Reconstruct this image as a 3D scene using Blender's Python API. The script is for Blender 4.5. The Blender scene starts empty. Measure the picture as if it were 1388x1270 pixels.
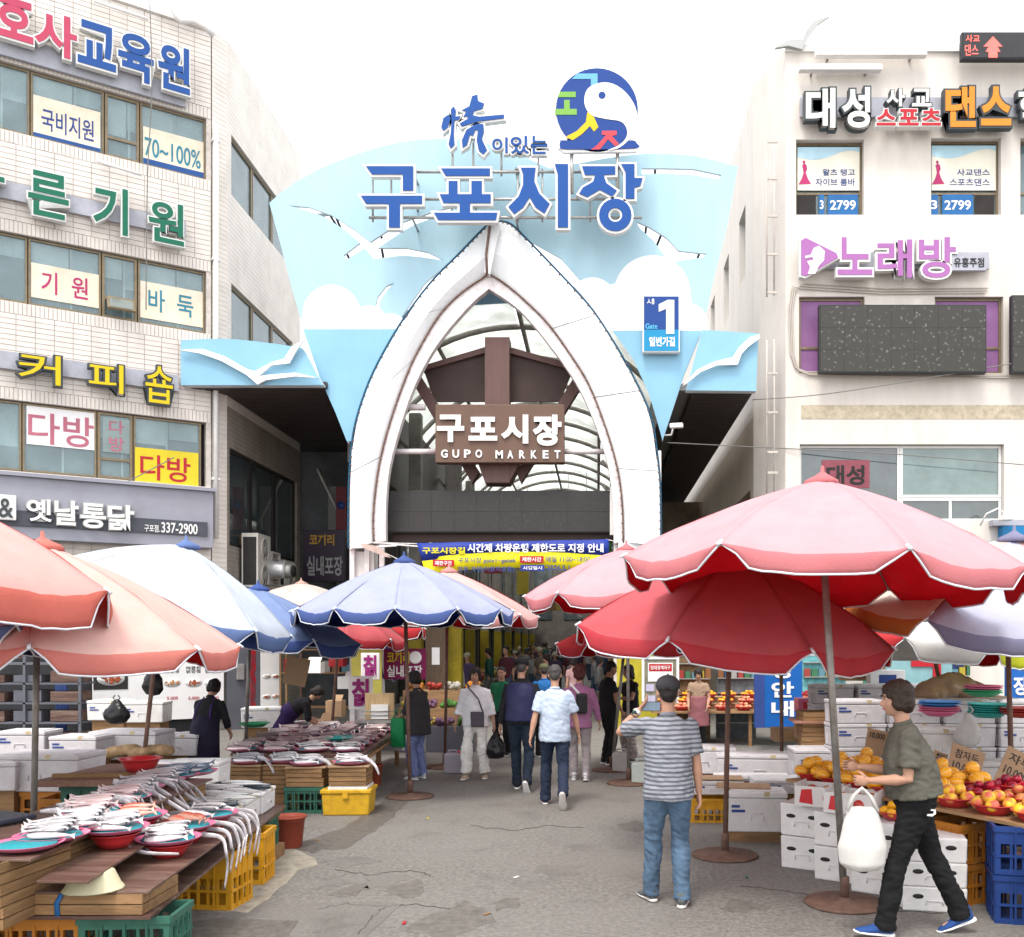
import bpy, math, random
from mathutils import Vector, Matrix, noise, Euler
from mathutils.geometry import tessellate_polygon
from math import sin, cos, pi, radians, atan2, sqrt

R = random.Random(7)
sc = bpy.context.scene
COL = sc.collection

# ------------------------------------------------------------------ camera, sky, sun, exposure
F = 1300.0
PX, PY, EYE = 810.0, 866.0, 2.0          # vanishing point of the street and eye height
cam = bpy.data.cameras.new('camera')
camo = bpy.data.objects.new('camera', cam)
COL.objects.link(camo)
camo.location = (0, 0, EYE)
camo.rotation_euler = (radians(90), 0, 0)
cam.sensor_width = 36
cam.lens = 36 * F / 1388
cam.shift_x = -(PX - 694) / 1388
cam.shift_y = (PY - 635) / 1388
cam.clip_start = .1
cam.clip_end = 2000
sc.camera = camo

world = bpy.data.worlds.new('World')
sc.world = world
world.use_nodes = True
nt = world.node_tree
nt.nodes.clear()
wo = nt.nodes.new('ShaderNodeOutputWorld')
sky = nt.nodes.new('ShaderNodeTexSky')
sky.sky_type = 'NISHITA'
sky.sun_disc = False
sky.sun_elevation = radians(62)
sky.sun_rotation = radians(200)
sky.dust_density = 4
b1 = nt.nodes.new('ShaderNodeBackground')
b1.inputs['Strength'].default_value = .06
nt.links.new(sky.outputs[0], b1.inputs['Color'])
b2 = nt.nodes.new('ShaderNodeBackground')        # the even white cloud layer of an overcast day
b2.inputs['Color'].default_value = (1, .985, .965, 1)
b2.inputs['Strength'].default_value = .78
ad = nt.nodes.new('ShaderNodeAddShader')
nt.links.new(b1.outputs[0], ad.inputs[0])
nt.links.new(b2.outputs[0], ad.inputs[1])
nt.links.new(ad.outputs[0], wo.inputs[0])

sl = bpy.data.lights.new('sun', 'SUN')
sl.energy = 1.1
sl.angle = radians(14)
sl.color = (1, .965, .91)
so = bpy.data.objects.new('sun', sl)
COL.objects.link(so)
sd = Vector((sin(radians(200)) * cos(radians(62)), cos(radians(200)) * cos(radians(62)), sin(radians(62))))
so.rotation_euler = sd.to_track_quat('Z', 'Y').to_euler()
so.location = (0, 0, 30)

sc.view_settings.view_transform = 'Standard'
sc.view_settings.look = 'None'
sc.view_settings.exposure = 1.2
sc.view_settings.gamma = 1
sc.view_settings.use_curve_mapping = False
try:
    sc.cycles.max_bounces = 6
    sc.cycles.diffuse_bounces = 3
    sc.cycles.glossy_bounces = 3
    sc.cycles.use_denoising = True
except Exception:
    pass

# ------------------------------------------------------------------ helpers
def W(px, py, s):
    """photo pixel at a scale of s pixels per metre -> world point"""
    return Vector(((px - PX) / s, F / s, EYE + (PY - py) / s))
def G(px, py, z=0.0):
    """photo pixel lying on the horizontal plane of height z -> world point"""
    s = (py - PY) / (EYE - z)
    return Vector(((px - PX) / s, F / s, z))

def wmat(o):
    m = o.matrix_basis.copy()
    p = o.parent
    while p:
        m = p.matrix_basis @ m
        p = p.parent
    return m

def tag(o, label=None, cat=None, group=None, kind=None):
    if label: o['label'] = label
    if cat: o['category'] = cat
    if group: o['group'] = group
    if kind: o['kind'] = kind
    return o

def thing(name, label, cat, loc=(0, 0, 0), rz=0, group=None):
    o = bpy.data.objects.new(name, None)
    COL.objects.link(o)
    o.location = loc
    o.rotation_euler = (0, 0, rz)
    o.empty_display_size = .1
    return tag(o, label, cat, group)

def link(name, me, parent=None, loc=None, rot=None):
    o = bpy.data.objects.new(name, me)
    COL.objects.link(o)
    if parent is not None:
        o.parent = parent
        CH.setdefault(parent.name, []).append(o)
    if loc is not None: o.location = loc
    if rot is not None: o.rotation_euler = rot
    return o

def clone(o, parent=None):
    c = o.copy()
    COL.objects.link(c)
    c.parent = parent
    for ch in CH.get(o.name, []):
        d = clone(ch, c)
        CH.setdefault(c.name, []).append(d)
    return c
CH = {}

def copy_thing(o, loc, rz=0, label=None, group=None, scale=None, tilt=(0, 0)):
    c = clone(o)
    c.location = loc
    c.rotation_euler = (tilt[0], tilt[1], rz)
    if scale is not None: c.scale = (scale,) * 3 if not hasattr(scale, '__len__') else scale
    if label: c['label'] = label
    if group: c['group'] = group
    return c

class MB:
    """collects geometry for ONE mesh object"""
    def __init__(s):
        s.v = []; s.f = []; s.m = []; s.sm = []
    def add(s, vs, fs, mat=0, smooth=False):
        n = len(s.v)
        s.v += [tuple(v) for v in vs]
        for f in fs:
            s.f.append(tuple(i + n for i in f))
            s.m.append(mat); s.sm.append(smooth)
        return s
    def box(s, c, size, rz=0, mat=0, tilt=None, taper=1.0):
        hx, hy, hz = size[0] / 2, size[1] / 2, size[2] / 2
        vs = []
        for z in (-1, 1):
            t = 1.0 if z > 0 else taper
            for x, y in ((-1, -1), (1, -1), (1, 1), (-1, 1)):
                vs.append(Vector((x * hx * t, y * hy * t, z * hz)))
        m = Matrix.Rotation(rz, 4, 'Z')
        if tilt: m = m @ Euler(tilt).to_matrix().to_4x4()
        vs = [m @ v + Vector(c) for v in vs]
        return s.add(vs, [(3, 2, 1, 0), (4, 5, 6, 7), (0, 1, 5, 4), (1, 2, 6, 5), (2, 3, 7, 6), (3, 0, 4, 7)], mat)
    def bb(s, x0, x1, y0, y1, z0, z1, mat=0):
        return s.box(((x0 + x1) / 2, (y0 + y1) / 2, (z0 + z1) / 2), (abs(x1 - x0), abs(y1 - y0), abs(z1 - z0)), 0, mat)
    def tube(s, pts, r, n=8, mat=0, cap=True, smooth=True, closed=False):
        pts = [Vector(p) for p in pts]
        rr = r if hasattr(r, '__len__') else [r] * len(pts)
        vs = []; fs = []
        K = len(pts)
        up = None
        for i, p in enumerate(pts):
            if closed: d = pts[(i + 1) % K] - pts[i - 1]
            else: d = pts[min(i + 1, K - 1)] - pts[max(i - 1, 0)]
            if d.length < 1e-9: d = Vector((0, 0, 1))
            d.normalize()
            if up is None:
                up = Vector((0, 0, 1)) if abs(d.z) < .9 else Vector((1, 0, 0))
            a = d.cross(up)
            if a.length < 1e-4: a = d.cross(Vector((1, .3, 0)))
            a.normalize()
            b = a.cross(d).normalized()
            up = b
            ri = rr[i]
            ra, rb = ri if hasattr(ri, '__len__') else (ri, ri)
            for k in range(n):
                t = 2 * pi * k / n
                vs.append(p + a * cos(t) * ra + b * sin(t) * rb)
        for i in range(K if closed else K - 1):
            j = (i + 1) % K
            for k in range(n):
                k2 = (k + 1) % n
                fs.append((i * n + k, j * n + k, j * n + k2, i * n + k2))
        if cap and not closed:
            fs.append(tuple(range(n)))
            fs.append(tuple((K - 1) * n + k for k in reversed(range(n))))
        return s.add(vs, fs, mat, smooth)
    def cyl(s, p0, p1, r, n=10, mat=0, smooth=True):
        return s.tube([p0, p1], r, n, mat, True, smooth)
    def lathe(s, prof, c=(0, 0, 0), n=16, mat=0, sx=1, sy=1, smooth=True, wob=0):
        vs = []; fs = []
        for (r, z) in prof:
            for k in range(n):
                t = 2 * pi * k / n
                q = 1 + (wob * sin(3 * t + z * 9) if wob else 0)
                vs.append((c[0] + r * sx * q * cos(t), c[1] + r * sy * q * sin(t), c[2] + z))
        K = len(prof)
        for i in range(K - 1):
            for k in range(n):
                k2 = (k + 1) % n
                fs.append((i * n + k, i * n + k2, (i + 1) * n + k2, (i + 1) * n + k))
        if prof[0][0] > 1e-5: fs.append(tuple(reversed(range(n))))
        if prof[-1][0] > 1e-5: fs.append(tuple((K - 1) * n + k for k in range(n)))
        return s.add(vs, fs, mat, smooth)
    def ell(s, c, r, n=12, m=8, mat=0, rot=None, smooth=True):
        vs = []; fs = []
        rx, ry, rz_ = r if hasattr(r, '__len__') else (r, r, r)
        M_ = rot if rot is not None else Matrix.Identity(3)
        c = Vector(c)
        vs.append(c + M_ @ Vector((0, 0, -rz_)))
        for i in range(1, m):
            a = -pi / 2 + pi * i / m
            for k in range(n):
                t = 2 * pi * k / n
                vs.append(c + M_ @ Vector((rx * cos(a) * cos(t), ry * cos(a) * sin(t), rz_ * sin(a))))
        vs.append(c + M_ @ Vector((0, 0, rz_)))
        for k in range(n):
            fs.append((0, 1 + (k + 1) % n, 1 + k))
        for i in range(m - 2):
            for k in range(n):
                k2 = (k + 1) % n
                fs.append((1 + i * n + k, 1 + i * n + k2, 1 + (i + 1) * n + k2, 1 + (i + 1) * n + k))
        L = len(vs) - 1
        b = 1 + (m - 2) * n
        for k in range(n):
            fs.append((b + k, b + (k + 1) % n, L))
        return s.add(vs, fs, mat, smooth)
    def prism(s, loops, y0, y1, mat=0, side=None):
        """loops of (x, z), the first is the outline, the others are holes; extruded from y0 (front) to y1"""
        if not hasattr(loops[0][0], '__len__'): loops = [loops]
        if side is None: side = mat
        flat = [p for l in loops for p in l]
        tris = tessellate_polygon([[Vector((p[0], p[1], 0)) for p in l] for l in loops])
        n = len(flat)
        vs = [(p[0], y0, p[1]) for p in flat] + [(p[0], y1, p[1]) for p in flat]
        fr = []; bk = []
        for t in tris:
            a, b, c = [Vector(flat[i]) for i in t]
            ar = (b.x - a.x) * (c.y - a.y) - (b.y - a.y) * (c.x - a.x)
            if abs(ar) < 1e-12: continue
            t = tuple(t) if ar > 0 else tuple(reversed(t))
            if y0 > y1: t = tuple(reversed(t))
            fr.append(t); bk.append(tuple(i + n for i in reversed(t)))
        s.add(vs, fr + bk, mat)
        base = len(s.v) - 2 * n
        off = 0
        for li, l in enumerate(loops):
            K = len(l)
            area = sum(l[i][0] * l[(i + 1) % K][1] - l[(i + 1) % K][0] * l[i][1] for i in range(K))
            flip = (area < 0) != (li > 0)
            if y0 > y1: flip = not flip
            for i in range(K):
                a, b = base + off + i, base + off + (i + 1) % K
                q = (a, a + n, b + n, b)
                if flip: q = tuple(reversed(q))
                s.f.append(q); s.m.append(side); s.sm.append(False)
            off += K
        return s
    def vprism(s, poly, z0, z1, mat=0):
        n = len(poly)
        area = sum(poly[i][0] * poly[(i + 1) % n][1] - poly[(i + 1) % n][0] * poly[i][1] for i in range(n))
        if area < 0: poly = list(reversed(poly))
        t = tessellate_polygon([[Vector((p[0], p[1], 0)) for p in poly]])
        vs = [(p[0], p[1], z0) for p in poly] + [(p[0], p[1], z1) for p in poly]
        fs = []
        for q in t:
            a, b, c = [Vector(poly[i]) for i in q]
            ar = (b.x - a.x) * (c.y - a.y) - (b.y - a.y) * (c.x - a.x)
            q = tuple(q) if ar > 0 else tuple(reversed(q))
            fs.append(tuple(i + n for i in q)); fs.append(tuple(reversed(q)))
        for i in range(n):
            j = (i + 1) % n
            fs.append((i, j, j + n, i + n))
        return s.add(vs, fs, mat)
    def mesh(s, name, mats, inv=None):
        me = bpy.data.meshes.new(name)
        vs = s.v if inv is None else [tuple(inv @ Vector(v)) for v in s.v]
        me.from_pydata(vs, [], s.f)
        for m_ in (mats if isinstance(mats, (list, tuple)) else [mats]):
            me.materials.append(m_)
        me.polygons.foreach_set('material_index', s.m)
        me.polygons.foreach_set('use_smooth', s.sm)
        me.update()
        return me
    def build(s, name, mats, parent=None, world=False, bevel=0, loc=None, rot=None, seg=2):
        inv = wmat(parent).inverted() if (world and parent is not None) else None
        me = s.mesh(name, mats, inv)
        o = link(name, me, parent, loc, rot)
        if bevel:
            b = o.modifiers.new('b', 'BEVEL'); b.width = bevel; b.segments = seg; b.limit_method = 'ANGLE'
            b.angle_limit = radians(40)
        return o

def solo(name, mb, mats, label, cat, group=None, loc=(0, 0, 0), rz=0, bevel=0, kind=None):
    o = mb.build(name, mats, None, bevel=bevel, loc=loc, rot=(0, 0, rz))
    return tag(o, label, cat, group, kind)

class Frame:
    """a vertical facade plane: origin on the ground, local x to the right, local -y outward"""
    def __init__(s, origin, rz):
        s.o = Vector(origin); s.rz = rz
        s.m = Matrix.Translation(s.o) @ Matrix.Rotation(rz, 4, 'Z')
        s.inv = s.m.inverted()
        s.n = Vector((sin(rz), -cos(rz), 0))
    def hit(s, px, py, off=0.0):
        d = Vector(((px - PX) / F, 1, (PY - py) / F))
        p0 = s.o + s.n * off
        c = Vector((0, 0, EYE))
        t = (p0 - c).dot(s.n) / d.dot(s.n)
        q = s.inv @ (c + d * t)
        return (q.x, q.z)

# ------------------------------------------------------------------ materials
MATS = {}
def new_mat(name):
    m = bpy.data.materials.new(name)
    m.use_nodes = True
    return m, m.node_tree, m.node_tree.nodes['Principled BSDF']

def nn(nt_, kind, **kw):
    n = nt_.nodes.new(kind)
    for k, v in kw.items():
        if k in n.inputs.keys() if isinstance(k, str) else False: n.inputs[k].default_value = v
        else: setattr(n, k, v)
    return n

def M(name, col, rough=.6, var=.12, scale=6.0, bump=.0, bscale=40.0, metal=0, spec=.25, dirt=0.0, dcol=(.08, .06, .045), dscale=2.2,
      emit=0, rnd=0.0, stretch=None, alpha=None, trans=0, coat=0, sheen=0):
    if name in MATS: return MATS[name]
    m, t, p = new_mat(name)
    L = t.links.new
    tc = nn(t, 'ShaderNodeTexCoord')
    src = tc.outputs['Object']
    if stretch:
        mp = nn(t, 'ShaderNodeMapping'); mp.inputs['Scale'].default_value = stretch
        L(src, mp.inputs[0]); src = mp.outputs[0]
    nz = nn(t, 'ShaderNodeTexNoise'); nz.inputs['Scale'].default_value = scale; nz.inputs['Detail'].default_value = 5
    nz.inputs['Roughness'].default_value = .65
    L(src, nz.inputs['Vector'])
    rp = nn(t, 'ShaderNodeMapRange')
    rp.inputs['From Min'].default_value = .3; rp.inputs['From Max'].default_value = .7
    rp.inputs['To Min'].default_value = 1 - var; rp.inputs['To Max'].default_value = 1 + var
    L(nz.outputs[0], rp.inputs[0])
    mul = nn(t, 'ShaderNodeVectorMath', operation='SCALE')
    mul.inputs[0].default_value = col[:3]
    L(rp.outputs[0], mul.inputs['Scale'])
    out = mul.outputs[0]
    if rnd:
        oi = nn(t, 'ShaderNodeObjectInfo')
        r2 = nn(t, 'ShaderNodeMapRange'); r2.inputs['To Min'].default_value = 1 - rnd; r2.inputs['To Max'].default_value = 1 + rnd
        L(oi.outputs['Random'], r2.inputs[0])
        m2 = nn(t, 'ShaderNodeVectorMath', operation='SCALE')
        L(out, m2.inputs[0]); L(r2.outputs[0], m2.inputs['Scale']); out = m2.outputs[0]
    if dirt:
        nd = nn(t, 'ShaderNodeTexNoise'); nd.inputs['Scale'].default_value = dscale; nd.inputs['Detail'].default_value = 7
        nd.inputs['Roughness'].default_value = .7
        L(src, nd.inputs['Vector'])
        rd = nn(t, 'ShaderNodeMapRange'); rd.inputs['From Min'].default_value = .48; rd.inputs['From Max'].default_value = .75
        rd.inputs['To Max'].default_value = dirt
        L(nd.outputs[0], rd.inputs[0])
        mx = nn(t, 'ShaderNodeMix', data_type='RGBA')
        L(rd.outputs[0], mx.inputs[0]); L(out, mx.inputs[6]); mx.inputs[7].default_value = (*dcol, 1)
        out = mx.outputs[2]
    L(out, p.inputs['Base Color'])
    p.inputs['Roughness'].default_value = rough
    p.inputs['Metallic'].default_value = metal
    p.inputs['Specular IOR Level'].default_value = spec
    if coat: p.inputs['Coat Weight'].default_value = coat
    if emit:
        L(out, p.inputs['Emission Color']); p.inputs['Emission Strength'].default_value = emit
    if bump:
        nb = nn(t, 'ShaderNodeTexNoise'); nb.inputs['Scale'].default_value = bscale; nb.inputs['Detail'].default_value = 3
        L(src, nb.inputs['Vector'])
        bp = nn(t, 'ShaderNodeBump'); bp.inputs['Strength'].default_value = bump; bp.inputs['Distance'].default_value = .01
        L(nb.outputs[0], bp.inputs['Height']); L(bp.outputs[0], p.inputs['Normal'])
    if trans:
        td = nn(t, 'ShaderNodeBsdfTranslucent'); L(out, td.inputs['Color'])
        ms = nn(t, 'ShaderNodeMixShader'); ms.inputs[0].default_value = trans
        L(p.outputs[0], ms.inputs[1]); L(td.outputs[0], ms.inputs[2])
        L(ms.outputs[0], t.nodes['Material Output'].inputs[0])
    MATS[name] = m
    return m

def wood(name, col, rough=.7, sc_=3.0, axis=0, dirt=.5, dcol=(.05, .032, .02)):
    st = [14, 14, 14]; st[axis] = 1.2
    return M(name, col, rough, .28, sc_, .5, 9, stretch=tuple(st), dirt=dirt, dscale=.6, dcol=dcol, rnd=.14)

def glass(name, col=(.10, .15, .16), rough=.04, see=0):
    """window glass over a dim room: glossy, dim and slightly cloudy"""
    if name in MATS: return MATS[name]
    m = M(name, col, rough, .35, 1.3, 0, spec=1.0, coat=.6)
    if see:
        t = m.node_tree; tr = nn(t, 'ShaderNodeBsdfTransparent'); tr.inputs[0].default_value = (.92, .98, .98, 1)
        ms = nn(t, 'ShaderNodeMixShader'); ms.inputs[0].default_value = see
        t.links.new(t.nodes['Principled BSDF'].outputs[0], ms.inputs[1]); t.links.new(tr.outputs[0], ms.inputs[2])
        t.links.new(ms.outputs[0], t.nodes['Material Output'].inputs[0])
    return m

def stripes(name, c1, c2, freq, width=.5, axis='Z', rough=.8, soft=.06, space='Object', bump=.15):
    if name in MATS: return MATS[name]
    m, t, p = new_mat(name)
    L = t.links.new
    tc = nn(t, 'ShaderNodeTexCoord')
    sp = nn(t, 'ShaderNodeSeparateXYZ'); L(tc.outputs[space], sp.inputs[0])
    nz = nn(t, 'ShaderNodeTexNoise'); nz.inputs['Scale'].default_value = 5
    L(tc.outputs[space], nz.inputs['Vector'])
    ma = nn(t, 'ShaderNodeMath', operation='MULTIPLY_ADD'); L(nz.outputs[0], ma.inputs[0]); ma.inputs[1].default_value = .035
    L(sp.outputs[axis], ma.inputs[2])
    m1 = nn(t, 'ShaderNodeMath', operation='MULTIPLY'); L(ma.outputs[0], m1.inputs[0]); m1.inputs[1].default_value = freq
    m2 = nn(t, 'ShaderNodeMath', operation='FRACT'); L(m1.outputs[0], m2.inputs[0])
    r = nn(t, 'ShaderNodeMapRange'); r.inputs['From Min'].default_value = width - soft; r.inputs['From Max'].default_value = width + soft
    L(m2.outputs[0], r.inputs[0])
    mx = nn(t, 'ShaderNodeMix', data_type='RGBA'); L(r.outputs[0], mx.inputs[0])
    mx.inputs[6].default_value = (*c1, 1); mx.inputs[7].default_value = (*c2, 1)
    L(mx.outputs[2], p.inputs['Base Color'])
    p.inputs['Roughness'].default_value = rough
    if bump:
        nb = nn(t, 'ShaderNodeTexNoise'); nb.inputs['Scale'].default_value = 160
        L(tc.outputs[space], nb.inputs['Vector'])
        bp = nn(t, 'ShaderNodeBump'); bp.inputs['Strength'].default_value = bump; bp.inputs['Distance'].default_value = .004
        L(nb.outputs[0], bp.inputs['Height']); L(bp.outputs[0], p.inputs['Normal'])
    MATS[name] = m
    return m

# ------------------------------------------------------------------ lettering
def bake(o):
    """evaluates one object in a scratch scene of its own and returns its mesh"""
    if not TMP: TMP.append(bpy.data.scenes.new('scratch'))
    tmp = TMP[0]
    tmp.collection.objects.link(o)
    vl = tmp.view_layers[0]
    vl.update()
    me = bpy.data.meshes.new_from_object(o.evaluated_get(vl.depsgraph))
    tmp.collection.objects.unlink(o)
    TRASH.extend([o, o.data])
    return me
TMP = []; TRASH = []
TXT = {}
def textmesh(s, off=0.0, res=4):
    k = (s, off)
    if k in TXT: return TXT[k]
    c = bpy.data.curves.new('lettering', 'FONT')
    c.body = s
    c.offset = off
    c.extrude = .05
    c.resolution_u = res
    c.space_line = 1.0
    o = bpy.data.objects.new('lettering', c)
    me = bake(o)
    vs = [v.co.copy() for v in me.vertices]
    fs = [tuple(p.vertices) for p in me.polygons]
    TRASH.append(me)
    xs = [v.x for v in vs]; ys = [v.y for v in vs]
    TXT[k] = (vs, fs, (min(xs), max(xs), min(ys), max(ys)))
    return TXT[k]

def letter_mb(s, box, y0, thick, off=0.0, ref=None, mb=None, mat=0, slant=None):
    """text fitted to box=(x0,x1,z0,z1) in the xz plane; front face at y0, going back by thick"""
    vs, fs, bb_ = textmesh(s, off)
    rb = textmesh(s, ref)[2] if ref is not None else bb_
    x0, x1, z0, z1 = box
    kx = (x1 - x0) / (rb[1] - rb[0]); kz = (z1 - z0) / (rb[3] - rb[2])
    mb = mb or MB()
    mb.add([(x0 + (v.x - rb[0]) * kx, y0 + (0 if v.z > 0 else thick), z0 + (v.y - rb[2]) * kz) for v in vs], fs, mat)
    return mb

def letters(parent, chars, y, thick, face, rim=None, off=.02, rimoff=.05, rimback=.012, name='letter'):
    """channel letters; chars = [(text, (x0,x1,z0,z1))], y = front of the face (local -y is outward)"""
    for ch, box in chars:
        o = letter_mb(ch, box, y, .02, off).build(name, face, parent)
        if rim is not None:
            letter_mb(ch, box, y + rimback, thick, rimoff, off).build(name + '_rim', rim, o)

def fbox(fr, x0, y0, x1, y1, off=0.0):
    """pixel rectangle (top-left, bottom-right) -> (x0,x1,z0,z1) on a facade frame"""
    a = fr.hit(x0, (y0 + y1) / 2, off); b = fr.hit(x1, (y0 + y1) / 2, off)
    cx = (x0 + x1) / 2
    t = fr.hit(cx, y0, off); d = fr.hit(cx, y1, off)
    return (a[0], b[0], d[1], t[1])

def remesh(mb, voxel, name='body', sm=2, noise_amp=0, noise_scale=6, stretch=(1, 1, 1), seed=0, crease=0):
    """joins overlapping closed pieces into one continuous skin; returns (verts, faces)"""
    me = mb.mesh(name, [])
    o = bpy.data.objects.new(name, me)
    r = o.modifiers.new('r', 'REMESH'); r.mode = 'VOXEL'; r.voxel_size = voxel
    s_ = o.modifiers.new('s', 'SMOOTH'); s_.iterations = sm; s_.factor = .5
    m2 = bake(o)
    m2.name = name
    if noise_amp:
        V = [(v.co.copy(), v.normal.copy()) for v in m2.vertices]
        out = []
        for c, nm in V:
            q = Vector((c.x * stretch[0], c.y * stretch[1], c.z * stretch[2])) * noise_scale + Vector((seed, seed * .7, 0))
            a = noise.noise(q) + .5 * noise.noise(q * 2.3)
            if crease:
                w = Vector((c.x * .9, c.y * .9, c.z * 1.9 + c.x * .8)) * 13 + Vector((seed * 2, 0, seed))
                a += crease * (abs(noise.noise(w)) * -2.0 + .45)
            out.extend(c + nm * (a * noise_amp))
        m2.vertices.foreach_set('co', out)
    m2.polygons.foreach_set('use_smooth', [True] * len(m2.polygons))
    m2.update()
    return m2
# ================================================================== THE SETTING
def asphalt():
    m, t, p = new_mat('asphalt')
    L = t.links.new
    tc = nn(t, 'ShaderNodeTexCoord'); src = tc.outputs['Object']
    def noise_(sc_, det=6, ro=.6):
        n = nn(t, 'ShaderNodeTexNoise'); n.inputs['Scale'].default_value = sc_; n.inputs['Detail'].default_value = det
        n.inputs['Roughness'].default_value = ro; L(src, n.inputs['Vector']); return n.outputs[0]
    def rng(i, a, b, c, d):
        r = nn(t, 'ShaderNodeMapRange'); r.inputs['From Min'].default_value = a; r.inputs['From Max'].default_value = b
        r.inputs['To Min'].default_value = c; r.inputs['To Max'].default_value = d; L(i, r.inputs[0]); return r.outputs[0]
    def mix(f, a, b):
        x = nn(t, 'ShaderNodeMix', data_type='RGBA'); L(f, x.inputs[0])
        for i, q in ((6, a), (7, b)):
            if isinstance(q, tuple): x.inputs[i].default_value = (*q, 1)
            else: L(q, x.inputs[i])
        return x.outputs[2]
    c = mix(rng(noise_(24, 8, .85), .40, .60, 0, 1), (.092, .086, .077), (.23, .217, .196))      # grit
    c = mix(rng(noise_(.55, 5), .38, .62, 0, .4), c, (.19, .178, .163))                  # worn pale areas
    c = mix(rng(noise_(1.7, 8, .75), .56, .70, 0, .42), c, (.075, .069, .063))                   # oily darker stains
    vo = nn(t, 'ShaderNodeTexVoronoi', feature='DISTANCE_TO_EDGE'); vo.inputs['Scale'].default_value = .55
    nzv = nn(t, 'ShaderNodeTexNoise'); nzv.inputs['Scale'].default_value = 2.2; nzv.inputs['Detail'].default_value = 6
    L(src, nzv.inputs['Vector'])
    va = nn(t, 'ShaderNodeVectorMath', operation='MULTIPLY_ADD'); L(nzv.outputs['Color'], va.inputs[0])
    va.inputs[1].default_value = (1.1, 1.1, 0); L(src, va.inputs[2]); L(va.outputs[0], vo.inputs['Vector'])
    c = mix(rng(vo.outputs[0], .0, .005, .3, 0), c, (.045, .042, .04))                     # fine cracks
    sp = nn(t, 'ShaderNodeTexVoronoi'); sp.inputs['Scale'].default_value = 26; L(src, sp.inputs['Vector'])
    c = mix(rng(sp.outputs[0], .03, .07, .5, 0), c, (.33, .31, .28))                       # pale specks
    L(c, p.inputs['Base Color'])
    L(rng(noise_(1.7, 8, .7), .45, .66, .85, .5), p.inputs['Roughness'])
    bp = nn(t, 'ShaderNodeBump'); bp.inputs['Strength'].default_value = .8; bp.inputs['Distance'].default_value = .012
    L(noise_(45, 6, .8), bp.inputs['Height']); L(bp.outputs[0], p.inputs['Normal'])
    return m

MB().add([(-150, -30, 0), (150, -30, 0), (150, 400, 0), (-150, 400, 0)], [(0, 1, 2, 3)]).build('road', asphalt())['kind'] = 'structure'

def patch(name, pts, z, mat_, jit=.05):
    """an irregular thin sheet on the ground traced around its real outline"""
    P = []
    n = len(pts)
    for i in range(n):
        a, b = Vector(pts[i]), Vector(pts[(i + 1) % n])
        k = max(2, int((b - a).length / .12))
        for j in range(k):
            q = a + (b - a) * j / k
            P.append((q.x + R.uniform(-jit, jit) * .5, q.y + R.uniform(-jit, jit)))
    mb = MB(); mb.vprism(P, -.01, z)
    o = mb.build(name, mat_); o['kind'] = 'structure'
    return o
gp = lambda l: [tuple(G(x, y).xy) for x, y in l]
m_conc = M('worn_concrete', (.30, .27, .215), .85, .3, 9, .8, 60, dirt=.6, dcol=(.12, .10, .07), dscale=3)
m_dark = M('damp_asphalt', (.112, .102, .09), .6, .3, 14, .5, 120, dirt=.4, dcol=(.15, .13, .11), dscale=5)
m_pale = M('repair_asphalt', (.16, .15, .137), .85, .2, 30, .6, 130, dirt=.6, dcol=(.07, .062, .055), dscale=2.0)
patch('concrete_patch', gp([(262, 1150), (330, 1128), (375, 1142), (425, 1160), (432, 1172), (405, 1180), (385, 1198), (372, 1214), (352, 1224), (335, 1238), (262, 1238), (225, 1250), (205, 1210)]), .004, m_conc)
patch('asphalt_patch', gp([(300, 1243), (365, 1226), (480, 1222), (545, 1225), (505, 1262), (470, 1300), (250, 1300)]), .003, m_pale, .02)
patch('damp_ground', gp([(150, 1262), (290, 1247), (400, 1250), (385, 1290), (120, 1300)]), .006, m_dark, .04)
patch('damp_ground', gp([(395, 1148), (470, 1120), (520, 1085), (548, 1050), (556, 1085), (528, 1112), (470, 1150), (438, 1152), (425, 1158)]), .002, m_dark, .05)
patch('damp_ground', gp([(1100, 1178), (1180, 1195), (1320, 1222), (1388, 1240), (1400, 1215), (1300, 1180), (1150, 1150)]), .002, m_dark, .05)

m_stn = M('old_stain_asphalt', (.125, .116, .104), .8, .3, 12, .6, 80, dirt=.6, dcol=(.17, .158, .142), dscale=7)
for i, (px_, py_, w_, h_) in enumerate(((520, 1192, .20, .16), (478, 1208, .16, .10), (548, 1205, .25, .12), (470, 1168, .30, .10), (610, 1250, .35, .2), (1010, 1228, .2, .1), (760, 1180, .25, .12), (690, 1225, .15, .1), (860, 1120, .2, .15))):
    p = G(px_, py_); n_ = 9
    patch('road_stain', [(p.x + w_ * cos(k * 2 * pi / n_) * R.uniform(.5, 1.1), p.y + h_ * 2.5 * sin(k * 2 * pi / n_) * R.uniform(.4, 1.1)) for k in range(n_)], .0022, m_stn if i % 3 else m_pale, .05)
m_crk = M('road_crack_fill', (.075, .07, .064), .9)
for pts in ([(455, 1178), (500, 1186), (560, 1180), (590, 1188)], [(430, 1232), (470, 1225), (525, 1229), (560, 1226), (620, 1233)], [(520, 1229), (500, 1248), (488, 1268)], [(640, 1120), (700, 1126), (742, 1119), (800, 1123)], [(1000, 1200), (1090, 1212), (1180, 1232), (1290, 1240)], [(905, 1096), (880, 1120), (890, 1150)]):
    P = []; q = [G(x, y) for x, y in pts]
    for a, b in zip(q, q[1:]):
        for k in range(8): P.append(a.lerp(b, k / 8) + Vector((R.uniform(-.02, .02), R.uniform(-.03, .03), .003)))
    MB().tube(P, [(R.uniform(.002, .007), .0025) for _ in P], 5).build('road_crack', m_crk)['kind'] = 'structure'
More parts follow.
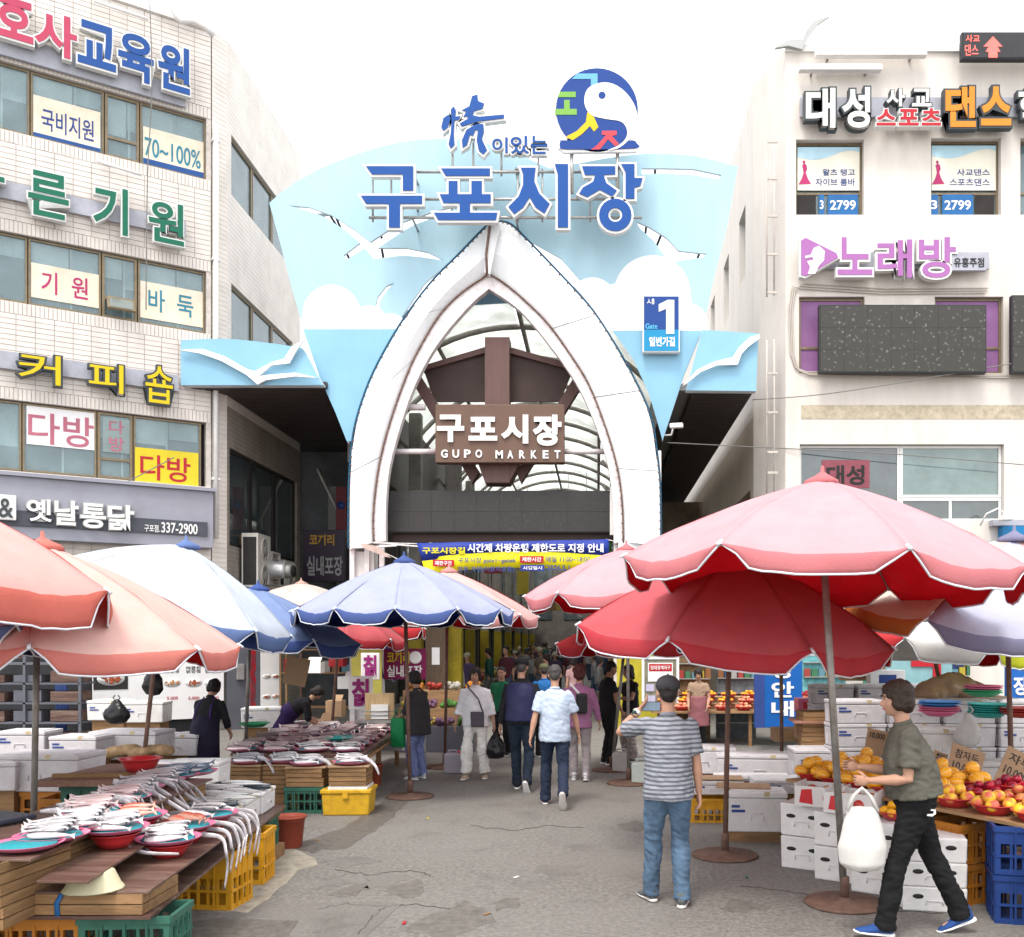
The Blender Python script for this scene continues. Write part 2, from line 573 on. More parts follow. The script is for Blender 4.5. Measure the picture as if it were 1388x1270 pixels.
# ------------------------------------------------------------------ left building
m_tile = M('cream_tile', (.63, .585, .54), .35, .10, 3, .05, 30, dirt=.25, dcol=(.36, .30, .25), dscale=.8, stretch=(1, 1, .5))
m_joint = M('tile_joint', (.50, .46, .42), .9, .2, 8, .3)
m_core = M('dark_interior', (.03, .028, .027), .9, .2, 2)
m_bronze = M('bronze_frame', (.20, .155, .095), .4, .15, 10, metal=.35, dirt=.3, dcol=(.06, .05, .04))
m_white = M('white_paint', (.72, .71, .69), .5, .05, 5, .1, 30, dirt=.2, dcol=(.42, .38, .34), dscale=2)
m_wfr = M('white_frame', (.66, .66, .64), .45, .06, 5)
m_glA = glass('pale_window_glass', (.24, .33, .35), .04, .62)
m_glB = glass('dark_window_glass', (.05, .065, .068), .05)
m_glG = glass('green_window_glass', (.10, .16, .15), .05)
m_rail = M('grey_rail', (.36, .37, .42), .5, .1, 6, dirt=.2)
m_steel = M('galvanised_steel', (.36, .36, .35), .45, .15, 20, metal=.6, dirt=.35, dcol=(.12, .06, .03), dscale=6)

FLO = Vector((-8.44, 21.0, 0)); FLR = atan2(.5531, .8331)
FL = Frame(FLO, FLR)
lb = thing('commercial_building', 'cream tiled four storey building with ribbon windows left of the gate', 'building', FLO, FLR)
ZA, ZB, ZC = (12.02, 13.36), (8.66, 10.02), (5.32, 6.72)
TOP = 15.35
mb = MB(); mb.prism([[(-9, 3.2), (-.02, 3.2), (-.02, TOP), (-9, TOP)]] + [[(-8.8, a), (-.12, a), (-.12, b), (-8.8, b)] for a, b in (ZA, ZB, ZC)], .0, .25)
mb.build('wall', m_joint, lb)
# tiles: real, with open joints, too fine to pick apart one by one
mb = MB()
def tile_rows(z0, z1, x0, x1, tw, th, g=.012):
    n = max(1, round((z1 - z0) / th)); h = (z1 - z0) / n
    c = max(1, round((x1 - x0) / tw)); w = (x1 - x0) / c
    for i in range(n):
        for j in range(c):
            d = .016 + R.uniform(-.003, .003)
            mb.bb(x0 + j * w + g / 2, x0 + (j + 1) * w - g / 2, -d, .0, z0 + i * h + g / 2, z0 + (i + 1) * h - g / 2)
XL = -8.98
for lo, hi in ((ZA[1], TOP), (ZB[1], ZA[0]), (ZC[1], ZB[0])):
    tile_rows(lo, lo + .24, XL, -.03, .075, .24)
    if hi < TOP: tile_rows(hi - .24, hi, XL, -.03, .075, .24); h2 = hi - .24
    else: h2 = hi
    tile_rows(lo + .24, h2, XL, -.03, .33, .105)
tile_rows(3.3, ZC[0], XL, -.03, .33, .105)
o = mb.build('wall_tiles', m_tile, lb); o['kind'] = 'stuff'
# building core and roof
u = Vector((-.8331, -.5531)); v = Vector((-.5531, .8331))
c0 = FLO.xy; sx, sy = -8.25, 21.35
pA = c0 + u * 9; pB = c0 + u * 9 + v * 6
core = [tuple(c0 + v * .3 + u * .1), (sx - .3, sy + .2), (sx - .3, 26.4), tuple(pB), tuple(pA + v * .3)]
MB().vprism(core, 0, TOP - .35).build('core', m_core, lb, world=True)
MB().vprism([tuple(c0 + v * .02 + u * .05), (sx - .05, sy), (sx - .05, 26.6), tuple(pB), tuple(pA + v * .02)], TOP - .3, TOP - .05).build('roof', m_joint, lb, world=True)
# side wall along the street
FS = Frame((sx, sy, 0), radians(90))
def side_wall(name, fr, poly, holes, mat_, parent, th=.25):
    mb = MB(); mb.prism([poly] + holes, 0, th)
    mb.v = [tuple(fr.m @ Vector(q)) for q in mb.v]
    return mb.build(name, mat_, parent, world=True)
m_tile2 = M('side_tile', (.72, .67, .61), .5, .1, 2, .0, dirt=.3, dcol=(.38, .33, .28), dscale=.7)
def add_tile_pattern(m):
    t = m.node_tree; p = t.nodes['Principled BSDF']; L = t.links.new
    tc = nn(t, 'ShaderNodeTexCoord'); mp = nn(t, 'ShaderNodeMapping'); mp.inputs['Rotation'].default_value = (radians(90), 0, 0)
    # rows of tile joints as relief
    sp = nn(t, 'ShaderNodeSeparateXYZ'); L(tc.outputs['Object'], sp.inputs[0])
    mm = nn(t, 'ShaderNodeMath', operation='MULTIPLY'); L(sp.outputs['Z'], mm.inputs[0]); mm.inputs[1].default_value = 9.5
    fr = nn(t, 'ShaderNodeMath', operation='FRACT'); L(mm.outputs[0], fr.inputs[0])
    r = nn(t, 'ShaderNodeMapRange'); r.inputs['From Min'].default_value = .0; r.inputs['From Max'].default_value = .14; L(fr.outputs[0], r.inputs[0])
    b = nn(t, 'ShaderNodeBump'); b.inputs['Strength'].default_value = .4; b.inputs['Distance'].default_value = .02
    L(r.outputs[0], b.inputs['Height']); L(b.outputs[0], p.inputs['Normal'])
    old = p.inputs['Base Color'].links[0].from_socket
    mx = nn(t, 'ShaderNodeMix', data_type='RGBA'); L(r.outputs[0], mx.inputs[0]); mx.inputs[6].default_value = (.50, .46, .42, 1)
    L(old, mx.inputs[7]); L(mx.outputs[2], p.inputs['Base Color'])
add_tile_pattern(m_tile2)
m_tile3 = M('grey_brown_tile', (.30, .27, .235), .6, .15, 2, .0, dirt=.4, dcol=(.12, .1, .08), dscale=.9)  # grey-brown tile of the side wall below the soffit
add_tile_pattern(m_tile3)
side_wall('side_wall', FS, [(0, 7.2), (5.25, 7.2), (5.25, TOP), (0, TOP)], [[(.25, a), (4.6, a), (4.6, b), (.25, b)] for a, b in (ZA, ZB)], m_tile2, lb)
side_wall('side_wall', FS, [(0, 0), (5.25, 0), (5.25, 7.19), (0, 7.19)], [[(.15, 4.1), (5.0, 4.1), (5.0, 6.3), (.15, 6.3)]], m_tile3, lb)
# chamfered corner strip
a = c0; b_ = Vector((sx, sy))
MB().vprism([tuple(a), tuple(b_), tuple(b_ + Vector((-.3, .1))), tuple(a + v * .3)], 0, TOP).build('corner_strip', m_tile2, lb, world=True)
# drain pipe on the corner
pp = MB(); pp.tube([(0.06, -.09, z) for z in (4.2, 8, 13.2)], .055, 8); pp.build('drain_pipe', m_wfr, lb)
for z in (5.5, 7.9, 10.3, 12.9): MB().box((.06, -.05, z), (.16, .14, .05)).build('pipe_bracket', m_wfr, lb)
# parapet cornice with a curved gull like trim
cm = MB(); cm.bb(-9, -.0, -.07, .0, TOP - .08, TOP + .04); cm.build('coping', m_white, lb)
tr = [FL.hit(x, y, .3) for x, y in [(222, -20), (232, 2), (238, 20), (244, 28), (262, 28), (278, 36), (290, 48)]]
MB().tube([(x, -.3, z) for x, z in tr], .07, 8).build('curved_trim', m_white, lb)
# fluorescent sign lights
for (x0, y0, x1, y1) in ((128, 1, 201, 26), (131, 218, 192, 237)):
    p0 = FL.hit(x0, y0, .2); p1 = FL.hit(x1, y1, .2)
    MB().tube([(p0[0], -.2, p0[1]), (p1[0], -.2, p1[1])], .035, 6).build('lamp_tube', m_white, lb)

def window(fr, parent, x0, x1, z0, z1, mf, mg, fw=.05, y=.06, split=None, name='window', d=.07, vsplit=None):
    """frame with one pane per opening, the glass set back; split = z of a transom, vsplit = x of a mullion"""
    mb = MB()
    mb.prism([[(x0, z0), (x1, z0), (x1, z1), (x0, z1)], [(x0 + fw, z0 + fw), (x1 - fw, z0 + fw), (x1 - fw, z1 - fw), (x0 + fw, z1 - fw)]], y, y + d)
    if split: mb.bb(x0 + fw, x1 - fw, y + .005, y + d, split - fw / 2, split + fw / 2)
    if vsplit: mb.bb(vsplit - fw / 2, vsplit + fw / 2, y + .008, y + d - .003, z0 + fw, z1 - fw)
    def put(b, nm, m_, par):
        if fr is not None: b.v = [tuple(fr.m @ Vector(q)) for q in b.v]
        return b.build(nm, m_, par, world=fr is not None)
    w = put(mb, name, mf, parent)
    zs = [z0 + fw] + ([split - fw / 2, split + fw / 2] if split else []) + [z1 - fw]
    for i in range(0, len(zs), 2):
        g = MB().bb(x0 + fw, x1 - fw, y + .03, y + .045, zs[i], zs[i + 1])
        put(g, 'pane', mg, w)
    return w

m_blind = M('window_blind', (.80, .81, .80), .7, .08, 4, stretch=(1, 1, 8)); m_blind2 = M('window_curtain', (.60, .66, .66), .8, .2, 6, stretch=(9, 1, 1))
def ribbon(px_edges, zr, big):
    xs = [FL.hit(p, 400)[0] for p in px_edges]
    xs = [-7.9, -6.6, -5.3] + xs if True else xs
    for i in range(len(xs) - 1):
        w_ = xs[i + 1] - xs[i]
        narrow = w_ < .95 and i >= 3
        sp = zr[0] + .42 if narrow or (i == 2) else None
        window(None, lb, xs[i] + .01, xs[i + 1] - .01, zr[0] + .02, zr[1] - .02, m_bronze, m_glA, .05 if narrow else .035, .07, sp)
        # blinds, curtains and room edges a hand's width behind the glass
        a, b, k = xs[i] + .06, xs[i + 1] - .06, R.random()
        top = zr[1] - .04; low = zr[1] - .12 - R.uniform(.25, .8)
        MB().bb(a, a + (b - a) * (.45 + .2 * k), .17, .18, low, top).build('blind', m_blind, lb)
        MB().bb(a + (b - a) * (.5 + .2 * k), b, .20, .21, low + R.uniform(-.3, .2), top).build('blind', m_blind2, lb)
        MB().bb(a + (b - a) * (.42 + .3 * k), a + (b - a) * (.42 + .3 * k) + .04, .14, .16, zr[0] + .05, top).build('inner_mullion', m_wfr, lb)
ribbon([-58, 41, 142, 190, 280], ZA, 0)
ribbon([-60, 38, 138, 187, 279], ZB, 0)
ribbon([-62, 30, 132, 181, 274], ZC, 0)
# a tilted open awning sash on the third floor
x0, z0 = FL.hit(145, 423, .1); x1, z1 = FL.hit(183, 402, .1)
MB().box(((x0 + x1) / 2, -.10, (z0 + z1) / 2), (x1 - x0, .05, .34), tilt=(radians(-32), 0, 0)).build('awning_sash', m_bronze, lb)
MB().box(((x0 + x1) / 2, -.135, (z0 + z1) / 2 - .005), (x1 - x0 - .09, .03, .25), tilt=(radians(-32), 0, 0)).build('pane', m_glA, lb)
# curtains and blinds seen in the windows are strips behind the glass colour; side windows
for (a, b) in (ZA, ZB):
    for x0, x1 in ((.3, 1.7), (1.75, 3.1), (3.15, 4.55)):
        window(FS, lb, x0, x1, a + .02, b - .02, m_bronze, m_glA, .05)
for x0, x1 in ((.2, 1.6), (1.65, 3.3), (3.35, 4.95)):
    window(FS, lb, x0, x1, 4.12, 6.28, m_core, m_glB, .06)

# --- films and posters in the windows
m_cream = M('cream_film', (.72, .63, .49), .6, .12, 5, dirt=.3, dcol=(.8, .78, .75), dscale=3)
m_film = M('white_film', (.74, .74, .73), .5, .05, 3)
m_blue = M('sign_blue', (.015, .07, .24), .35, .08, 4)
m_navy = M('navy_print', (.03, .06, .22), .5, .05, 4)
m_pinkp = M('pink_print', (.40, .03, .13), .5, .05, 4)
m_pinkl = M('pale_pink_print', (.42, .13, .18), .5, .05, 4)
m_teal = M('teal_print', (.03, .20, .28), .5, .05, 4)
m_red = M('red_print', (.40, .015, .025), .5, .05, 4)
m_yel = M('yellow_paint', (.62, .50, .02), .4, .06, 5)
m_green = M('green_letter', (.006, .12, .07), .4, .05, 5)
m_black = M('black_paint', (.02, .02, .022), .45, .1, 5)
m_lrim = M('letter_rim', (.66, .67, .65), .45, .06, 5, dirt=.25, dcol=(.35, .32, .3), dscale=5)
m_drim = M('dark_letter_rim', (.045, .055, .06), .45, .1, 5)
def film(fr, parent, rect, mat_, y=.06, texts=(), strips=(), label=None, name='window_film'):
    x0, x1, z0, z1 = fbox(fr, *rect, -y)
    o = MB().bb(x0, x1, y, y + .006, z0, z1).build(name, mat_, parent)
    if label: o['label'] = label
    for (r, m_) in strips:
        a = fbox(fr, *r, -y); MB().bb(x0 + .003, x1 - .003, y - .004, y + .001, a[2], a[3]).build('strip', m_, o)
    for (s_, r, m_) in texts:
        b = fbox(fr, *r, -y); letter_mb(s_, b, y - .006, .004, .012).build('lettering', m_, o)
    return o
film(FL, lb, (45, 140, 136, 208), m_cream, .085, [('국비지원', (56, 155, 127, 184), m_navy)], [((46, 178 + 12, 135, 200), m_blue)], 'torn cream film reading in blue letters above a blue strip')
film(FL, lb, (194, 182, 277, 240), m_cream, .085, [('70~100%', (196, 195, 272, 220), m_teal)], [((195, 224, 276, 238), m_blue)], 'cream film with percentage figures')
film(FL, lb, (42, 364, 134, 410), m_cream, .085, [('기  원', (56, 372, 119, 402), m_pinkp)], label='cream film with two pink letters')
film(FL, lb, (190, 388, 275, 437), m_cream, .085, [('바  둑', (201, 396, 262, 426), m_teal)], label='cream film with two teal letters')
film(FL, lb, (36, 553, 130, 606), m_film, .085, [('다방', (38, 562, 127, 604), m_pinkl)])
film(FL, lb, (139, 568, 178, 614), m_glG, .085, [('다', (148, 570, 168, 588), m_pinkl), ('방', (148, 592, 168, 612), m_pinkl)])
film(FL, lb, (183, 610, 269, 659), m_yel, .03, [('다방', (190, 618, 258, 652), m_red)], label='yellow window panel with red letters')

# --- channel letter signs
def rail(fr, parent, a, b, h, y=-.12, mat_=None):
    p0 = fr.hit(*a); p1 = fr.hit(*b)
    return MB().bb(p0[0], p1[0], y, y + .06, p0[1] - h / 2, p0[1] + h / 2).build('rail', mat_ or m_rail, parent)
def fl(px0, py0, px1, py1, off=.3): return fbox(FL, px0, py0, px1, py1, off)
def sign(name, label, fr, cat='sign', group=None):
    return thing(name, label, cat, fr.o, fr.rz, group)
s1 = sign('letter_sign', 'pink and blue channel letter sign under the roof of the tiled building', FL)
m_pk = M('pink_letter', (.42, .05, .10), .4, .05, 5)
m_bl = M('blue_letter', (.012, .065, .25), .4, .05, 5)
rail(FL, s1, (-60, 45), (250, 108), .42)
letters(s1, [('호', fl(-8, -10, 45, 54)), ('사', fl(47, 19, 104, 76))], -.34, .14, m_pk, m_lrim, .03, .065)
letters(s1, [('교', fl(105, 33, 157, 92)), ('육', fl(160, 48, 208, 110)), ('원', fl(214, 62, 257, 124))], -.34, .14, m_bl, m_lrim, .03, .065)
s2 = sign('letter_sign', 'green channel letter sign between third and fourth floor of the tiled building', FL)
rail(FL, s2, (-60, 245), (250, 303), .34)
letters(s2, [('바', fl(-52, 213, 6, 272)), ('른', fl(38, 235, 93, 295)), ('기', fl(126, 253, 173, 316)), ('원', fl(201, 274, 249, 330))], -.34, .14, m_green, m_lrim, .02, .05)
s3 = sign('letter_sign', 'yellow channel letter sign with black outlines above the second floor windows', FL)
rail(FL, s3, (-40, 483), (241, 530), .34)
letters(s3, [('커', fl(25, 480, 82, 520)), ('피', fl(120, 493, 167, 532)), ('숍', fl(197, 497, 234, 547))], -.34, .14, M('yellow_letter', (.60, .44, .005), .4, .05, 5), m_drim, .006, .05)
# grey fascia with the chicken shop name
m_fas = M('grey_fascia', (.27, .275, .32), .5, .08, 2, dirt=.3, dcol=(.16, .16, .17), dscale=1.2)
s4 = sign('shop_fascia', 'grey shop fascia with white rounded letters and phone plate above the left stalls', FL)
x1, z1 = FL.hit(289, 667, .35); _, z0 = FL.hit(287, 743, .35)
MB().bb(-9, x1, -.38, -.02, z0, z1).build('panel', m_fas, s4, bevel=.01)
MB().bb(-9, x1 + .04, -.46, .0, z1, z1 + .07).build('ledge', m_fas, s4)
_, zb = FL.hit(200, 712, .4); xq, _ = FL.hit(281, 712, .4)
MB().bb(-9, xq, -.42, -.38, zb - .16, zb + .14).build('dark_band', M('charcoal_panel', (.06, .065, .08), .5), s4)
m_wl = M('white_letter', (.75, .75, .73), .4, .04, 5, emit=0)
letters(s4, [(c, fl(*b, .45)) for c, b in (('옛', (36, 677, 70, 707)), ('날', (74, 679, 106, 712)), ('통', (109, 683, 143, 716)), ('닭', (146, 685, 181, 719)))], -.5, .08, m_wl, M('letter_shadow_rim', (.4, .4, .38), .5), .02, .05, .03)  # mid grey rim around the white letters
b = fl(-6, 671, 22, 705, .45); MB().bb(b[0], b[1], -.5, -.42, b[2], b[3]).build('logo_tile', m_wl, s4, bevel=.02)
letter_mb('&', fl(-2, 676, 18, 702, .45), -.52, .02, .01).build('ampersand', m_drim, s4)
letter_mb('구포점.', fl(196, 711, 217, 721, .45), -.435, .01, .01).build('lettering', m_wl, s4)
letter_mb('337-2900', fl(219, 709, 268, 723, .45), -.435, .01, .012).build('lettering', m_wl, s4)
# ground floor shop front (behind the stalls)
m_gdoor = M('grey_metal_door', (.10, .105, .125), .5, .1, 3, dirt=.3)
gf = MB(); gf.bb(-9, -.1, .0, .15, 0, 3.2); gf.build('shop_front', M('shop_front_paint', (.025, .025, .028), .6, .2, 2), lb)
# menu boards
def food(mb_rng, parent, x, z, r, y, c, nm='dish_picture'):
    o = MB().lathe([(0, -.0), (r, -.0), (r * 1.0, .004)], (0, 0, 0), 20)
    o.v = [(q[0] + x, y - q[2], q[1] * .55 + z) for q in o.v]
    o.f = [tuple(f) for f in o.f]
    a = o.build(nm, m_film, parent)
    o2 = MB()
    for k in range(16):
        t = R.uniform(0, 6.28); q = R.uniform(0, .72) * r
        o2.ell((x + cos(t) * q, y - .006, z + sin(t) * q * .5), (r * .2, .006, r * .13), 6, 4, rot=Matrix.Rotation(R.uniform(0, 3), 3, 'Y'))
    o2.build('food', c, a)
m_meat = M('braised_meat_print', (.33, .09, .04), .4, .4, 30)
m_meat2 = M('noodle_print', (.45, .22, .10), .4, .4, 30)
m_rice = M('rice_cake_print', (.5, .45, .38), .4, .3, 30)
mnb = thing('menu_board', 'large white menu board with round dish pictures behind the fish stall', 'menu board', FLO, FLR)
b = fbox(FL, 124, 880, 303, 976, .1)
MB().bb(b[0], b[1], -.12, -.06, b[2] + .0, b[3] + .25).build('board', m_film, mnb)
MB().bb(fl(200, 0, 303, 0, .1)[0], b[1] - .01, -.13, -.12, b[3] + .02, b[3] + .24).build('red_header', m_red, mnb)
for px_, c in ((233, m_meat2), (262, m_meat), (288, m_rice)):
    x, z = FL.hit(px_, 925, .1); food(None, mnb, x, z, .17, -.125, c)
    letter_mb('매콤한\n닭강정', fbox(FL, px_ - 10, 903, px_ + 10, 912, .1), -.126, .003, .01).build('lettering', m_black, mnb)
    letter_mb('5,000', fbox(FL, px_ - 7, 944, px_ + 8, 949, .1), -.126, .003, .01).build('lettering', m_red, mnb)
x, z = FL.hit(150, 920, .1); MB().bb(x - .32, x + .32, -.13, -.12, z - .22, z + .25).build('photo_panel', m_core, mnb)
food(None, mnb, x, z, .26, -.135, m_meat)
gdr = thing('metal_door', 'dark grey metal door with a meter box beside the menu board', 'door', FLO, FLR)
b = fbox(FL, 307, 880, 362, 1000, .1)
MB().bb(b[0], b[1], -.12, -.03, 0, 2.3).build('leaf', m_gdoor, gdr)
MB().bb(b[0] + .2, b[0] + .36, -.2, -.12, 1.1, 1.45).build('meter_box', m_steel, gdr, bevel=.01)
letter_mb('닭강정전문', (b[0] + .5, b[0] + .62, .4, 1.9), -.13, .008, .01).build('lettering', m_red, gdr)
mn2 = thing('menu_board', 'narrow white menu board with a red header beside the grey metal door', 'menu board', FLO, FLR)
b = fbox(FL, 353, 880, 380, 965, .2)
MB().bb(b[0], b[1], -.25, -.2, b[2], b[3] + .3).build('board', m_film, mn2)
MB().bb(b[0], b[1], -.26, -.25, b[3] - .05, b[3] + .1).build('red_header', m_red, mn2)
for k in range(4):
    food(None, mn2, b[0] + (b[1] - b[0]) * (.27 if k % 2 == 0 else .73), b[2] + .35 + .45 * (k // 2), .09, -.256, (m_meat, m_meat2, m_rice, m_meat)[k])
# fire escape clutter: air conditioners on the side wall
def ac_unit(label, Y, z, fans, w=.85, dpt=.38):
    t = thing('air_conditioner', label, 'air conditioner', (sx + .28, Y, z), radians(90))
    h = .62 * fans + .04
    MB().bb(-w / 2, w / 2, -dpt / 2, dpt / 2, 0, h).build('casing', m_cas, t, bevel=.012)
    for k in range(fans):
        zc = .33 + .62 * k
        MB().lathe([(.25, 0), (.25, .03), (.23, .03), (.23, 0)], (0, 0, 0), 24).build('fan_ring', m_cas, t, loc=(0, -dpt / 2, zc), rot=(radians(90), 0, 0))
        g = MB()
        for q in range(4): g.lathe([(.05 + .045 * q, .02), (.056 + .045 * q, .026), (.062 + .045 * q, .02)], (0, 0, 0), 20)
        for q in range(8): g.box((cos(q * pi / 4) * .12, sin(q * pi / 4) * .12, .022), (.2, .008, .006), q * pi / 4)
        g.build('grille', m_cas, t, loc=(0, -dpt / 2, zc), rot=(radians(90), 0, 0))
        MB().lathe([(.0, .004), (.225, .004), (.225, .008)], (0, 0, 0), 20).build('fan', m_core, t, loc=(0, -dpt / 2, zc), rot=(radians(90), 0, 0))
    MB().box((-w / 2 - .002, 0, h / 2), (.01, dpt * .8, h * .86)).build('coil', m_core, t)
    MB().bb(-w / 2, w / 2, -dpt / 2 + .02, dpt / 2, -.06, 0).build('bracket', m_steel, t)
    return t
m_cas = M('ac_casing', (.52, .50, .46), .45, .08, 3, dirt=.3, dcol=(.25, .22, .18), dscale=3)
ac_unit('tall twin fan air conditioner on the shaded side wall', 22.4, 3.15, 2)
ac_unit('smaller air conditioner beside the twin fan one on the shaded side wall', 24.3, 3.3, 1, .8)
# louvre vent cover
lv = thing('louvre_panel', 'white louvred panel between the air conditioners', 'vent', (sx + .25, 23.3, 3.3), radians(90))
MB().prism([[(-.3, 0), (.3, 0), (.3, .8), (-.3, .8)], [(-.26, .04), (.26, .04), (.26, .76), (-.26, .76)]], -.2, -.12).build('frame', m_cas, lv)
for k in range(9): MB().box((0, -.15, .08 + k * .08), (.52, .06, .02), tilt=(radians(-35), 0, 0)).build('slat', m_cas, lv)
# silver duct
dct = thing('exhaust_duct', 'thick silver insulated exhaust duct with open end beside the air conditioners', 'duct', tuple(W(372, 773, 57)))
m_foil = M('foil_duct', (.62, .63, .64), .35, .12, 5, .6, 18, metal=.55)
MB().tube([(-.55, .1, .05), (-.2, .05, .03), (.2, .0, 0), (.28, 0, 0)], [.2, .205, .2, .19], 18).build('pipe', m_foil, dct)
MB().tube([(.2, 0, 0), (.34, -.02, -.01), (.46, -.05, -.02)], [.17, .175, .17], 18).build('elbow', m_steel, dct)
MB().lathe([(.001, 0), (.14, 0), (.14, .01)], (0, 0, 0), 18).build('mouth', m_core, dct, loc=(.465, -.055, -.02), rot=(0, radians(90), radians(-10)))
aw = MB(); aw.box((0, 0, 0), (2.6, 1.0, .05), tilt=(radians(12), radians(8), 0)); aw.box((0, -.5, -.15), (2.6, .05, .12), tilt=(0, radians(8), 0))
solo('awning', aw, M('dark_awning', (.07, .065, .06), .6, .3, 4), 'low dark awning under the exhaust duct', 'awning', loc=tuple(W(365, 800, 59)))
jb = MB(); jb.bb(-.1, .1, -.05, .05, -.13, .13); jb.tube([(0, 0, -.13), (.03, 0, -.3), (-.05, 0, -.4)], .012, 6)
solo('junction_box', jb, m_cas, 'cream electrical junction box at the end of the grey fascia', 'electrical box', loc=tuple(W(291, 754, 61)), bevel=.01)
# ================================================================== right building
FR = Frame((3.8, 20.97, 0), 0)
RT = 14.92
rb = thing('commercial_building', 'smooth cream rendered building with window signs and screens right of the gate', 'building', FR.o, 0)
m_ren = M('cream_render', (.60, .56, .515), .75, .06, 1.5, .12, 60, dirt=.3, dcol=(.42, .37, .31), dscale=.5, stretch=(2.6, 2.6, .7))
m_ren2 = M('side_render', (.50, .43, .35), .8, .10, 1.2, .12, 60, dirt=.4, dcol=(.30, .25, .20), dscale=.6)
def fr(*a, off=0): return fbox(FR, *a, off)
def rect(b): return [(b[0], b[2]), (b[1], b[2]), (b[1], b[3]), (b[0], b[3])]
W1, W2, W3 = fr(1079, 189, 1171, 291), fr(1262, 187, 1357, 291), fr(1383, 187, 1470, 291)
P1, P2 = fr(1083, 402, 1172, 506), fr(1267, 402, 1360, 506)
B1 = fr(1084, 602, 1361, 707)
x0 = 4.11 - 3.8
mb = MB(); mb.prism([[(x0, 0), (14, 0), (14, RT), (x0, RT)]] + [rect(w) for w in (W1, W2, W3, P1, P2, B1)], 0, .3)
mb.build('wall', m_ren, rb)
MB().vprism([(4.11, 20.975), (3.64, 22.4), (3.9, 22.5), (4.35, 21.2)], 0, RT).build('chamfer_wall', m_ren, rb, world=True)
FRS = Frame((3.64, 22.4, 0), radians(-90))     # local x runs toward the camera, outward is -X
def zat(px, py, X):      # a pixel on the side wall plane
    s = (px - PX) / X
    return (-(F / s - 22.4), 2 + (PY - py) / s)
holes = []
for (xa, ya, xb, yb) in ((978, 220, 985, 330), (996, 215, 1005, 300)):
    pass
hz = [(12.1, 13.1), (8.9, 10.3)]
holes = [[(-x - 1.1, a), (-x, a), (-x, b), (-x - 1.1, b)] for x in (1.2, 4.2, 7.4) for a, b in ((11.0, 12.7), (8.0, 9.4))]
mb = MB(); mb.prism([[(-19, 7.2), (0, 7.2), (0, RT), (-19, RT)]] + holes, 0, .3)
mb.v = [tuple(FRS.m @ Vector(q)) for q in mb.v]; mb.build('side_wall', m_ren, rb, world=True)
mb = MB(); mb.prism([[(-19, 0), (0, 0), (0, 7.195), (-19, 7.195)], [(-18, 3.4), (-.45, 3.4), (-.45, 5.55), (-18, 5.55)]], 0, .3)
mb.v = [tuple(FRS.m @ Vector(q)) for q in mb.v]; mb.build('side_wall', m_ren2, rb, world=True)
for k in range(9):
    x1 = -.47 - k * 1.94
    window(FRS, rb, x1 - 1.9, x1, 3.42, 5.53, m_core, m_glB, .06, .18, split=5.0)
for h in holes:
    xs = [q[0] for q in h]; zs = [q[1] for q in h]
    window(FRS, rb, min(xs) + .01, max(xs) - .01, min(zs) + .01, max(zs) - .01, m_wfr, m_glA, .05, .16)
MB().vprism([(4.2, 21.3), (4.0, 22.6), (4.0, 41.2), (17.5, 41.2), (17.5, 21.3)], 0, RT - .3).build('core', m_core, rb, world=True)
MB().vprism([(4.15, 21.25), (3.95, 22.6), (3.95, 41.3), (17.6, 41.3), (17.6, 21.25)], RT - .28, RT - .1).build('roof', m_joint, rb, world=True)
MB().bb(x0 - .02, 14, -.06, .0, RT - .1, RT + .05).build('coping', m_white, rb)
# windows
def rwin(w, **k): return window(None, rb, w[0] + .01, w[1] - .01, w[2] + .01, w[3] - .01, m_bronze, m_glA, .045, .16, **k)
zt = FR.hit(1120, 258)[1]
rwin(W1, split=zt, vsplit=None); rwin(W2, split=zt); rwin(W3, split=zt)
m_purp = M('purple_panel', (.24, .11, .26), .5, .12, 2.5, dirt=.3, dcol=(.25, .12, .28), dscale=2)
for w in (P1, P2):
    window(None, rb, w[0] + .01, w[1] - .01, w[2] + .01, w[3] - .01, m_bronze, m_purp, .05, .1, split=FR.hit(1120, 470)[1])
xm = FR.hit(1223, 650)[0]; zl = FR.hit(1223, 672)[1]
window(None, rb, B1[0] + .01, xm - .02, B1[2] + .02, B1[3] - .01, m_wfr, m_glB, .05, .12)
window(None, rb, xm - .01, B1[1] - .01, zl - .02, B1[3] - .01, m_wfr, m_glG, .06, .12)
window(None, rb, xm - .01, B1[1] - .01, B1[2] + .02, zl - .03, m_wfr, m_glB, .06, .12, vsplit=FR.hit(1291, 650)[0])
o = MB().bb(*fr(1116, 622, 1181, 660)[:2], .13, .14, *fr(1116, 622, 1181, 660)[2:]).build('window_sticker', M('faded_red', (.22, .06, .08), .5), rb)
letter_mb('대성', fr(1122, 629, 1174, 656), .122, .004, .03).build('lettering', m_core, o)
